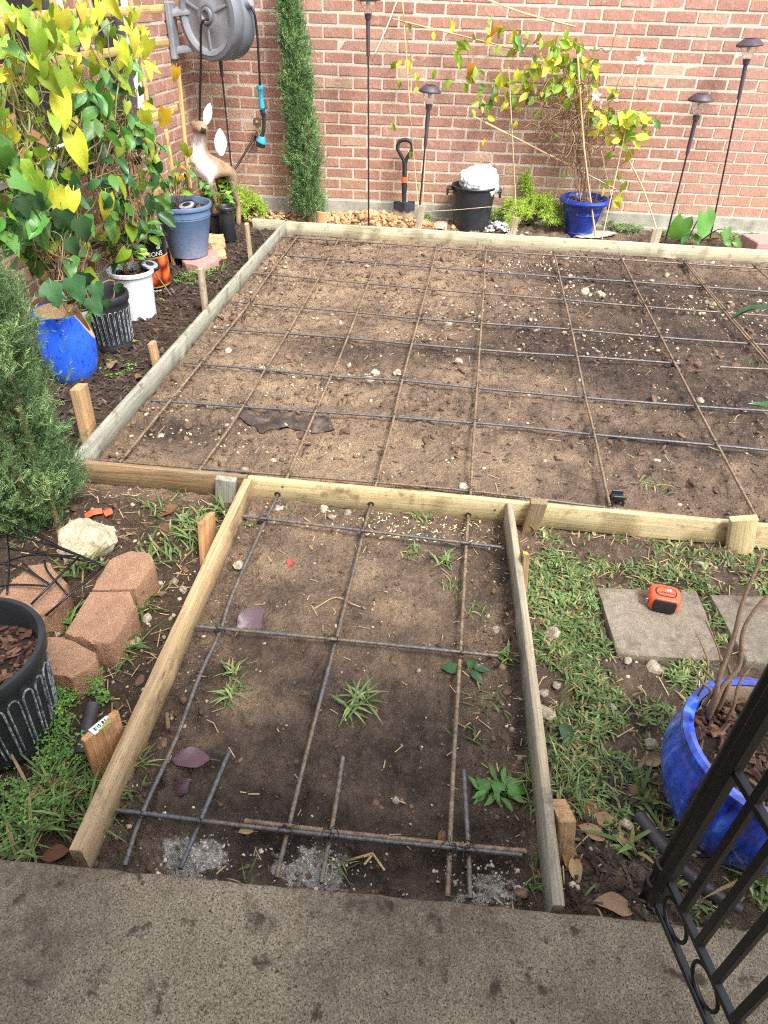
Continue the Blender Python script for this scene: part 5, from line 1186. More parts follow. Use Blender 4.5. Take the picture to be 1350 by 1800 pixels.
# crumpled black plastic sheet in the bed
mb = MB(); a, b_, c_, d_ = G(418, 728), G(455, 762), G(580, 765), G(590, 742); vs = []; fs = []; nu, nv = 22, 10
for j in range(nv+1):
    for i in range(nu+1):
        u, v = i/nu, j/nv; e = a.lerp(d_, u).lerp(b_.lerp(c_, u), v); k = (vn(u*9, v*5, 60)-.5)
        vs.append((e.x+float(vn(u*6, v*4, 61)-.5)*.05, e.y+float(vn(u*6, v*4, 62)-.5)*.05, ghs(e.x, e.y)+.005+.011*float(vn(u*12, v*7, 63))**2))
for j in range(nv):
    for i in range(nu): fs.append((j*(nu+1)+i, j*(nu+1)+i+1, (j+1)*(nu+1)+i+1, (j+1)*(nu+1)+i))
mb.add(vs, fs); tag(mb.build('plastic_sheet', simple('dirty_black_plastic', [srgb(48, 41, 39), srgb(66, 56, 51), srgb(112, 94, 78)], 12, .6, .3), None, 180), 'torn dirty black plastic sheet half buried in the large bed', 'plastic sheet')
# ================================================================== PLANTS
def npmesh(name, V, F, mat, tint=None, smooth=False):
    """V (n,3), F (m,k) arrays -> mesh, fast"""
    me = bpy.data.meshes.new(name); V = np.asarray(V, np.float32); F = np.asarray(F, np.int32); k = F.shape[1]
    me.vertices.add(len(V)); me.vertices.foreach_set('co', V.ravel()); me.loops.add(F.size); me.loops.foreach_set('vertex_index', F.ravel())
    me.polygons.add(len(F)); me.polygons.foreach_set('loop_start', np.arange(len(F), dtype=np.int32)*k); me.polygons.foreach_set('loop_total', np.full(len(F), k, np.int32))
    me.update(calc_edges=True)
    if tint is not None: a = me.attributes.new('tint', 'FLOAT', 'POINT'); a.data.foreach_set('value', np.asarray(tint, np.float32))
    if smooth: me.shade_smooth()
    me.materials.append(mat); return me
def npobj(name, V, F, mat, parent=None, tint=None, smooth=False, kind=None):
    V = np.asarray(V)
    if parent is not None: org = ORG[parent.name]
    else: lo = V.min(0); hi = V.max(0); org = Vector(((lo[0]+hi[0])/2, (lo[1]+hi[1])/2, lo[2]))
    o = bpy.data.objects.new(name, npmesh(name, V-np.array(org), F, mat, tint, smooth)); COL.objects.link(o); ORG[o.name] = org
    if parent is None: o.location = org
    else: o.parent = parent
    if kind: o['kind'] = kind
    return o
def nrm(a): return a/np.maximum(1e-9, np.linalg.norm(a, axis=-1, keepdims=True))
def tintmat(name, stops, rough=.6, trans=.2, bump=False):
    m = NT(name); c = m.ramp(m.attr('tint'), stops); c = m.hsv(c, val=m.remap(m.noise(60, 3), .75, 1.25)); m.out(c, rough, None)
    if trans:
        tr = m.n('ShaderNodeBsdfTranslucent'); m.l(c, tr.inputs['Color']); mx = m.n('ShaderNodeMixShader'); mx.inputs[0].default_value = trans
        o = m.t.nodes['Material Output']; m.l(m.b.outputs[0], mx.inputs[1]); m.l(tr.outputs[0], mx.inputs[2]); m.l(mx.outputs[0], o.inputs['Surface'])
    return m.m
def needles(pos, dr, ln, wd, rng, droop=.0):
    """thin two-segment blades"""
    n = len(pos); up = nrm(np.cross(dr, nrm(rng.normal(size=(n, 3))))); mid = pos+dr*ln[:, None]*.55
    tip = pos+nrm(dr+np.array([0, 0, 1])*rng.normal(0, .22, (n, 1))-np.array([0, 0, droop]))*ln[:, None]
    a = pos-up*wd[:, None]*.35; b = pos+up*wd[:, None]*.35; c = mid+up*wd[:, None]*.5; d = mid-up*wd[:, None]*.5
    V = np.stack([a, b, c, d, tip], 1).reshape(-1, 3); i = np.arange(n)*5
    F = np.concatenate([np.stack([i, i+1, i+2], 1), np.stack([i, i+2, i+3], 1), np.stack([i+3, i+2, i+4], 1)]); return V, F
def sprays(p0, d0, L, rng, per=16, nl=.022, nw=.0022, curve=.35):
    """feathery sprays: p0 start, d0 direction, L length of each; side needles two by two"""
    n = len(p0); t = np.linspace(.08, 1, per); up = np.array([0, 0, 1.])
    bend = nrm(d0+up*curve)
    ax = p0[:, None]+d0[:, None]*L[:, None, None]*t[None, :, None]*(1-.4*t[None, :, None])+bend[:, None]*L[:, None, None]*(t[None, :, None]**2)*.4
    side = nrm(np.cross(d0, rng.normal(size=(n, 3)))); sg = np.where(np.arange(per) % 2, 1, -1)
    dirs = nrm(d0[:, None]*.8+bend[:, None]*.3+side[:, None]*sg[None, :, None]*.75+rng.normal(0, .28, (n, per, 3)))
    ln = nl*(1.15-.6*t)[None]*rng.uniform(.7, 1.3, (n, per))
    return needles(ax.reshape(-1, 3), dirs.reshape(-1, 3), ln.ravel(), np.full(n*per, nw), rng)
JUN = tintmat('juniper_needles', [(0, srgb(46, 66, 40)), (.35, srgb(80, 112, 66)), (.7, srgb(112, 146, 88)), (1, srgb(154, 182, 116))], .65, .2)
WOODY = simple('woody_stem', [srgb(92, 74, 56), srgb(140, 116, 90)], 40, .85, .3, stretch=(6, 6, 1))
def juniper(name, label, base, top, rad, n, seed, per=16, nl=.022, nw=.0024, sl=(.05, .1), prof=None, mat=None):
    rng = np.random.default_rng(seed); base, top = Vector(base), Vector(top); t = thing(name, label, 'shrub', base); H = (top-base)
    mb = MB(); tube(mb, [base+Vector((0, 0, -.05)), base.lerp(top, .4)+Vector((.01, 0, 0)), top-H*.06], [.022, .014, .004], 7); mb.build('trunk', WOODY, t, 60)
    h = rng.uniform(.03, 1, n); an = rng.uniform(0, 2*PI, n); pr = prof or (lambda q: np.minimum(1, .55+1.6*q)*(1-q**2.6)**.8)
    R_ = rad*pr(h)*(.42+.9*vn(an*1.6, h*11, seed)+.35*vn(an*4, h*28, seed+9))                      # uneven outline
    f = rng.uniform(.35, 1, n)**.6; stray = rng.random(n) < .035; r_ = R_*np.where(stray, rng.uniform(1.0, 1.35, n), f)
    ctr = np.array(base)[None]+np.array(H)[None]*h[:, None]
    out = np.stack([np.cos(an), np.sin(an), np.zeros(n)], 1); p = ctr+out*r_[:, None]
    d = nrm(out*.62+np.array([0, 0, 1.])*rng.uniform(.35, 1.2, n)[:, None]+rng.normal(0, .3, (n, 3)))
    L = rng.uniform(*sl, n); V, F = sprays(p-d*L[:, None]*.4, d, L, rng, per, nl, nw)
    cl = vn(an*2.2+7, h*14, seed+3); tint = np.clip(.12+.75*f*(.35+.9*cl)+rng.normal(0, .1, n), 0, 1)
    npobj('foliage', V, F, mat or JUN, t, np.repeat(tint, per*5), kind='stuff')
    # a few inner branches
    mb = MB()
    for _ in range(26):
        q = rng.uniform(.08, .9); a = rng.uniform(0, 2*PI); c_ = base.lerp(top, q); rr = float(rad*pr(np.array(q)))*.7; o_ = Vector((math.cos(a), math.sin(a), .7)); tube(mb, [c_, c_+o_*rr*.5, c_+o_*rr+Vector((0, 0, .03))], [.005, .0035, .0015], 5)
    tag(mb.build('branches', WOODY, t), kind='stuff')
    return t
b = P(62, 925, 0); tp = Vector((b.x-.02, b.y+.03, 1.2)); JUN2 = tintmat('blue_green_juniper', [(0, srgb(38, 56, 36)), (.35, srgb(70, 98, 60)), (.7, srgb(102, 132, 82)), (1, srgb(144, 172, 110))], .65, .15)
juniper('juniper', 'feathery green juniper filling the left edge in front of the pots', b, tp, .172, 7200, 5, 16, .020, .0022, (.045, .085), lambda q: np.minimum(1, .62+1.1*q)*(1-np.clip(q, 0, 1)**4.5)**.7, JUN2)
b = P(546, 390, .04); tp = Vector((PYY(503, -40, b.y+.06).x, b.y+.06, 1.55))
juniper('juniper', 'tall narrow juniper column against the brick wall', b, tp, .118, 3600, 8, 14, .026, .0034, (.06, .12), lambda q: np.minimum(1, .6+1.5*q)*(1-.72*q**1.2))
mb = MB(); a = P(104, 932, .0); tube(mb, [a+Vector((0, 0, -.03)), Vector((a.x-.02, a.y+.03, .55))], .011, 8); tag(mb.build('garden_stake', W_STAKE, None, 60), 'pale round wooden stake tied beside the left juniper', 'stake')

# ---- leaves --------------------------------------------------------
def leafmesh(kind, seed, mat):
    q = random.Random(seed); T_ = np.linspace(0, 1, 8); us = (-1, -.55, 0, .55, 1)
    W = {'heart': lambda t: .33*math.sin(PI*min(1, (t*.93+.07))**.62)**.85*(1.04-.25*t), 'ovate': lambda t: .27*math.sin(PI*min(1, t*.95+.03)**.85)**.9, 'lance': lambda t: .17*math.sin(PI*min(1, t*.95+.03)**.8)**.9, 'round': lambda t: .5*math.sin(PI*min(1, t*.9+.08)**.75)**.6,
         'ivy': lambda t: float(np.interp(t, [0, .08, .2, .3, .42, .55, .7, 1], [.2, .42, .5, .38, .3, .3, .2, .0]))}[kind]
    lobe = {'heart': .16, 'ivy': .1, 'round': .16}.get(kind, 0.)
    fold = q.uniform(.05, .6); curl = q.uniform(-.75, .1); tw = q.uniform(-.5, .5); wv = q.uniform(.015, .06); ph = q.uniform(0, 6)
    vs = []; fs = []
    for t in T_:
        w_ = W(t) if t < 1 else .004
        for u in us:
            x = u*w_+math.sin(t*5+ph)*.02; y = t-lobe*abs(u)*(1-t)**3*1.4; z = fold*abs(u)*w_+curl*t*t*.6+wv*math.sin(t*9+u*3+ph)*abs(u)+tw*u*w_*t
            vs.append((x, y, z))
    for i in range(7):
        for j in range(4): fs.append((i*5+j, i*5+j+1, i*5+6+j, i*5+5+j))
    n0 = len(vs); vs += [(-.012, -.28, -.05), (.012, -.28, -.05), (.014, .02, 0), (-.014, .02, 0)]; fs.append((n0, n0+1, n0+2, n0+3))
    mb = MB(); mb.add(vs, fs); return mb.mesh('leaf', mat, 180)
LM = {'yellow': leafmat('yellow_leaf', srgb(206, 204, 66), srgb(184, 190, 52), .5, .02, .15, trans=.3, brown=srgb(150, 110, 60)), 'lime': leafmat('lime_leaf', srgb(150, 176, 54), srgb(118, 150, 48), .5, .02, .2, trans=.3),
      'green': leafmat('green_leaf', srgb(92, 136, 54), srgb(66, 112, 44), .42, .015, .25, trans=.2), 'dark': leafmat('dark_leaf', srgb(56, 96, 50), srgb(42, 78, 42), .34, .01, .25, trans=.12),
      'ivy': leafmat('ivy_leaf', srgb(52, 86, 52), srgb(70, 110, 68), .38, .012, .25, trans=.1), 'brown': leafmat('dry_leaf', srgb(150, 110, 72), srgb(116, 78, 50), .8, .02, .3, trans=.15), 'gold': leafmat('golden_leaf', srgb(212, 172, 50), srgb(190, 140, 40), .5, .02, .15, trans=.3),
      'purple': leafmat('purple_leaf', srgb(92, 64, 72), srgb(70, 46, 54), .4, .01, .15, trans=0), 'tan': leafmat('tan_leaf', srgb(176, 146, 112), srgb(148, 116, 84), .8, .015, .25, trans=.1), 'red': leafmat('red_leaf', srgb(176, 78, 58), srgb(150, 60, 46), .6, .01, .1, trans=0)}
_LC = {}
def LF(kind, col, k=9):
    if (kind, col) not in _LC: _LC[(kind, col)] = [leafmesh(kind, len(kind)*7+len(col)+i*13, LM[col]) for i in range(k)]
    return R.choice(_LC[(kind, col)])
def leafM(p, tip, face, s):
    y = Vector(tip).normalized(); z = Vector(face); z = (z-y*z.dot(y)); z = z.normalized() if z.length > 1e-4 else y.orthogonal().normalized(); x = y.cross(z)
    return Matrix(((x.x*s, y.x*s, z.x*s, p.x), (x.y*s, y.y*s, z.y*s, p.y), (x.z*s, y.z*s, z.z*s, p.z), (0, 0, 0, 1)))
def inpoly(x, y, poly):
    c = False; j = len(poly)-1
    for i in range(len(poly)):
        (xi, yi), (xj, yj) = poly[i], poly[j]
        if (yi > y) != (yj > y) and x < (xj-xi)*(y-yi)/(yj-yi)+xi: c = not c
        j = i
    return c
def sample(poly, n):
    xs_ = [p[0] for p in poly]; ys_ = [p[1] for p in poly]; o = []
    while len(o) < n:
        x, y = R.uniform(min(xs_), max(xs_)), R.uniform(min(ys_), max(ys_))
        if inpoly(x, y, poly): o.append((x, y))
    return o
def hang(p, s, face, spread=.5): return leafM(p, (R.gauss(0, spread), R.gauss(0, spread), -1+R.uniform(-.2, .7)), Vector(face)+Vector((R.gauss(0, .5), R.gauss(0, .5), R.gauss(0, .45))), s)
STEMG = simple('green_stem', [srgb(104, 112, 58), srgb(140, 132, 84)], 30, .7, .1); STEMB = simple('brown_stem', [srgb(112, 86, 60), srgb(158, 128, 96)], 30, .85, .2)
# trellis: wooden ladder against the side wall
TX = -1.76; tr = thing('trellis', 'pale wooden ladder trellis behind the climbing vines', 'trellis', (TX, 3.8, 0)); W_TR = wood('trellis_lath', srgb(208, 178, 120), srgb(170, 134, 82), srgb(190, 160, 116), .2)
for px, py in ((165, 30), (35, 150), (140, 210), (238, 40), (-30, 60), (205, 330)):
    q = PX(px, py, TX); beam('upright', (TX, q.y, 1.62), (TX+.015, q.y, -.02), .022, .022, W_TR, parent=tr, seed=int(px))
for px, py in ((200, 85), (100, 262), (140, 415), (60, 20)):
    q = PX(px, py, TX+.02); beam('rung', (TX+.023, 2.7, q.z), (TX+.023, 4.42, q.z+.01), .014, .036, W_TR, parent=tr, seed=int(py))
FACE = (.75, -.6, .45)
def stems(mb, poly0, poly1, n, X0_, X1_, r_, wob=.05, seg=7):
    for (x0, y0), (x1, y1) in zip(sample(poly0, n), sample(poly1, n)):
        X_ = R.uniform(X0_, X1_); a = PX(x0, y0, X_); b_ = PX(x1, y1, X_+R.uniform(-.04, .04)); pts = [a.lerp(b_, i/seg)+Vector((R.gauss(0, wob*.4), R.gauss(0, wob), R.gauss(0, wob*.6)))*(0 < i < seg) for i in range(seg+1)]
        tube(mb, spline(pts, 3), R.uniform(.6, 1.2)*r_, 4, False)
v = thing('yellowing_vine', 'large yellowing heart leaved vine climbing the trellis at upper left', 'vine', PX(60, 560, -1.72)*1.)
mb = MB(); stems(mb, [(0, 60), (240, 0), (250, 120), (60, 200)], [(20, 250), (260, 260), (200, 420), (60, 420)], 42, -1.74, -1.6, .0032, .07)
stems(mb, [(0, 80), (60, 80), (80, 200), (0, 240)], [(40, 300), (110, 300), (150, 500), (60, 480)], 36, -1.72, -1.6, .0036, .04); tag(mb.build('stems', STEMG, v, 180), kind='stuff')
YP = [(-10, -20), (235, -20), (262, 60), (285, 150), (250, 210), (190, 200), (150, 140), (120, 230), (130, 300), (60, 330), (-10, 290)]
for x, y in sample(YP, 210):
    p = PX(x, y, R.uniform(-1.74, -1.54)); col = R.choices(['yellow', 'lime', 'green', 'gold', 'brown'], [6, 8, 2.4, .8, .5])[0]
    put('leaf', LF('heart', col), v, M=hang(p, R.uniform(.038, .082), FACE, .6))
for x, y, s, col in [(105, 125, .15, 'lime'), (62, 60, .14, 'lime'), (85, 40, .12, 'lime'), (75, 115, .13, 'lime'), (110, 20, .12, 'yellow'), (128, 240, .16, 'yellow'), (102, 165, .15, 'yellow'), (68, 110, .13, 'lime'), (140, 300, .05, 'lime'), (95, 335, .13, 'yellow'), (128, 338, .12, 'yellow'), (186, 345, .13, 'yellow'), (228, 240, .05, 'yellow'), (255, 195, .12, 'yellow'), (290, 192, .12, 'gold'), (210, 75, .11, 'yellow'), (232, 55, .11, 'yellow'), (262, 70, .12, 'yellow'), (195, 0, .1, 'yellow'), (225, 105, .09, 'lime'), (310, 120, .09, 'gold'), (60, 320, .12, 'lime'), (322, 255, .08, 'lime'), (332, 262, .08, 'yellow'), (230, 395, .1, 'lime'), (222, 440, .1, 'lime')]:
    p = PX(x, y, -1.53 if x < 280 else -1.48); put('leaf', LF('heart', col), v, M=leafM(p, (R.gauss(0, .35), R.gauss(0, .35), -1), Vector((.6, -.75, .25))+Vector((R.gauss(0, .4), R.gauss(0, .3), R.gauss(0, .2))), s*.82))
g = thing('glossy_climber', 'dark glossy leaved climber left of the slate blue pot', 'vine', PX(240, 470, -1.66)*1.)
mb = MB(); stems(mb, [(150, 120), (230, 150), (260, 230), (160, 230)], [(190, 360), (280, 360), (270, 440), (220, 440)], 34, -1.7, -1.56, .0028, .06); tag(mb.build('stems', STEMB, g, 180), kind='stuff')
for x, y in sample([(135, 150), (180, 120), (235, 190), (275, 235), (300, 300), (290, 350), (270, 400), (195, 400), (160, 300)], 175):
    p = PX(x, y, R.uniform(-1.72, -1.5)); put('leaf', LF('ovate', R.choices(['dark', 'green', 'lime'], [3, 6, 2])[0]), g, M=hang(p, R.uniform(.06, .105), (.7, -.55, .6), .7))
iv = thing('ivy', 'dark ivy spilling over the chipped blue pot and fluted pot', 'ivy', PX(120, 560, -1.66)*1.)
mb = MB(); stems(mb, [(20, 300), (120, 300), (150, 400), (40, 380)], [(90, 520), (170, 510), (200, 540), (110, 550)], 40, -1.7, -1.55, .0026, .06); tag(mb.build('stems', STEMB, iv, 180), kind='stuff')
for x, y in sample([(-5, 250), (60, 270), (130, 310), (160, 400), (158, 480), (140, 535), (95, 540), (40, 470), (-5, 400)], 135):
    p = PX(x, y, R.uniform(-1.72, -1.53)); put('leaf', LF('ivy', R.choices(['ivy', 'dark', 'green', 'lime', 'brown'], [5, 2, 4, 2, .6])[0]), iv, M=hang(p, R.uniform(.055, .1), (.7, -.5, .55), .6))
for x, y, s in [(108, 370, .1), (140, 385, .1), (125, 490, .11), (148, 480, .09), (165, 500, .08), (158, 525, .09), (120, 420, .08), (90, 500, .09), (205, 500, .06), (185, 528, .05)]:
    p = PX(x, y, -1.5); put('leaf', LF('ivy', 'ivy'), iv, M=leafM(p, (R.gauss(0, .3), R.gauss(0, .3), -1), (.5, -.8, .4), s))
# plants in the white bucket and printed pot, small weeds in the nursery pots
def bush(name, label, c, n, h, spread, cols, kind, s, cat='plant', st=STEMB, ns=10):
    t = thing(name, label, cat, c); mb = MB()
    tips = []
    for _ in range(ns):
        e = c+Vector((R.gauss(0, spread), R.gauss(0, spread), h*R.uniform(.5, 1))); pts = spline([c+Vector((R.gauss(0, .01), R.gauss(0, .01), 0)), c.lerp(e, .5)+Vector((R.gauss(0, .02), R.gauss(0, .02), .02)), e], 4); tube(mb, pts, .0022, 4, False); tips.append(pts)
    tag(mb.build('stems', st, t, 180), kind='stuff')
    for _ in range(n):
        pts = R.choice(tips); p = R.choice(pts[len(pts)//3:])+Vector((R.gauss(0, .015), R.gauss(0, .015), R.gauss(0, .01)))
        o_ = (p-c); o_.z = 0; o_ = o_.normalized() if o_.length > 1e-3 else Vector((1, 0, 0))
        put('leaf', LF(kind, R.choices(list(cols), list(cols.values()))[0]), t, M=leafM(p, o_+Vector((R.gauss(0, .4), R.gauss(0, .4), R.uniform(-.5, .5))), Vector((0, -.3, 1))+Vector((R.gauss(0, .3), R.gauss(0, .3), 0)), R.uniform(*s)))
    return t
bush('potted_shrub', 'leafy shrub in the white bucket with green and yellow leaves', WB_+Vector((-.03, .02, WBH-.03)), 55, .26, .08, {'green': 4, 'dark': 3, 'lime': 2, 'yellow': 1}, 'ovate', (.05, .085))
bush('potted_shrub', 'bushy dark green shrub in the printed orange pot', PP_+Vector((-.03, .02, .2)), 80, .3, .1, {'green': 4, 'dark': 4, 'lime': 1}, 'ovate', (.05, .09))
bush('potted_vine', 'thin young vine on wooden sticks in the slate blue pot', BP_+Vector((-.03, .02, BPH-.05)), 26, .3, .07, {'green': 4, 'lime': 3, 'gold': 1}, 'heart', (.04, .07))
bush('small_herb', 'green leafy herb in the small stickered nursery pot', NP1, 95, .25, .11, {'green': 5, 'lime': 2}, 'heart', (.035, .06))
bush('small_plant', 'small ivy sprig on the soil of the medium fluted pot', FL2+Vector((-.02, -.03, .165)), 12, .05, .05, {'lime': 2, 'green': 3}, 'ivy', (.03, .045))
for (x0, y0), (x1, y1), lb in [((312, 128), (333, 330), 'pale stick standing in the slate blue pot, taller of two'), ((290, 228), (308, 335), 'pale stick standing in the slate blue pot, shorter of two')]:
    a = PYY(x0, y0, BP_.y+.01); b_ = PYY(x1, y1, BP_.y+.01); beam('wooden_stick', a, b_, .02, .018, W_TR, lb, 'stick', 'sticks in the slate blue pot', seed=x0, up=Vector((0, -1, .2)))
# ---- canes and wilting vine at the back wall
CANE = simple('bamboo_cane', [srgb(176, 148, 106), srgb(206, 182, 140)], 30, .7, .1, stretch=(1, 1, 6))
for i, ((x0, y0, o0), (x1, y1, o1), r_, lb) in enumerate([((690, 33, .12), (922, 91, .1), .0045, 'pale cane slanting down across the wall, upper left'), ((845, -5, .12), (1012, 47, .1), .005, 'pale cane slanting down to the white tie at top'), ((707, -5, .1), (738, 395, .35), .0045, 'upright cane left of the shovel handle, reaching the top edge'), ((752, 180, .2), (741, 390, .33), .0045, 'short upright cane beside the short solar light'),
        ((894, 118, .12), (907, 368, .25), .004, 'thin upright cane right of the black bucket'), ((831, 204, .15), (1083, 333, .16), .006, 'thick pale cane slanting across the brown tangle'), ((1015, 95, .22), (1047, 416, .4), .006, 'upright cane in front of the navy pot'), ((1100, 270, .15), (1154, 402, .42), .005, 'slanting cane leaning over to the grey back stake'), ((1122, 120, .08), (1058, 420, .4), .0035, 'thin stem slanting down from the white flower'), ((1045, 205, .1), (1075, 350, .2), .003, 'thin grey cane right of the navy pot tangle'), ((700, -5, .03), (660, 92, .03), .004, 'white stick hanging on the wall near the top edge')]):
    mb = MB(); a, b_ = PW(x0, y0, o0), PW(x1, y1, o1); tube(mb, spline([a, a.lerp(b_, .5)+Vector((R.gauss(0, .008), 0, R.gauss(0, .006))), b_], 5), r_, 6); tag(mb.build('cane', CANE if i != 10 else WHITE, None, 60), lb, 'cane', 'canes at the back wall')
wv_ = thing('wilting_vine', 'wilting yellow green vine on canes in the navy pot at the back wall', 'vine', GP_+Vector((0, 0, GPH-.04)))
mb = MB(); c0 = GP_+Vector((0, 0, GPH-.05))
for _ in range(16):
    a = c0+Vector((R.gauss(0, .035), R.gauss(0, .03), 0)); b_ = PW(R.uniform(985, 1040), R.uniform(100, 200), R.uniform(.1, .24)); tube(mb, spline([a]+[a.lerp(b_, k/4)+Vector((R.gauss(0, .02), R.gauss(0, .015), 0)) for k in (1, 2, 3)]+[b_], 4), R.uniform(.002, .005), 4, False)
for _ in range(120):      # tangle of dry tendrils
    a = PW(R.gauss(1005, 34), R.gauss(215, 40), R.uniform(.1, .28)); pts = [a]
    d_ = Vector((R.gauss(0, 1), R.gauss(0, .5), R.gauss(0, 1))).normalized()
    for k in range(7): d_ = (d_+Vector((R.gauss(0, .7), R.gauss(0, .4), R.gauss(0, .7)))).normalized(); pts.append(pts[-1]+d_*.04)
    tube(mb, spline(pts, 3), R.uniform(.0018, .0034), 3, False)
tag(mb.build('dry_tangle', STEMB, wv_, 180), kind='stuff')
mb = MB(); run = []
for pts in ([(1010, 90), (960, 80), (900, 60), (850, 20)], [(1012, 95), (985, 140), (930, 160), (880, 150)], [(1015, 95), (1040, 140), (1060, 190), (1095, 215), (1140, 215)], [(850, 140), (835, 110), (820, 70), (790, 0)], [(880, 370), (868, 280), (845, 190), (815, 60)], [(1010, 100), (970, 120), (910, 125), (860, 160), (835, 200)], [(735, 150), (720, 90), (708, 20)], [(1060, 190), (1075, 250), (1090, 330), (1070, 345)], [(900, 60), (905, 90), (890, 130)], [(940, 120), (950, 160), (990, 150), (1030, 130)]):
    w_ = spline([PW(x, y, R.uniform(.1, .2)) for x, y in pts], 6); tube(mb, w_, .0022, 4, False); run.append(w_)
tag(mb.build('runners', STEMB, wv_, 180), kind='stuff')
wt_ = [10, 12, 14, 3, 3, 12, 2.5, 4, 4, 9]
for _ in range(205):
    p = R.choice(R.choices(run, wt_)[0])+Vector((R.gauss(0, .045), R.gauss(0, .035), R.gauss(0, .045)-.01)); put('leaf', LF('ovate', R.choices(['yellow', 'lime', 'green', 'gold'], [4.5, 6, 1., .5])[0]), wv_, M=hang(p, R.uniform(.045, .085), (.1, -1, .4), .6))
for x, y in sample([(950, 60), (1000, 50), (1050, 85), (1062, 165), (1005, 180), (945, 130)], 44):
    p = PW(x, y, R.uniform(.1, .26)); put('leaf', LF('ovate', R.choices(['yellow', 'lime', 'green'], [4, 5, 1])[0]), wv_, M=hang(p, R.uniform(.055, .09), (.1, -1, .4), .6))
for x, y in sample([(1040, 190), (1085, 190), (1150, 205), (1145, 235), (1090, 260), (1050, 245)], 34):
    p = PW(x, y, R.uniform(.15, .28)); put('leaf', LF('ovate', R.choices(['yellow', 'lime'], [4, 3])[0]), wv_, M=leafM(p, (R.gauss(0, .7), R.gauss(0, .4), R.uniform(-.8, .3)), (R.gauss(0, .3), -1, .6), R.uniform(.07, .1)))
for x, y, s, col in [(1092, 340, .1, 'yellow'), (1062, 330, .06, 'yellow'), (1100, 318, .08, 'lime'), (882, 128, .1, 'yellow'), (832, 110, .09, 'gold'), (908, 212, .055, 'yellow'), (852, 245, .05, 'yellow'), (1112, 262, .09, 'yellow'), (980, 235, .05, 'lime'), (993, 300, .05, 'lime'), (722, 265, .05, 'lime'), (690, 215, .06, 'lime'), (703, 140, .05, 'lime'), (733, 150, .05, 'yellow'), (764, 122, .055, 'lime'), (762, 55, .05, 'yellow')]:
    p = PW(x, y, .22); put('leaf', LF('ovate', col), wv_, M=leafM(p, (R.gauss(0, .2), 0, -1), (R.gauss(0, .3), -1, .3), s))
FLW = leafmat('white_petal', srgb(232, 232, 228), srgb(222, 222, 214), .6, 0, .03, trans=.2)
for px, py in ((1048, 168), (1127, 104)):
    p = PW(px, py, .27 if px == 1048 else .12); mb = MB()
    for k in range(5):
        a = 2*PI*k/5+.3; d_ = Vector((math.cos(a), -.35, math.sin(a))); e = Vector((-math.sin(a), 0, math.cos(a))); mb.add([p, p+d_*.02+e*.011, p+d_*.036, p+d_*.02-e*.011], [(0, 1, 2, 3)])
    tag(mb.build('blossom', FLW, wv_), kind='stuff')
# ---- asparagus ferns
FERN = tintmat('asparagus_fern', [(0, srgb(120, 150, 48)), (.5, srgb(172, 200, 72)), (1, srgb(214, 228, 118))], .6, .3)
def fern(label, c, n, R_, H, seed, tall=None):
    rng = np.random.default_rng(seed); t = thing('asparagus_fern', label, 'fern', c); P0 = []; D0 = []; L = []; mb = MB()
    for i in range(n):
        a = rng.uniform(0, 2*PI); r_ = R_*math.sqrt(rng.random()); hh_ = H*(1-(r_/R_)**2*.6)*rng.uniform(.7, 1.1)
        if tall and i < n*.1: a = tall; r_ = R_*rng.uniform(.1, .35); hh_ = H*rng.uniform(1.2, 1.7)
        e = c+Vector((r_*math.cos(a), r_*math.sin(a), hh_)); pts = spline([c+Vector((0, 0, 0)), c.lerp(e, .5)+Vector((0, 0, .05)), e, e+Vector((math.cos(a), math.sin(a), -.5))*.03], 5); tube(mb, pts, .0015, 3, False)
        for p, q in zip(pts[4:], pts[5:]):
            for _ in range(3): P0.append(p+(q-p)*rng.random()); D0.append((q-p).normalized()+Vector(rng.normal(0, .75, 3))); L.append(rng.uniform(.025, .05))
    tag(mb.build('stems', STEMG, t), kind='stuff')
    V, F = sprays(np.array(P0), nrm(np.array(D0)), np.array(L), rng, 12, .016, .0022, .1); npobj('fronds', V, F, FERN, t, np.repeat(np.clip(rng.normal(.5, .22, len(P0)), 0, 1), 60), kind='stuff')
fern('fluffy pale green asparagus fern left of the navy pot', G(935, 400)+Vector((0, .08, 0)), 95, .25, .2, 3, PI*.9)
fern('bright green asparagus fern behind the nursery pots by the brick corner', P(412, 372, .1)+Vector((0, .1, -.06)), 75, .17, .2, 4)
# ---- elephant ears
EAR = leafmat('elephant_ear_leaf', srgb(98, 148, 58), srgb(70, 122, 46), .4, .01, .12, trans=.25, scale=12)
ee = thing('elephant_ear', 'elephant ear plant with broad heart leaves behind the back board', 'plant', G(1215, 424)+Vector((0, .05, 0)))
for px, py, s, ty in [(1236, 392, .15, (.2, -.3, -.9)), (1192, 398, .135, (-.2, -.2, -.95)), (1202, 416, .07, (-.3, -.3, -.7)), (1226, 416, .065, (.5, -.4, -.4)), (1276, 410, .09, (.1, -.3, -.9)), (1300, 425, .075, (.8, -.2, -.5)), (1284, 422, .06, (.9, 0, -.2))]:
    yv = Vector(ty).normalized(); s *= 1.05; p = PYY(px, py+6, 5.1)-yv*s*.5; me = leafmesh('round' if s > .1 else 'heart', int(px), EAR); put('leaf', me, ee, M=leafM(p, ty, (R.gauss(0, .2), -.85, .55), s))
    mb = MB(); q = ORG[ee.name]; b_ = Vector((q.x+(p.x-q.x)*.5, q.y+.01, .03)); tube(mb, spline([b_, b_.lerp(p, .6)+Vector((0, .015, .02)), p+Vector((0, .004, 0))], 4), [.005]*4+[.0035]*5, 6); mb.build('stalk', STEMG, ee, 180)
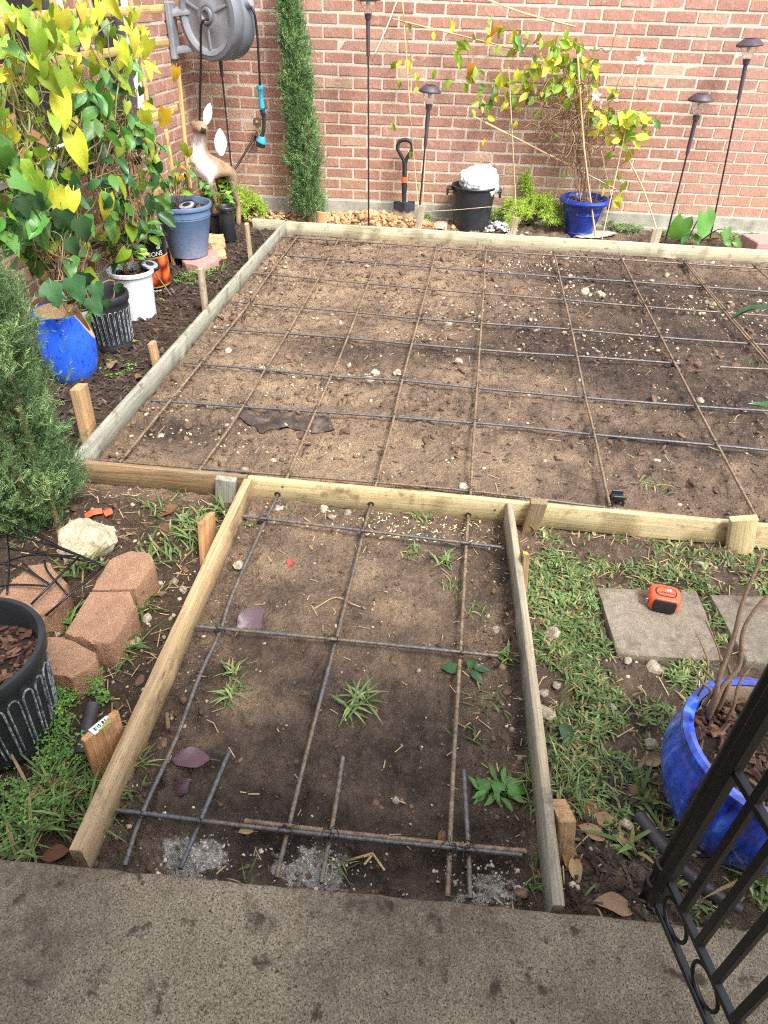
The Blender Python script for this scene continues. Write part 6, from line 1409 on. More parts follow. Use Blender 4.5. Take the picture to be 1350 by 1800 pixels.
# ---- bare stems in the cobalt pot
bs = thing('bare_shrub', 'bare woody stems growing out of the cobalt pot', 'shrub', CP_+Vector((0, 0, .18)))
def PV(px, py, q): return CAM+ray(px, py)*((Vector(q)-CAM).dot(_f))
for pts, r_ in [([(1258, 1225, 0), (1265, 1190, .02), (1290, 1120, .06), (1305, 1060, .1), (1340, 975, .16)], .0065), ([(1258, 1235, 0), (1272, 1205, .02), (1300, 1170, .04), (1305, 1115, .08), (1325, 1075, .1), (1365, 1030, .14)], .006), ([(1250, 1215, 0), (1235, 1200, .01), (1216, 1168, .02)], .004), ([(1266, 1215, 0), (1250, 1190, .01), (1215, 1155, .03)], .0035), ([(1262, 1200, 0), (1268, 1175, .02), (1262, 1140, .03), (1240, 1090, .05)], .003), ([(1240, 1195, 0), (1243, 1160, .02), (1225, 1115, .04)], .0025), ([(1275, 1220, 0), (1285, 1190, .02), (1280, 1170, .03)], .006), ([(1290, 1240, .0), (1300, 1200, .03), (1330, 1160, .05)], .004)]:
    w_ = []
    for px, py, f in pts: w_.append(PV(px, py, Vector((CP_.x-.02, CP_.y+.02+f*.35, .2+f*1.2))))
    mb = MB(); tube(mb, spline([w_[0]+Vector((0, 0, -.05))]+w_, 6), [r_*(1-.5*i/(len(w_)*6)) for i in range(len(w_)*6+1)], 7); mb.build('branch', WOODY, bs, 180)
# ---- leafy shrub standing just outside the right edge, two leaf tips reach into view
ns = thing('leafy_shrub', 'dark green shrub at the right edge, only its leaf tips reach into view', 'shrub', (1.16, 1.02, .0))
mb = MB(); tube(mb, spline([(1.16, 1.02, -.02), (1.15, 1.03, .4), (1.13, 1.05, .8), (1.16, 1.06, 1.1)], 6), [.012]*6+[.009]*13, 7); mb.build('stem', WOODY, ns, 180)
for px, py, tip, s in [(1292, 531, (-1, .1, -.05), .1), (1315, 712, (-1, .1, -.05), .1)]:
    d0_ = ray(px, py); p = CAM+d0_*1.32; y_ = Vector(tip).normalized(); put('leaf', LF('lance', 'dark'), ns, M=leafM(p-y_*s, tip, (.1, .2, 1), s)); lb_ = p-y_*s*1.25; mb = MB(); tube(mb, spline([(1.145, 1.035, lb_.z-.22), Vector((1.145, 1.035, lb_.z-.22)).lerp(lb_, .5)+Vector((.04, 0, .05)), lb_], 5), .0035, 6); mb.build('twig', WOODY, ns, 180)
for k in range(14):
    z = .35+.055*k; a = R.uniform(-1.2, 1.6); put('leaf', LF('ovate', 'green'), ns, M=leafM(Vector((1.15, 1.04, z)), (math.cos(a), math.sin(a), .25), (0, -.2, 1), R.uniform(.12, .16)))
# ================================================================== GRASS, LITTER, SMALL STUFF
def blades(px_, py_, z, h, wd, lean, rng, az=None):
    """curved grass blades: 3 quads each"""
    n = len(px_); az = rng.uniform(0, 2*PI, n) if az is None else az; d = np.stack([np.cos(az), np.sin(az)], 1); s = np.stack([-np.sin(az), np.cos(az)], 1)
    T_ = np.array([0, .35, .7, 1]); Wd = np.array([.8, 1, .75, .06]); V = []
    for t, q in zip(T_, Wd):
        out = lean*h*(t**1.5); zz_ = z+h*np.maximum(.0, t*(1-.55*lean*t))
        for sg in (-1, 1): V.append(np.stack([px_+d[:, 0]*out+s[:, 0]*sg*wd*q/2, py_+d[:, 1]*out+s[:, 1]*sg*wd*q/2, zz_], 1))
    V = np.stack(V, 1).reshape(-1, 3); i = np.arange(n)*8
    F = np.concatenate([np.stack([i+2*k, i+2*k+1, i+2*k+3, i+2*k+2], 1) for k in range(3)]); return V, F
GRASS = tintmat('grass_blades', [(0, srgb(148, 128, 84)), (.16, srgb(158, 146, 92)), (.24, srgb(78, 98, 50)), (.6, srgb(96, 122, 64)), (.85, srgb(126, 150, 88)), (1, srgb(160, 182, 112))], .55, .25)
rng = np.random.default_rng(21)
def lawn_pts(n, dens):
    o = []
    while sum(len(a) for a in o) < n:
        x = rng.uniform(.26, 1.5, n); y = rng.uniform(.62, 1.8, n); k = rng.random(n) < dens(x, y); o.append(np.stack([x[k], y[k]], 1))
    return np.concatenate(o)[:n]
S1 = [P(x, y, .034) for x, y in ((1050, 1032), (1226, 1040), (1272, 1161), (1086, 1148))]; S2 = [P(x, y, .034) for x, y in ((1247, 1044), (1372, 1050), (1432, 1172), (1312, 1163))]
def inq(x, y, q, m_=0.):
    x0 = max(min(q[0].x, q[3].x), 0)-m_; return (x > x0) & (x < max(q[1].x, q[2].x)+m_) & (y > min(q[2].y, q[3].y)-m_) & (y < max(q[0].y, q[1].y)+m_)
def dens(x, y):
    a = sstep(.42, .58, fbm(x*7, y*7, 71, 4, .65))
    bare = np.exp(-(((x-.56)/.22)**2+((y-1.70)/.09)**2))+np.exp(-(((x-.40)/.16)**2+((y-.66)/.12)**2))+np.exp(-(((x-.3)/.03)**2+((y-1.1)/.5)**2))*.6
    core = np.exp(-(((x-.46)/.24)**2+((y-1.18)/.33)**2)); edge = np.exp(-(((y-1.60)/.06)**2))*.6
    d = np.clip(a*(.25+core*1.1+edge), 0, 1)*np.clip(1-bare*1.1, 0, 1)
    d = np.where(inq(x, y, S1, -.006) | inq(x, y, S2, -.006), 0, d); d = np.where(np.hypot(x-CP_.x, y-CP_.y) < .15, 0, d)
    return d
pt_ = lawn_pts(12500, dens); n = len(pt_); cl = fbm(pt_[:, 0]*9, pt_[:, 1]*9, 81, 2)
h = rng.uniform(.010, .032, n); V, F = blades(pt_[:, 0], pt_[:, 1], gh(pt_[:, 0], pt_[:, 1])-.002, h, rng.uniform(.0035, .0075, n), rng.uniform(.5, 1.5, n), rng)
tn = np.where(rng.random(n) < .2, rng.uniform(0, .18, n), np.clip(.3+.6*cl+rng.normal(0, .16, n), .24, 1)); g_ = npobj('grass', V, F, GRASS, None, np.repeat(tn, 8)); tag(g_, 'trampled green lawn grass beside the stepping stones', 'grass', kind='stuff')
# straggling grass elsewhere: left strip, weeds in the path, bed
pts = []; hs = []; ws = []; tn = []; ln_ = []
def tuft(px, py, n, r_, h0, h1, w0, t0=.55, lean=(.5, 1.4)):
    c = P(px, py, 0)
    for _ in range(n): a = R.uniform(0, 6.3); q = r_*math.sqrt(R.random()); pts.append((c.x+q*math.cos(a), c.y+q*math.sin(a))); hs.append(R.uniform(h0, h1)); ws.append(w0*R.uniform(.7, 1.3)); tn.append(min(1, max(.24, R.gauss(t0, .15))) if R.random() > .12 else R.uniform(0, .18)); ln_.append(R.uniform(*lean))
for a in [(635, 1235, 26, .022, .03, .07, .006), (615, 1250, 12, .012, .03, .06, .006, .8), (408, 1180, 24, .015, .02, .05, .005, .85), (402, 1225, 26, .02, .02, .05, .005, .85), (415, 1205, 12, .02, .02, .05, .005, .8), (722, 975, 20, .03, .015, .04, .005), (780, 992, 22, .02, .03, .055, .006, .75), (795, 1035, 16, .03, .02, .04, .004), (745, 915, 18, .03, .02, .05, .005), (835, 1080, 14, .03, .02, .04, .004), (885, 1160, 20, .02, .03, .06, .006, .7), (820, 1290, 18, .04, .02, .04, .004, .4), (860, 1230, 24, .05, .02, .05, .004, .4), (500, 905, 12, .03, .015, .03, .003, .4), (440, 930, 14, .02, .02, .05, .004), (360, 950, 20, .03, .02, .06, .004, .5),
          (390, 905, 12, .02, .04, .09, .007, .7), (310, 960, 60, .09, .03, .09, .006, .6), (345, 920, 40, .05, .04, .1, .007, .65), (270, 900, 26, .06, .03, .07, .005, .5), (300, 870, 24, .08, .02, .06, .004, .5), (245, 1060, 36, .03, .04, .09, .006, .55), (225, 1140, 30, .03, .04, .09, .006, .55), (140, 1010, 30, .03, .05, .11, .007, .55), (120, 1100, 26, .03, .05, .1, .007, .55), (160, 950, 10, .03, .04, .08, .006, .55), (260, 985, 14, .02, .04, .08, .006, .6),
          (110, 1380, 90, .09, .03, .1, .004, .6), (60, 1440, 80, .08, .04, .12, .006, .65), (130, 1420, 60, .06, .04, .11, .005, .6), (150, 1340, 60, .06, .02, .07, .003, .6), (30, 1480, 40, .05, .05, .14, .007, .75), (180, 1380, 40, .04, .03, .08, .003, .6), (70, 1300, 40, .06, .03, .07, .003, .6), (245, 1340, 30, .02, .03, .07, .004, .6), (235, 1400, 10, .015, .03, .07, .005, .6),
          (1130, 850, 14, .03, .02, .04, .005, .75), (1160, 862, 16, .03, .02, .05, .005, .75), (910, 880, 10, .04, .02, .04, .004, .5), (1120, 910, 8, .05, .02, .04, .004, .5), (980, 660, 14, .06, .015, .03, .004, .3), (745, 640, 20, .07, .015, .03, .004, .3), (875, 655, 12, .05, .015, .03, .004, .4), (900, 690, 10, .05, .015, .03, .004, .3), (615, 540, 14, .05, .015, .03, .004, .35), (1320, 640, 14, .04, .02, .05, .004, .6), (1270, 960, 20, .05, .02, .05, .004, .4), (960, 1400, 46, .05, .03, .08, .003, .75), (1000, 1380, 40, .05, .03, .08, .003, .7), (940, 1350, 16, .02, .03, .06, .004, .7), (970, 990, 26, .03, .02, .05, .005, .6), (1080, 1000, 14, .04, .02, .04, .005, .5),
          (1125, 1420, 10, .03, .05, .12, .008, .6), (1110, 1500, 8, .02, .05, .1, .009, .7), (1330, 1560, 20, .05, .04, .1, .007, .6), (440, 1540, 6, .02, .02, .05, .003, .5), (590, 1530, 10, .02, .02, .05, .003, .5), (930, 1560, 8, .015, .03, .06, .003, .6), (400, 480, 20, .06, .03, .07, .004, .7), (385, 500, 16, .05, .02, .05, .004, .7), (455, 480, 10, .03, .02, .04, .004, .8)]: tuft(*a)
pa = np.array(pts); n = len(pa); V, F = blades(pa[:, 0], pa[:, 1], gh(pa[:, 0], pa[:, 1])-.002, np.array(hs), np.array(ws), np.array(ln_), rng)
tag(npobj('wild_grass', V, F, GRASS, None, np.repeat(np.array(tn), 8)), 'loose tufts of wild grass and weeds growing through the soil', 'grass', kind='stuff')
# clover and small leafy weeds (ground cover)
CLO = tintmat('clover_leaves', [(0, srgb(70, 104, 48)), (.5, srgb(98, 140, 62)), (1, srgb(140, 178, 84))], .55, .2)
def cover(name, label, blobs, seed, s=(.005, .009)):
    rg = np.random.default_rng(seed); V = []; F = []; tn_ = []
    for px, py, n, r_, hh_ in blobs:
        c = P(px, py, 0)
        for _ in range(n):
            a = rg.uniform(0, 6.28); q = r_*math.sqrt(rg.random()); x, y = c.x+q*math.cos(a), c.y+q*math.sin(a); z = ghs(x, y)+rg.uniform(.2, 1)*hh_; sz = rg.uniform(*s); ph = rg.uniform(0, 6.28); tv = float(np.clip(rg.normal(.5, .22), 0, 1)); tx, ty = rg.normal(0, .3, 2)
            for k in range(3):
                b_ = ph+k*2.094; o_ = len(V)
                for rr, da in ((0, 0), (.75, -.45), (1.15, -.42), (1.05, 0), (1.15, .42), (.75, .45)):
                    dx, dy = rr*sz*math.cos(b_+da), rr*sz*math.sin(b_+da); V.append((x+dx, y+dy, z+dx*tx+dy*ty-.15*rr*sz)); tn_.append(tv)
                F += [(o_, o_+1, o_+2, o_+3), (o_, o_+3, o_+4, o_+5)]
    tag(npobj(name, np.array(V), np.array(F), CLO, None, tn_), label, 'ground cover', kind='stuff')
cover('clover', 'patch of small clover leaves beside the foreground fluted pot', [(110, 1240, 130, .04, .06), (95, 1290, 150, .05, .06), (120, 1330, 80, .05, .04), (170, 1215, 50, .03, .07), (60, 1400, 90, .08, .06), (30, 1450, 90, .08, .07), (120, 1400, 40, .05, .05), (180, 1235, 26, .02, .05)], 5)
cover('green_weeds', 'small green weeds growing along the foot of the brick wall', [(870, 408, 90, .1, .05), (1100, 412, 170, .13, .05), (1060, 405, 90, .1, .06), (1190, 425, 90, .14, .04), (1040, 400, 70, .08, .07), (770, 392, 80, .06, .09), (745, 398, 60, .06, .05), (615, 372, 30, .03, .06), (690, 396, 24, .05, .04), (1000, 412, 60, .1, .05), (455, 400, 40, .08, .04), (330, 500, 60, .1, .03), (360, 485, 60, .08, .03), (210, 655, 24, .08, .02), (1290, 430, 60, .12, .04)], 6, (.009, .016))
# dandelion-like weed and a rose sprig in the path
wd_ = thing('broadleaf_weed', 'flat broadleaf weed beside the grey path board near the walkway', 'weed', G(870, 1390))
for px, py, tx, ty, s in [(870+46*math.cos(a_)*k_, 1388-34*math.sin(a_)*k_, math.cos(a_+R.gauss(0, .4)), math.sin(a_+R.gauss(0, .4)), R.uniform(.026, .046)) for a_, k_ in ((i_*.62+R.gauss(0, .2), R.uniform(.35, 1.1)) for i_ in range(24))]:
    q = G(px, py, R.uniform(.006, .02)); put('leaf', LF(R.choice(('ivy', 'lance', 'lance')), 'green'), wd_, M=leafM(q-Vector((tx, ty, 0))*s*.5, (tx, ty, .15), (0, -.1, 1), s))
rs_ = thing('rose_sprig', 'dark green three leaf sprig under the right path rebar', 'sprig', G(815, 1180))
for px, py, tx, ty, s in [(795, 1175, -1, .1, .045), (828, 1165, .3, 1, .035), (835, 1185, .5, -.6, .035), (845, 1175, 1, .0, .035)]:
    q = G(px, py, .018); put('leaf', LF('ovate', 'dark'), rs_, M=leafM(q-Vector((tx, ty, 0))*s*.5, (tx, ty, .1), (0, -.15, 1), s*1.2))
# ---- fallen leaves
for px, py, kd, col, s, lb in [(438, 1094, 'round', 'purple', .075, 'purple fallen leaf beside the middle crosswise rebar'), (334, 1334, 'ovate', 'purple', .085, 'long wet purple leaf at the left of the path'), (318, 1386, 'ovate', 'purple', .06, 'round purple leaf below the long wet purple leaf'), (510, 988, 'ovate', 'red', .038, 'small red leaf in the upper path'), (432, 1461, 'ovate', 'tan', .032, 'tan leaf beside the lowest crosswise rebar'), (1078, 1592, 'ovate', 'tan', .075, 'pale spotted leaf at the walkway edge by the gate post'), (292, 933, 'ovate', 'brown', .065, 'orange brown leaf left of the cedar stake'), (300, 897, 'ovate', 'brown', .07, 'curled brown leaf below the weathered brown board'), (233, 1113, 'ovate', 'gold', .06, 'golden leaf beside the middle edging block'), (105, 1385, 'ovate', 'red', .07, 'dark red leaf in the grass below the foreground pot'), (72, 1384, 'ovate', 'tan', .05, 'pale curled leaf in the grass below the foreground pot'), (92, 1500, 'ovate', 'brown', .06, 'brown leaf at the walkway edge by the path board end'),
        (1040, 1463, 'ovate', 'tan', .055, 'dry leaf beside the pale block stake'), (1012, 1530, 'ovate', 'tan', .05, 'dry tan leaf under the pale block stake'), (1005, 1505, 'ovate', 'brown', .07, 'curled brown leaf under the pale block stake'), (1060, 1440, 'ovate', 'tan', .055, 'dry leaf above the dark pipe end'), (1095, 1480, 'ovate', 'tan', .05, 'dry leaf left of the dark pipe'), (1040, 1420, 'ovate', 'brown', .05, 'brown leaf in the litter above the pale block stake'), (1150, 1335, 'ovate', 'tan', .06, 'long tan leaf beside the cobalt pot'), (1125, 1400, 'ovate', 'brown', .06, 'brown leaf by the cobalt pot foot'), (930, 1108, 'ovate', 'tan', .03, 'small pink tan leaf beside the grey path board'), (995, 1290, 'ovate', 'dark', .06, 'dark wet leaf right of the grey path board'), (990, 1140, 'ovate', 'green', .045, 'grey green leaf below the pale lawn stone'),
        (220, 600, 'ovate', 'yellow', .09, 'yellow leaf on the mulch by the medium fluted pot'), (198, 640, 'ovate', 'tan', .08, 'tan leaf on the mulch between pots and left board'), (298, 545, 'ovate', 'brown', .07, 'brown leaf on the mulch below the printed pot'), (275, 580, 'ovate', 'brown', .07, 'brown leaf on the mulch below the white bucket'), (245, 660, 'ovate', 'brown', .06, 'small brown leaf near the short left stake'), (276, 530, 'ovate', 'lime', .08, 'lime leaf on the mulch beside the printed pot'), (548, 960, 'ovate', 'tan', .03, 'tiny tan leaf on the path upper middle'), (777, 1472, 'ovate', 'brown', .03, 'small brown leaf at the right dowel')]:
    q = G(px, py, .010); a = R.uniform(0, 6.3); o = put('fallen_leaf', LF(kd, col), None, M=leafM(q-Vector((math.cos(a), math.sin(a), 0))*s*.5, (math.cos(a), math.sin(a), R.uniform(-.05, .15)), (R.gauss(0, .2), R.gauss(0, .2)-.15, 1), s)); tag(o, lb, 'leaf', 'fallen leaves')
ORT = simple('orange_tape', [srgb(222, 92, 60), srgb(232, 112, 78)], 20, .5, .1)
mb = MB()
for px, py, a, L in ((165, 905, .5, .055), (190, 902, -.9, .05)):
    q = G(px, py, .012); d_ = Vector((math.cos(a), math.sin(a), 0)); s = Vector((-d_.y, d_.x, .2))*.012; mb.add([q-d_*L/2-s, q+d_*L/2-s+Vector((0, 0, .01)), q+d_*L/2+s+Vector((0, 0, .01)), q-d_*L/2+s, q-s*1.1+Vector((0, 0, .012)), q+s*1.1+Vector((0, 0, .012))], [(0, 4, 5, 3), (4, 1, 2, 5)])
tag(mb.build('plastic_ribbon', ORT, None), 'torn orange plastic ribbon on the soil behind the limestone rock', 'ribbon')
# ---- scattered pieces: template copies merged into one stuff mesh
def scatter(name, label, cat, tv, tf, pos, scl, mat, rg, flat_=.0, tints=None, zoff=0.):
    n = len(pos); a = rg.uniform(0, 2*PI, n); b_ = rg.normal(0, .5 if not flat_ else flat_, n); c_ = rg.normal(0, .5 if not flat_ else flat_, n)
    ca, sa, cb, sb, cc, sc_ = np.cos(a), np.sin(a), np.cos(b_), np.sin(b_), np.cos(c_), np.sin(c_)
    Rm = np.empty((n, 3, 3)); Rm[:, 0, 0] = ca*cb; Rm[:, 0, 1] = ca*sb*sc_-sa*cc; Rm[:, 0, 2] = ca*sb*cc+sa*sc_; Rm[:, 1, 0] = sa*cb; Rm[:, 1, 1] = sa*sb*sc_+ca*cc; Rm[:, 1, 2] = sa*sb*cc-ca*sc_; Rm[:, 2, 0] = -sb; Rm[:, 2, 1] = cb*sc_; Rm[:, 2, 2] = cb*cc
    V = []; F = []; o = 0; pick = rg.integers(0, len(tv), n)
    for k in range(len(tv)):
        ix = np.where(pick == k)[0]
        if not len(ix): continue
        t_ = np.array(tv[k])[None]*(scl[ix, None, None] if scl.ndim == 1 else scl[ix, None, :]); w_ = np.einsum('nij,nkj->nki', Rm[ix], t_)+pos[ix, None, :]; m_ = w_.shape[1]
        V.append(w_.reshape(-1, 3)); f = np.array(tf[k]); F.append((f[None]+(np.arange(len(ix))*m_)[:, None, None]+o).reshape(-1, f.shape[1])); o += len(ix)*m_
    return tag(npobj(name, np.concatenate(V), np.concatenate(F), mat), label, cat, kind='stuff')
PEB = [lump(60+s, 1, .3, .7) for s in range(6)]; PEB2 = [lump(80+s, 2, .34, .75) for s in range(6)]
PV_, PF_ = [p[0] for p in PEB], [p[1] for p in PEB]; PV2, PF2 = [p[0] for p in PEB2], [p[1] for p in PEB2]
def rpts(n, x0, x1, y0, y1, dn):
    o = []
    while sum(len(a) for a in o) < n:
        x = rng.uniform(x0, x1, n*2); y = rng.uniform(y0, y1, n*2); k = rng.random(n*2) < dn(x, y); o.append(np.stack([x[k], y[k]], 1))
    a = np.concatenate(o)[:n]; return np.concatenate([a, gh(a[:, 0], a[:, 1])[:, None]], 1)
GRAV = simple('gravel_bits', [srgb(126, 108, 88), srgb(168, 152, 128), srgb(204, 194, 174)], 60, .92, .3, vary=.4, isl=True)
CLOD = simple('soil_crumbs', [srgb(60, 45, 36), srgb(98, 76, 60), srgb(128, 102, 78)], 40, .95, .5, vary=.35, isl=True)
rub = [(1010, 515, .22, .2), (930, 470, .3, .16), (1000, 455, .3, .1), (350, 760, .25, .12), (300, 730, .2, .2), (520, 670, .2, .1), (640, 665, .2, .08), (1100, 600, .3, .2), (500, 470, .2, .3), (1260, 540, .3, .3), (1180, 450, .4, .15), (370, 560, .16, .3), (870, 560, .3, .2), (430, 790, .4, .05), (760, 600, .2, .15)]
def dgrav(x, y):
    d = .05+.0*x
    for px, py, rx, ry in rub: c = P(px, py); d = np.maximum(d, .95*np.exp(-((x-c.x)/rx)**2-((y-c.y)/ry)**2))
    return d*(.3+fbm(x*14, y*14, 91, 2))
p_ = rpts(1900, -1.23, 2.4, 1.86, 4.9, dgrav); s_ = np.clip(rng.lognormal(-4.6, .55, len(p_)), .003, .045); p_[:, 2] += s_*.1
scatter('gravel', 'pale limestone bits scattered over the large bed', 'gravel', PV_, PF_, p_, np.stack([s_*1.2, s_, s_*.8], 1), GRAV, rng)
p_ = rpts(420, -.62, .26, .56, 1.8, lambda x, y: np.clip(.12+.9*(1-sstep(-.62, -.45, x))+.8*sstep(.1, .22, x)+.5*sstep(1.66, 1.78, y), 0, 1)); s_ = np.clip(rng.lognormal(-5.2, .55, len(p_)), .002, .018); p_[:, 2] += s_*.1
scatter('gravel', 'pale grit and pebbles along the edges of the path', 'gravel', PV_, PF_, p_, np.stack([s_*1.2, s_, s_*.8], 1), GRAV, rng)
p_ = rpts(420, .28, 1.3, .6, 1.8, lambda x, y: .5+0*x); s_ = np.clip(rng.lognormal(-4.9, .5, len(p_)), .003, .02); scatter('gravel', 'small stones scattered through the lawn', 'gravel', PV_, PF_, p_, np.stack([s_*1.2, s_, s_*.8], 1), GRAV, rng)
p_ = rpts(500, -1.25, -.66, .7, 1.8, lambda x, y: .5+0*x); s_ = np.clip(rng.lognormal(-4.9, .5, len(p_)), .003, .022); scatter('gravel', 'small stones scattered round the edging blocks', 'gravel', PV_, PF_, p_, np.stack([s_*1.2, s_, s_*.8], 1), GRAV, rng)
def dcl(x, y):
    big, path, left, back, lfront, lawn = regions(x, y)
    return np.clip(.28*big*sstep(.42, .62, fbm(x*3, y*3, 21, 2))+.12*big+.3*path+path*(1-sstep(-.61, -.47, x))*.9+path*(1-sstep(walk_y(x), walk_y(x)+.14, y))*.6+.4*lfront+.3*lawn+path*sstep(.08, .2, x)*.5+big*(1-sstep(XL, XL+.3, x))*.5, 0, 1)
p_ = rpts(17000, -1.3, 2.4, .55, 4.9, dcl); s_ = np.clip(rng.lognormal(-4.75, .5, len(p_)), .003, .034)*(.6+.4*np.clip(p_[:, 1]/2.2, .35, 1.3)); scatter('soil_crumbs', 'crumbs and clods of brown soil over the excavated ground', 'soil', PV_, PF_, p_, np.stack([s_*1.2, s_, s_*.75], 1), CLOD, rng)
def dbig(x, y):
    big, path, left, back, lfront, lawn = regions(x, y)
    return np.clip(.05*big+.35*big*sstep(.5, .62, fbm(x*2.2, y*2.2, 121, 3))+path*(1-sstep(-.61, -.52, x))*.7+path*sstep(.16, .22, x)*.5+big*(1-sstep(XL+.03, XL+.2, x))*.7+big*sstep(YB-.2, YB-.03, y)*.5+.25*lfront+path*(1-sstep(walk_y(x), walk_y(x)+.1, y))*.5+path*sstep(1.7, 1.78, y)*.6, 0, 1)
p_ = rpts(900, -1.3, 2.4, .58, 4.9, dbig); s_ = np.clip(rng.lognormal(-3.75, .4, len(p_)), .012, .055)*(.55+.45*np.clip(p_[:, 1]/2.2, .3, 1.2)); scatter('soil_clods', 'larger crumbly clods lying along the edges of the excavated ground', 'soil', PV2, PF2, p_, np.stack([s_*1.2, s_, s_*.6], 1), CLOD, rng)
CLAYC = simple('clay_clods', [srgb(150, 112, 76), srgb(186, 146, 104), srgb(206, 172, 130)], 30, .95, .5, vary=.2, isl=True)
x = rng.normal(HEAP.x-.02, .24, 750); y = rng.normal(HEAP.y+.03, .07, 750); k = y < WY0+WT*x-.05; p_ = np.stack([x[k], y[k], gh(x[k], y[k])], 1); s_ = np.clip(rng.lognormal(-3.65, .4, len(p_)), .012, .062); p_[:, 2] += s_*.25
scatter('clay_clods', 'heap of tan clay clods at the foot of the brick wall', 'soil', PV2, PF2, p_, np.stack([s_, s_, s_*.85], 1), CLAYC, rng)
x = rng.uniform(-1.6, -1.15, 320); y = rng.normal(5.2, .06, 320); p_ = np.stack([x, y, gh(x, y)], 1); s_ = np.clip(rng.lognormal(-3.9, .4, len(p_)), .01, .04); p_[:, 2] += s_*.25
scatter('clay_clods', 'crumbly brown clay left of the tall juniper', 'soil', PV2, PF2, p_, np.stack([s_, s_, s_*.85], 1), CLAYC, rng)
# grey gravel by the bucket
c = G(878, 408); x = rng.normal(c.x+.02, .06, 110); y = rng.normal(c.y+.06, .035, 110); p_ = np.stack([x, y, gh(x, y)], 1); s_ = rng.uniform(.02, .042, 110); p_[:, 2] += s_*.3+.03*np.exp(-((x-c.x)/.07)**2); scatter('grey_gravel', 'small pile of grey gravel right of the black bucket', 'gravel', PV2, PF2, p_, np.stack([s_, s_, s_*.8], 1), simple('grey_gravel', [srgb(150, 150, 152), srgb(200, 200, 202)], 40, .9, .3, vary=.25, isl=True), rng)
# bark mulch in the left bed, chips in the litter
CH = [(-.5, -.16, 0), (.5, -.1, 0), (.42, .17, 0), (-.45, .12, 0), (-.36, -.06, .09), (.36, .02, .09)]; CF = [(0, 1, 5), (0, 5, 4), (1, 2, 5), (2, 3, 4), (2, 4, 5), (3, 0, 4)]
MUL = simple('bark_chips', [srgb(38, 31, 28), srgb(68, 55, 47), srgb(104, 88, 74)], 30, .92, .3, vary=.45, isl=True)
p_ = rpts(5200, -1.93, -1.28, 1.7, 4.9, lambda x, y: .9+0*x); s_ = rng.uniform(.014, .045, len(p_)); p_[:, 2] += .004; scatter('bark_mulch', 'dark bark mulch between the pots and the left form board', 'mulch', [CH], [CF], p_, np.stack([s_, s_*rng.uniform(.5, 1.2, len(p_)), s_], 1), MUL, rng, .35)
p_ = rpts(480, .27, .62, .58, .95, lambda x, y: np.clip(1.1-np.hypot((x-.4)/.22, (y-.72)/.26), 0, 1)); s_ = rng.uniform(.01, .035, len(p_)); p_[:, 2] += .004; scatter('leaf_litter', 'dark leaf litter and bark between the path and the gate', 'litter', [CH], [CF], p_, np.stack([s_, s_*.8, s_], 1), MUL, rng, .35)
p_ = rpts(700, -1.3, -.68, .65, 1.75, lambda x, y: .6+0*x); s_ = rng.uniform(.008, .03, len(p_)); p_[:, 2] += .003; scatter('leaf_litter', 'dark bark bits round the edging blocks and rock', 'litter', [CH], [CF], p_, np.stack([s_, s_*.7, s_], 1), MUL, rng, .35)
p_ = rpts(1500, -1.2, 2.3, 1.86, 4.85, lambda x, y: .3+.5*fbm(x*4, y*4, 99, 2)); s_ = rng.uniform(.008, .035, len(p_)); p_[:, 2] += .003; scatter('bark_bits', 'dark bark and root bits strewn over the large bed', 'litter', [CH], [CF], p_, np.stack([s_, s_*.7, s_], 1), MUL, rng, .3)
TAN = simple('straw_bits', [srgb(150, 124, 88), srgb(188, 164, 122)], 30, .85, .1, vary=.25, isl=True)
ST = [(-.5, -.02, 0), (.5, -.02, .03), (.5, .02, .03), (-.5, .02, 0)]
def straw(n, x0, x1, y0, y1, lb, dn, l0=.015, l1=.06):
    p_ = rpts(n, x0, x1, y0, y1, dn); s_ = rng.uniform(l0, l1, n); p_[:, 2] += .005; scatter('straw', lb, 'litter', [ST], [[(0, 1, 2, 3)]], p_, np.stack([s_, np.full(n, .06), s_], 1), TAN, rng, .2)
straw(380, .27, 1.3, .58, 1.8, 'dry straw bits in the lawn', lambda x, y: .6+0*x); straw(130, -.6, .25, .57, 1.8, 'dry straw bits in the path', lambda x, y: .25+sstep(.0, .2, x)*.6, .01, .04); straw(260, -1.2, 2.3, 1.86, 4.85, 'dry straw bits in the large bed', lambda x, y: .5+0*x, .015, .06); straw(400, -1.3, -.66, .66, 1.8, 'dry straw bits round the edging blocks', lambda x, y: .6+0*x)
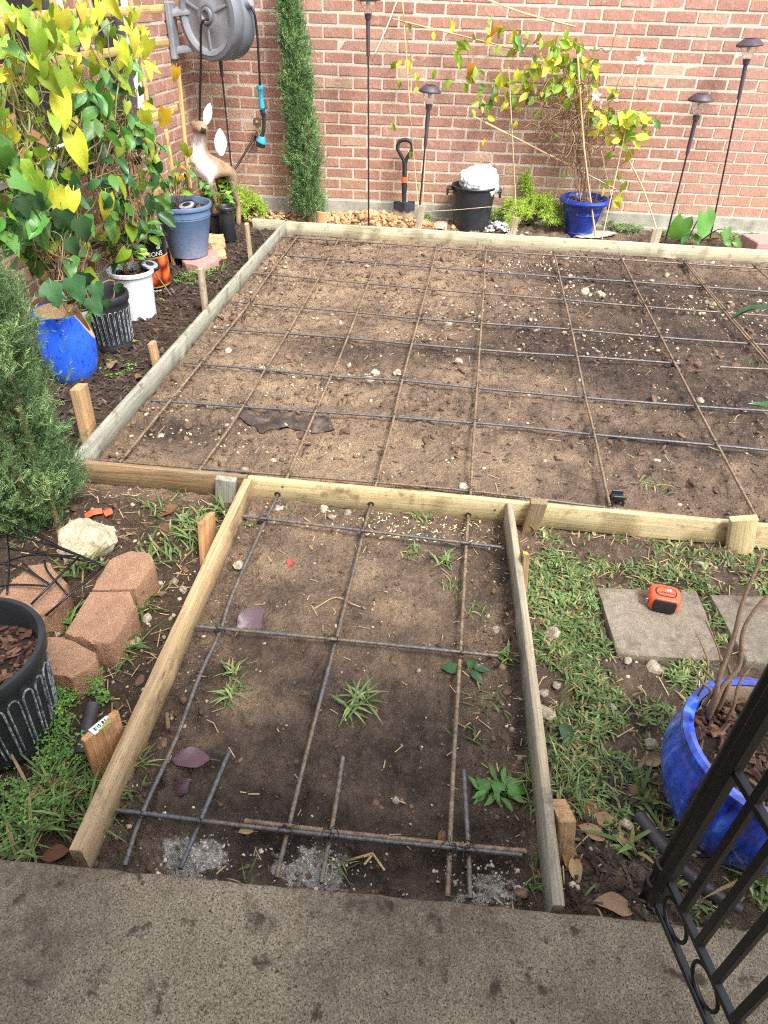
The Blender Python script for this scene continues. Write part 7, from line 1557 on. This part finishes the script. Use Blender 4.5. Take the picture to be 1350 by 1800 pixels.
# yellow sawdust under the drilled board
p_ = rpts(170, -.6, .25, 1.68, 1.80, lambda x, y: np.clip(np.exp(-((x+.16)/.12)**2)+np.exp(-((x-.08)/.16)**2), 0, 1)); s_ = rng.uniform(.004, .016, 170); p_[:, 2] += .004; scatter('wood_shavings', 'yellow wood shavings under the drilled board', 'shavings', [CH], [CF], p_, np.stack([s_, s_, s_*.6], 1), simple('wood_shavings', [srgb(206, 188, 132), srgb(226, 212, 164)], 40, .8, .1), rng, .3)
# dirt crumbs tracked on the walkway
x = rng.normal(-.1, .4, 900); y = rng.uniform(.1, .56, 900); p_ = np.stack([x, y, np.full(900, .0905)], 1); k = y < walk_y(x)-.02; p_ = p_[k]; s_ = np.clip(rng.lognormal(-6.0, .5, len(p_)), .0012, .009); scatter('dirt_crumbs', 'crumbs of dirt tracked over the concrete walkway', 'soil', PV_, PF_, p_, np.stack([s_*1.2, s_, s_*.5], 1), CLOD, rng, .2)
# crumbs of spilled cement at the walkway edge
LIMEC = simple('cement_crumbs', [srgb(150, 144, 134), srgb(206, 201, 190)], 60, .95, .4, vary=.3, isl=True)
cs = [P(*q) for q in ((345, 1508), (545, 1524), (855, 1562))]; k_ = rng.integers(0, 3, 420); x = np.array([cs[i].x for i in k_])+rng.normal(0, .05, 420); y = np.array([cs[i].y for i in k_])+rng.normal(.005, .026, 420); k = y > walk_y(x)+.008; x, y = x[k], y[k]; p_ = np.stack([x, y, gh(x, y)], 1); s_ = np.clip(rng.lognormal(-5.4, .5, len(x)), .002, .014)
scatter('cement_crumbs', 'pale cement crumbs spilled at the walkway edge round the dowels', 'cement', PV_, PF_, p_, np.stack([s_*1.2, s_, s_*.7], 1), LIMEC, rng)
# twig cluster near the walkway
mb = MB()
for a, b_ in [((610, 1513), (655, 1500)), ((655, 1500), (676, 1530)), ((655, 1502), (640, 1520)), ((640, 1506), (655, 1500))]: tube(mb, [G(*a, .008), G(*b_, .012)], .0022, 5)
tag(mb.build('twig', TAN, None), 'small forked dry twig at the bottom of the path', 'twig')
mb = MB(); tube(mb, spline([G(553, 1070, .004), G(590, 1050, .012), G(620, 1062, .012), G(642, 1070, .004)], 4), .0016, 4); tag(mb.build('twig', TAN, None), 'thin dry twig under the middle path rebar', 'twig')
mb = MB(); tube(mb, [G(293, 1255, .006), G(296, 1282, .008)], .0055, 7); tag(mb.build('twig', WOODY, None), 'short thick twig piece beside the tan path board', 'twig')
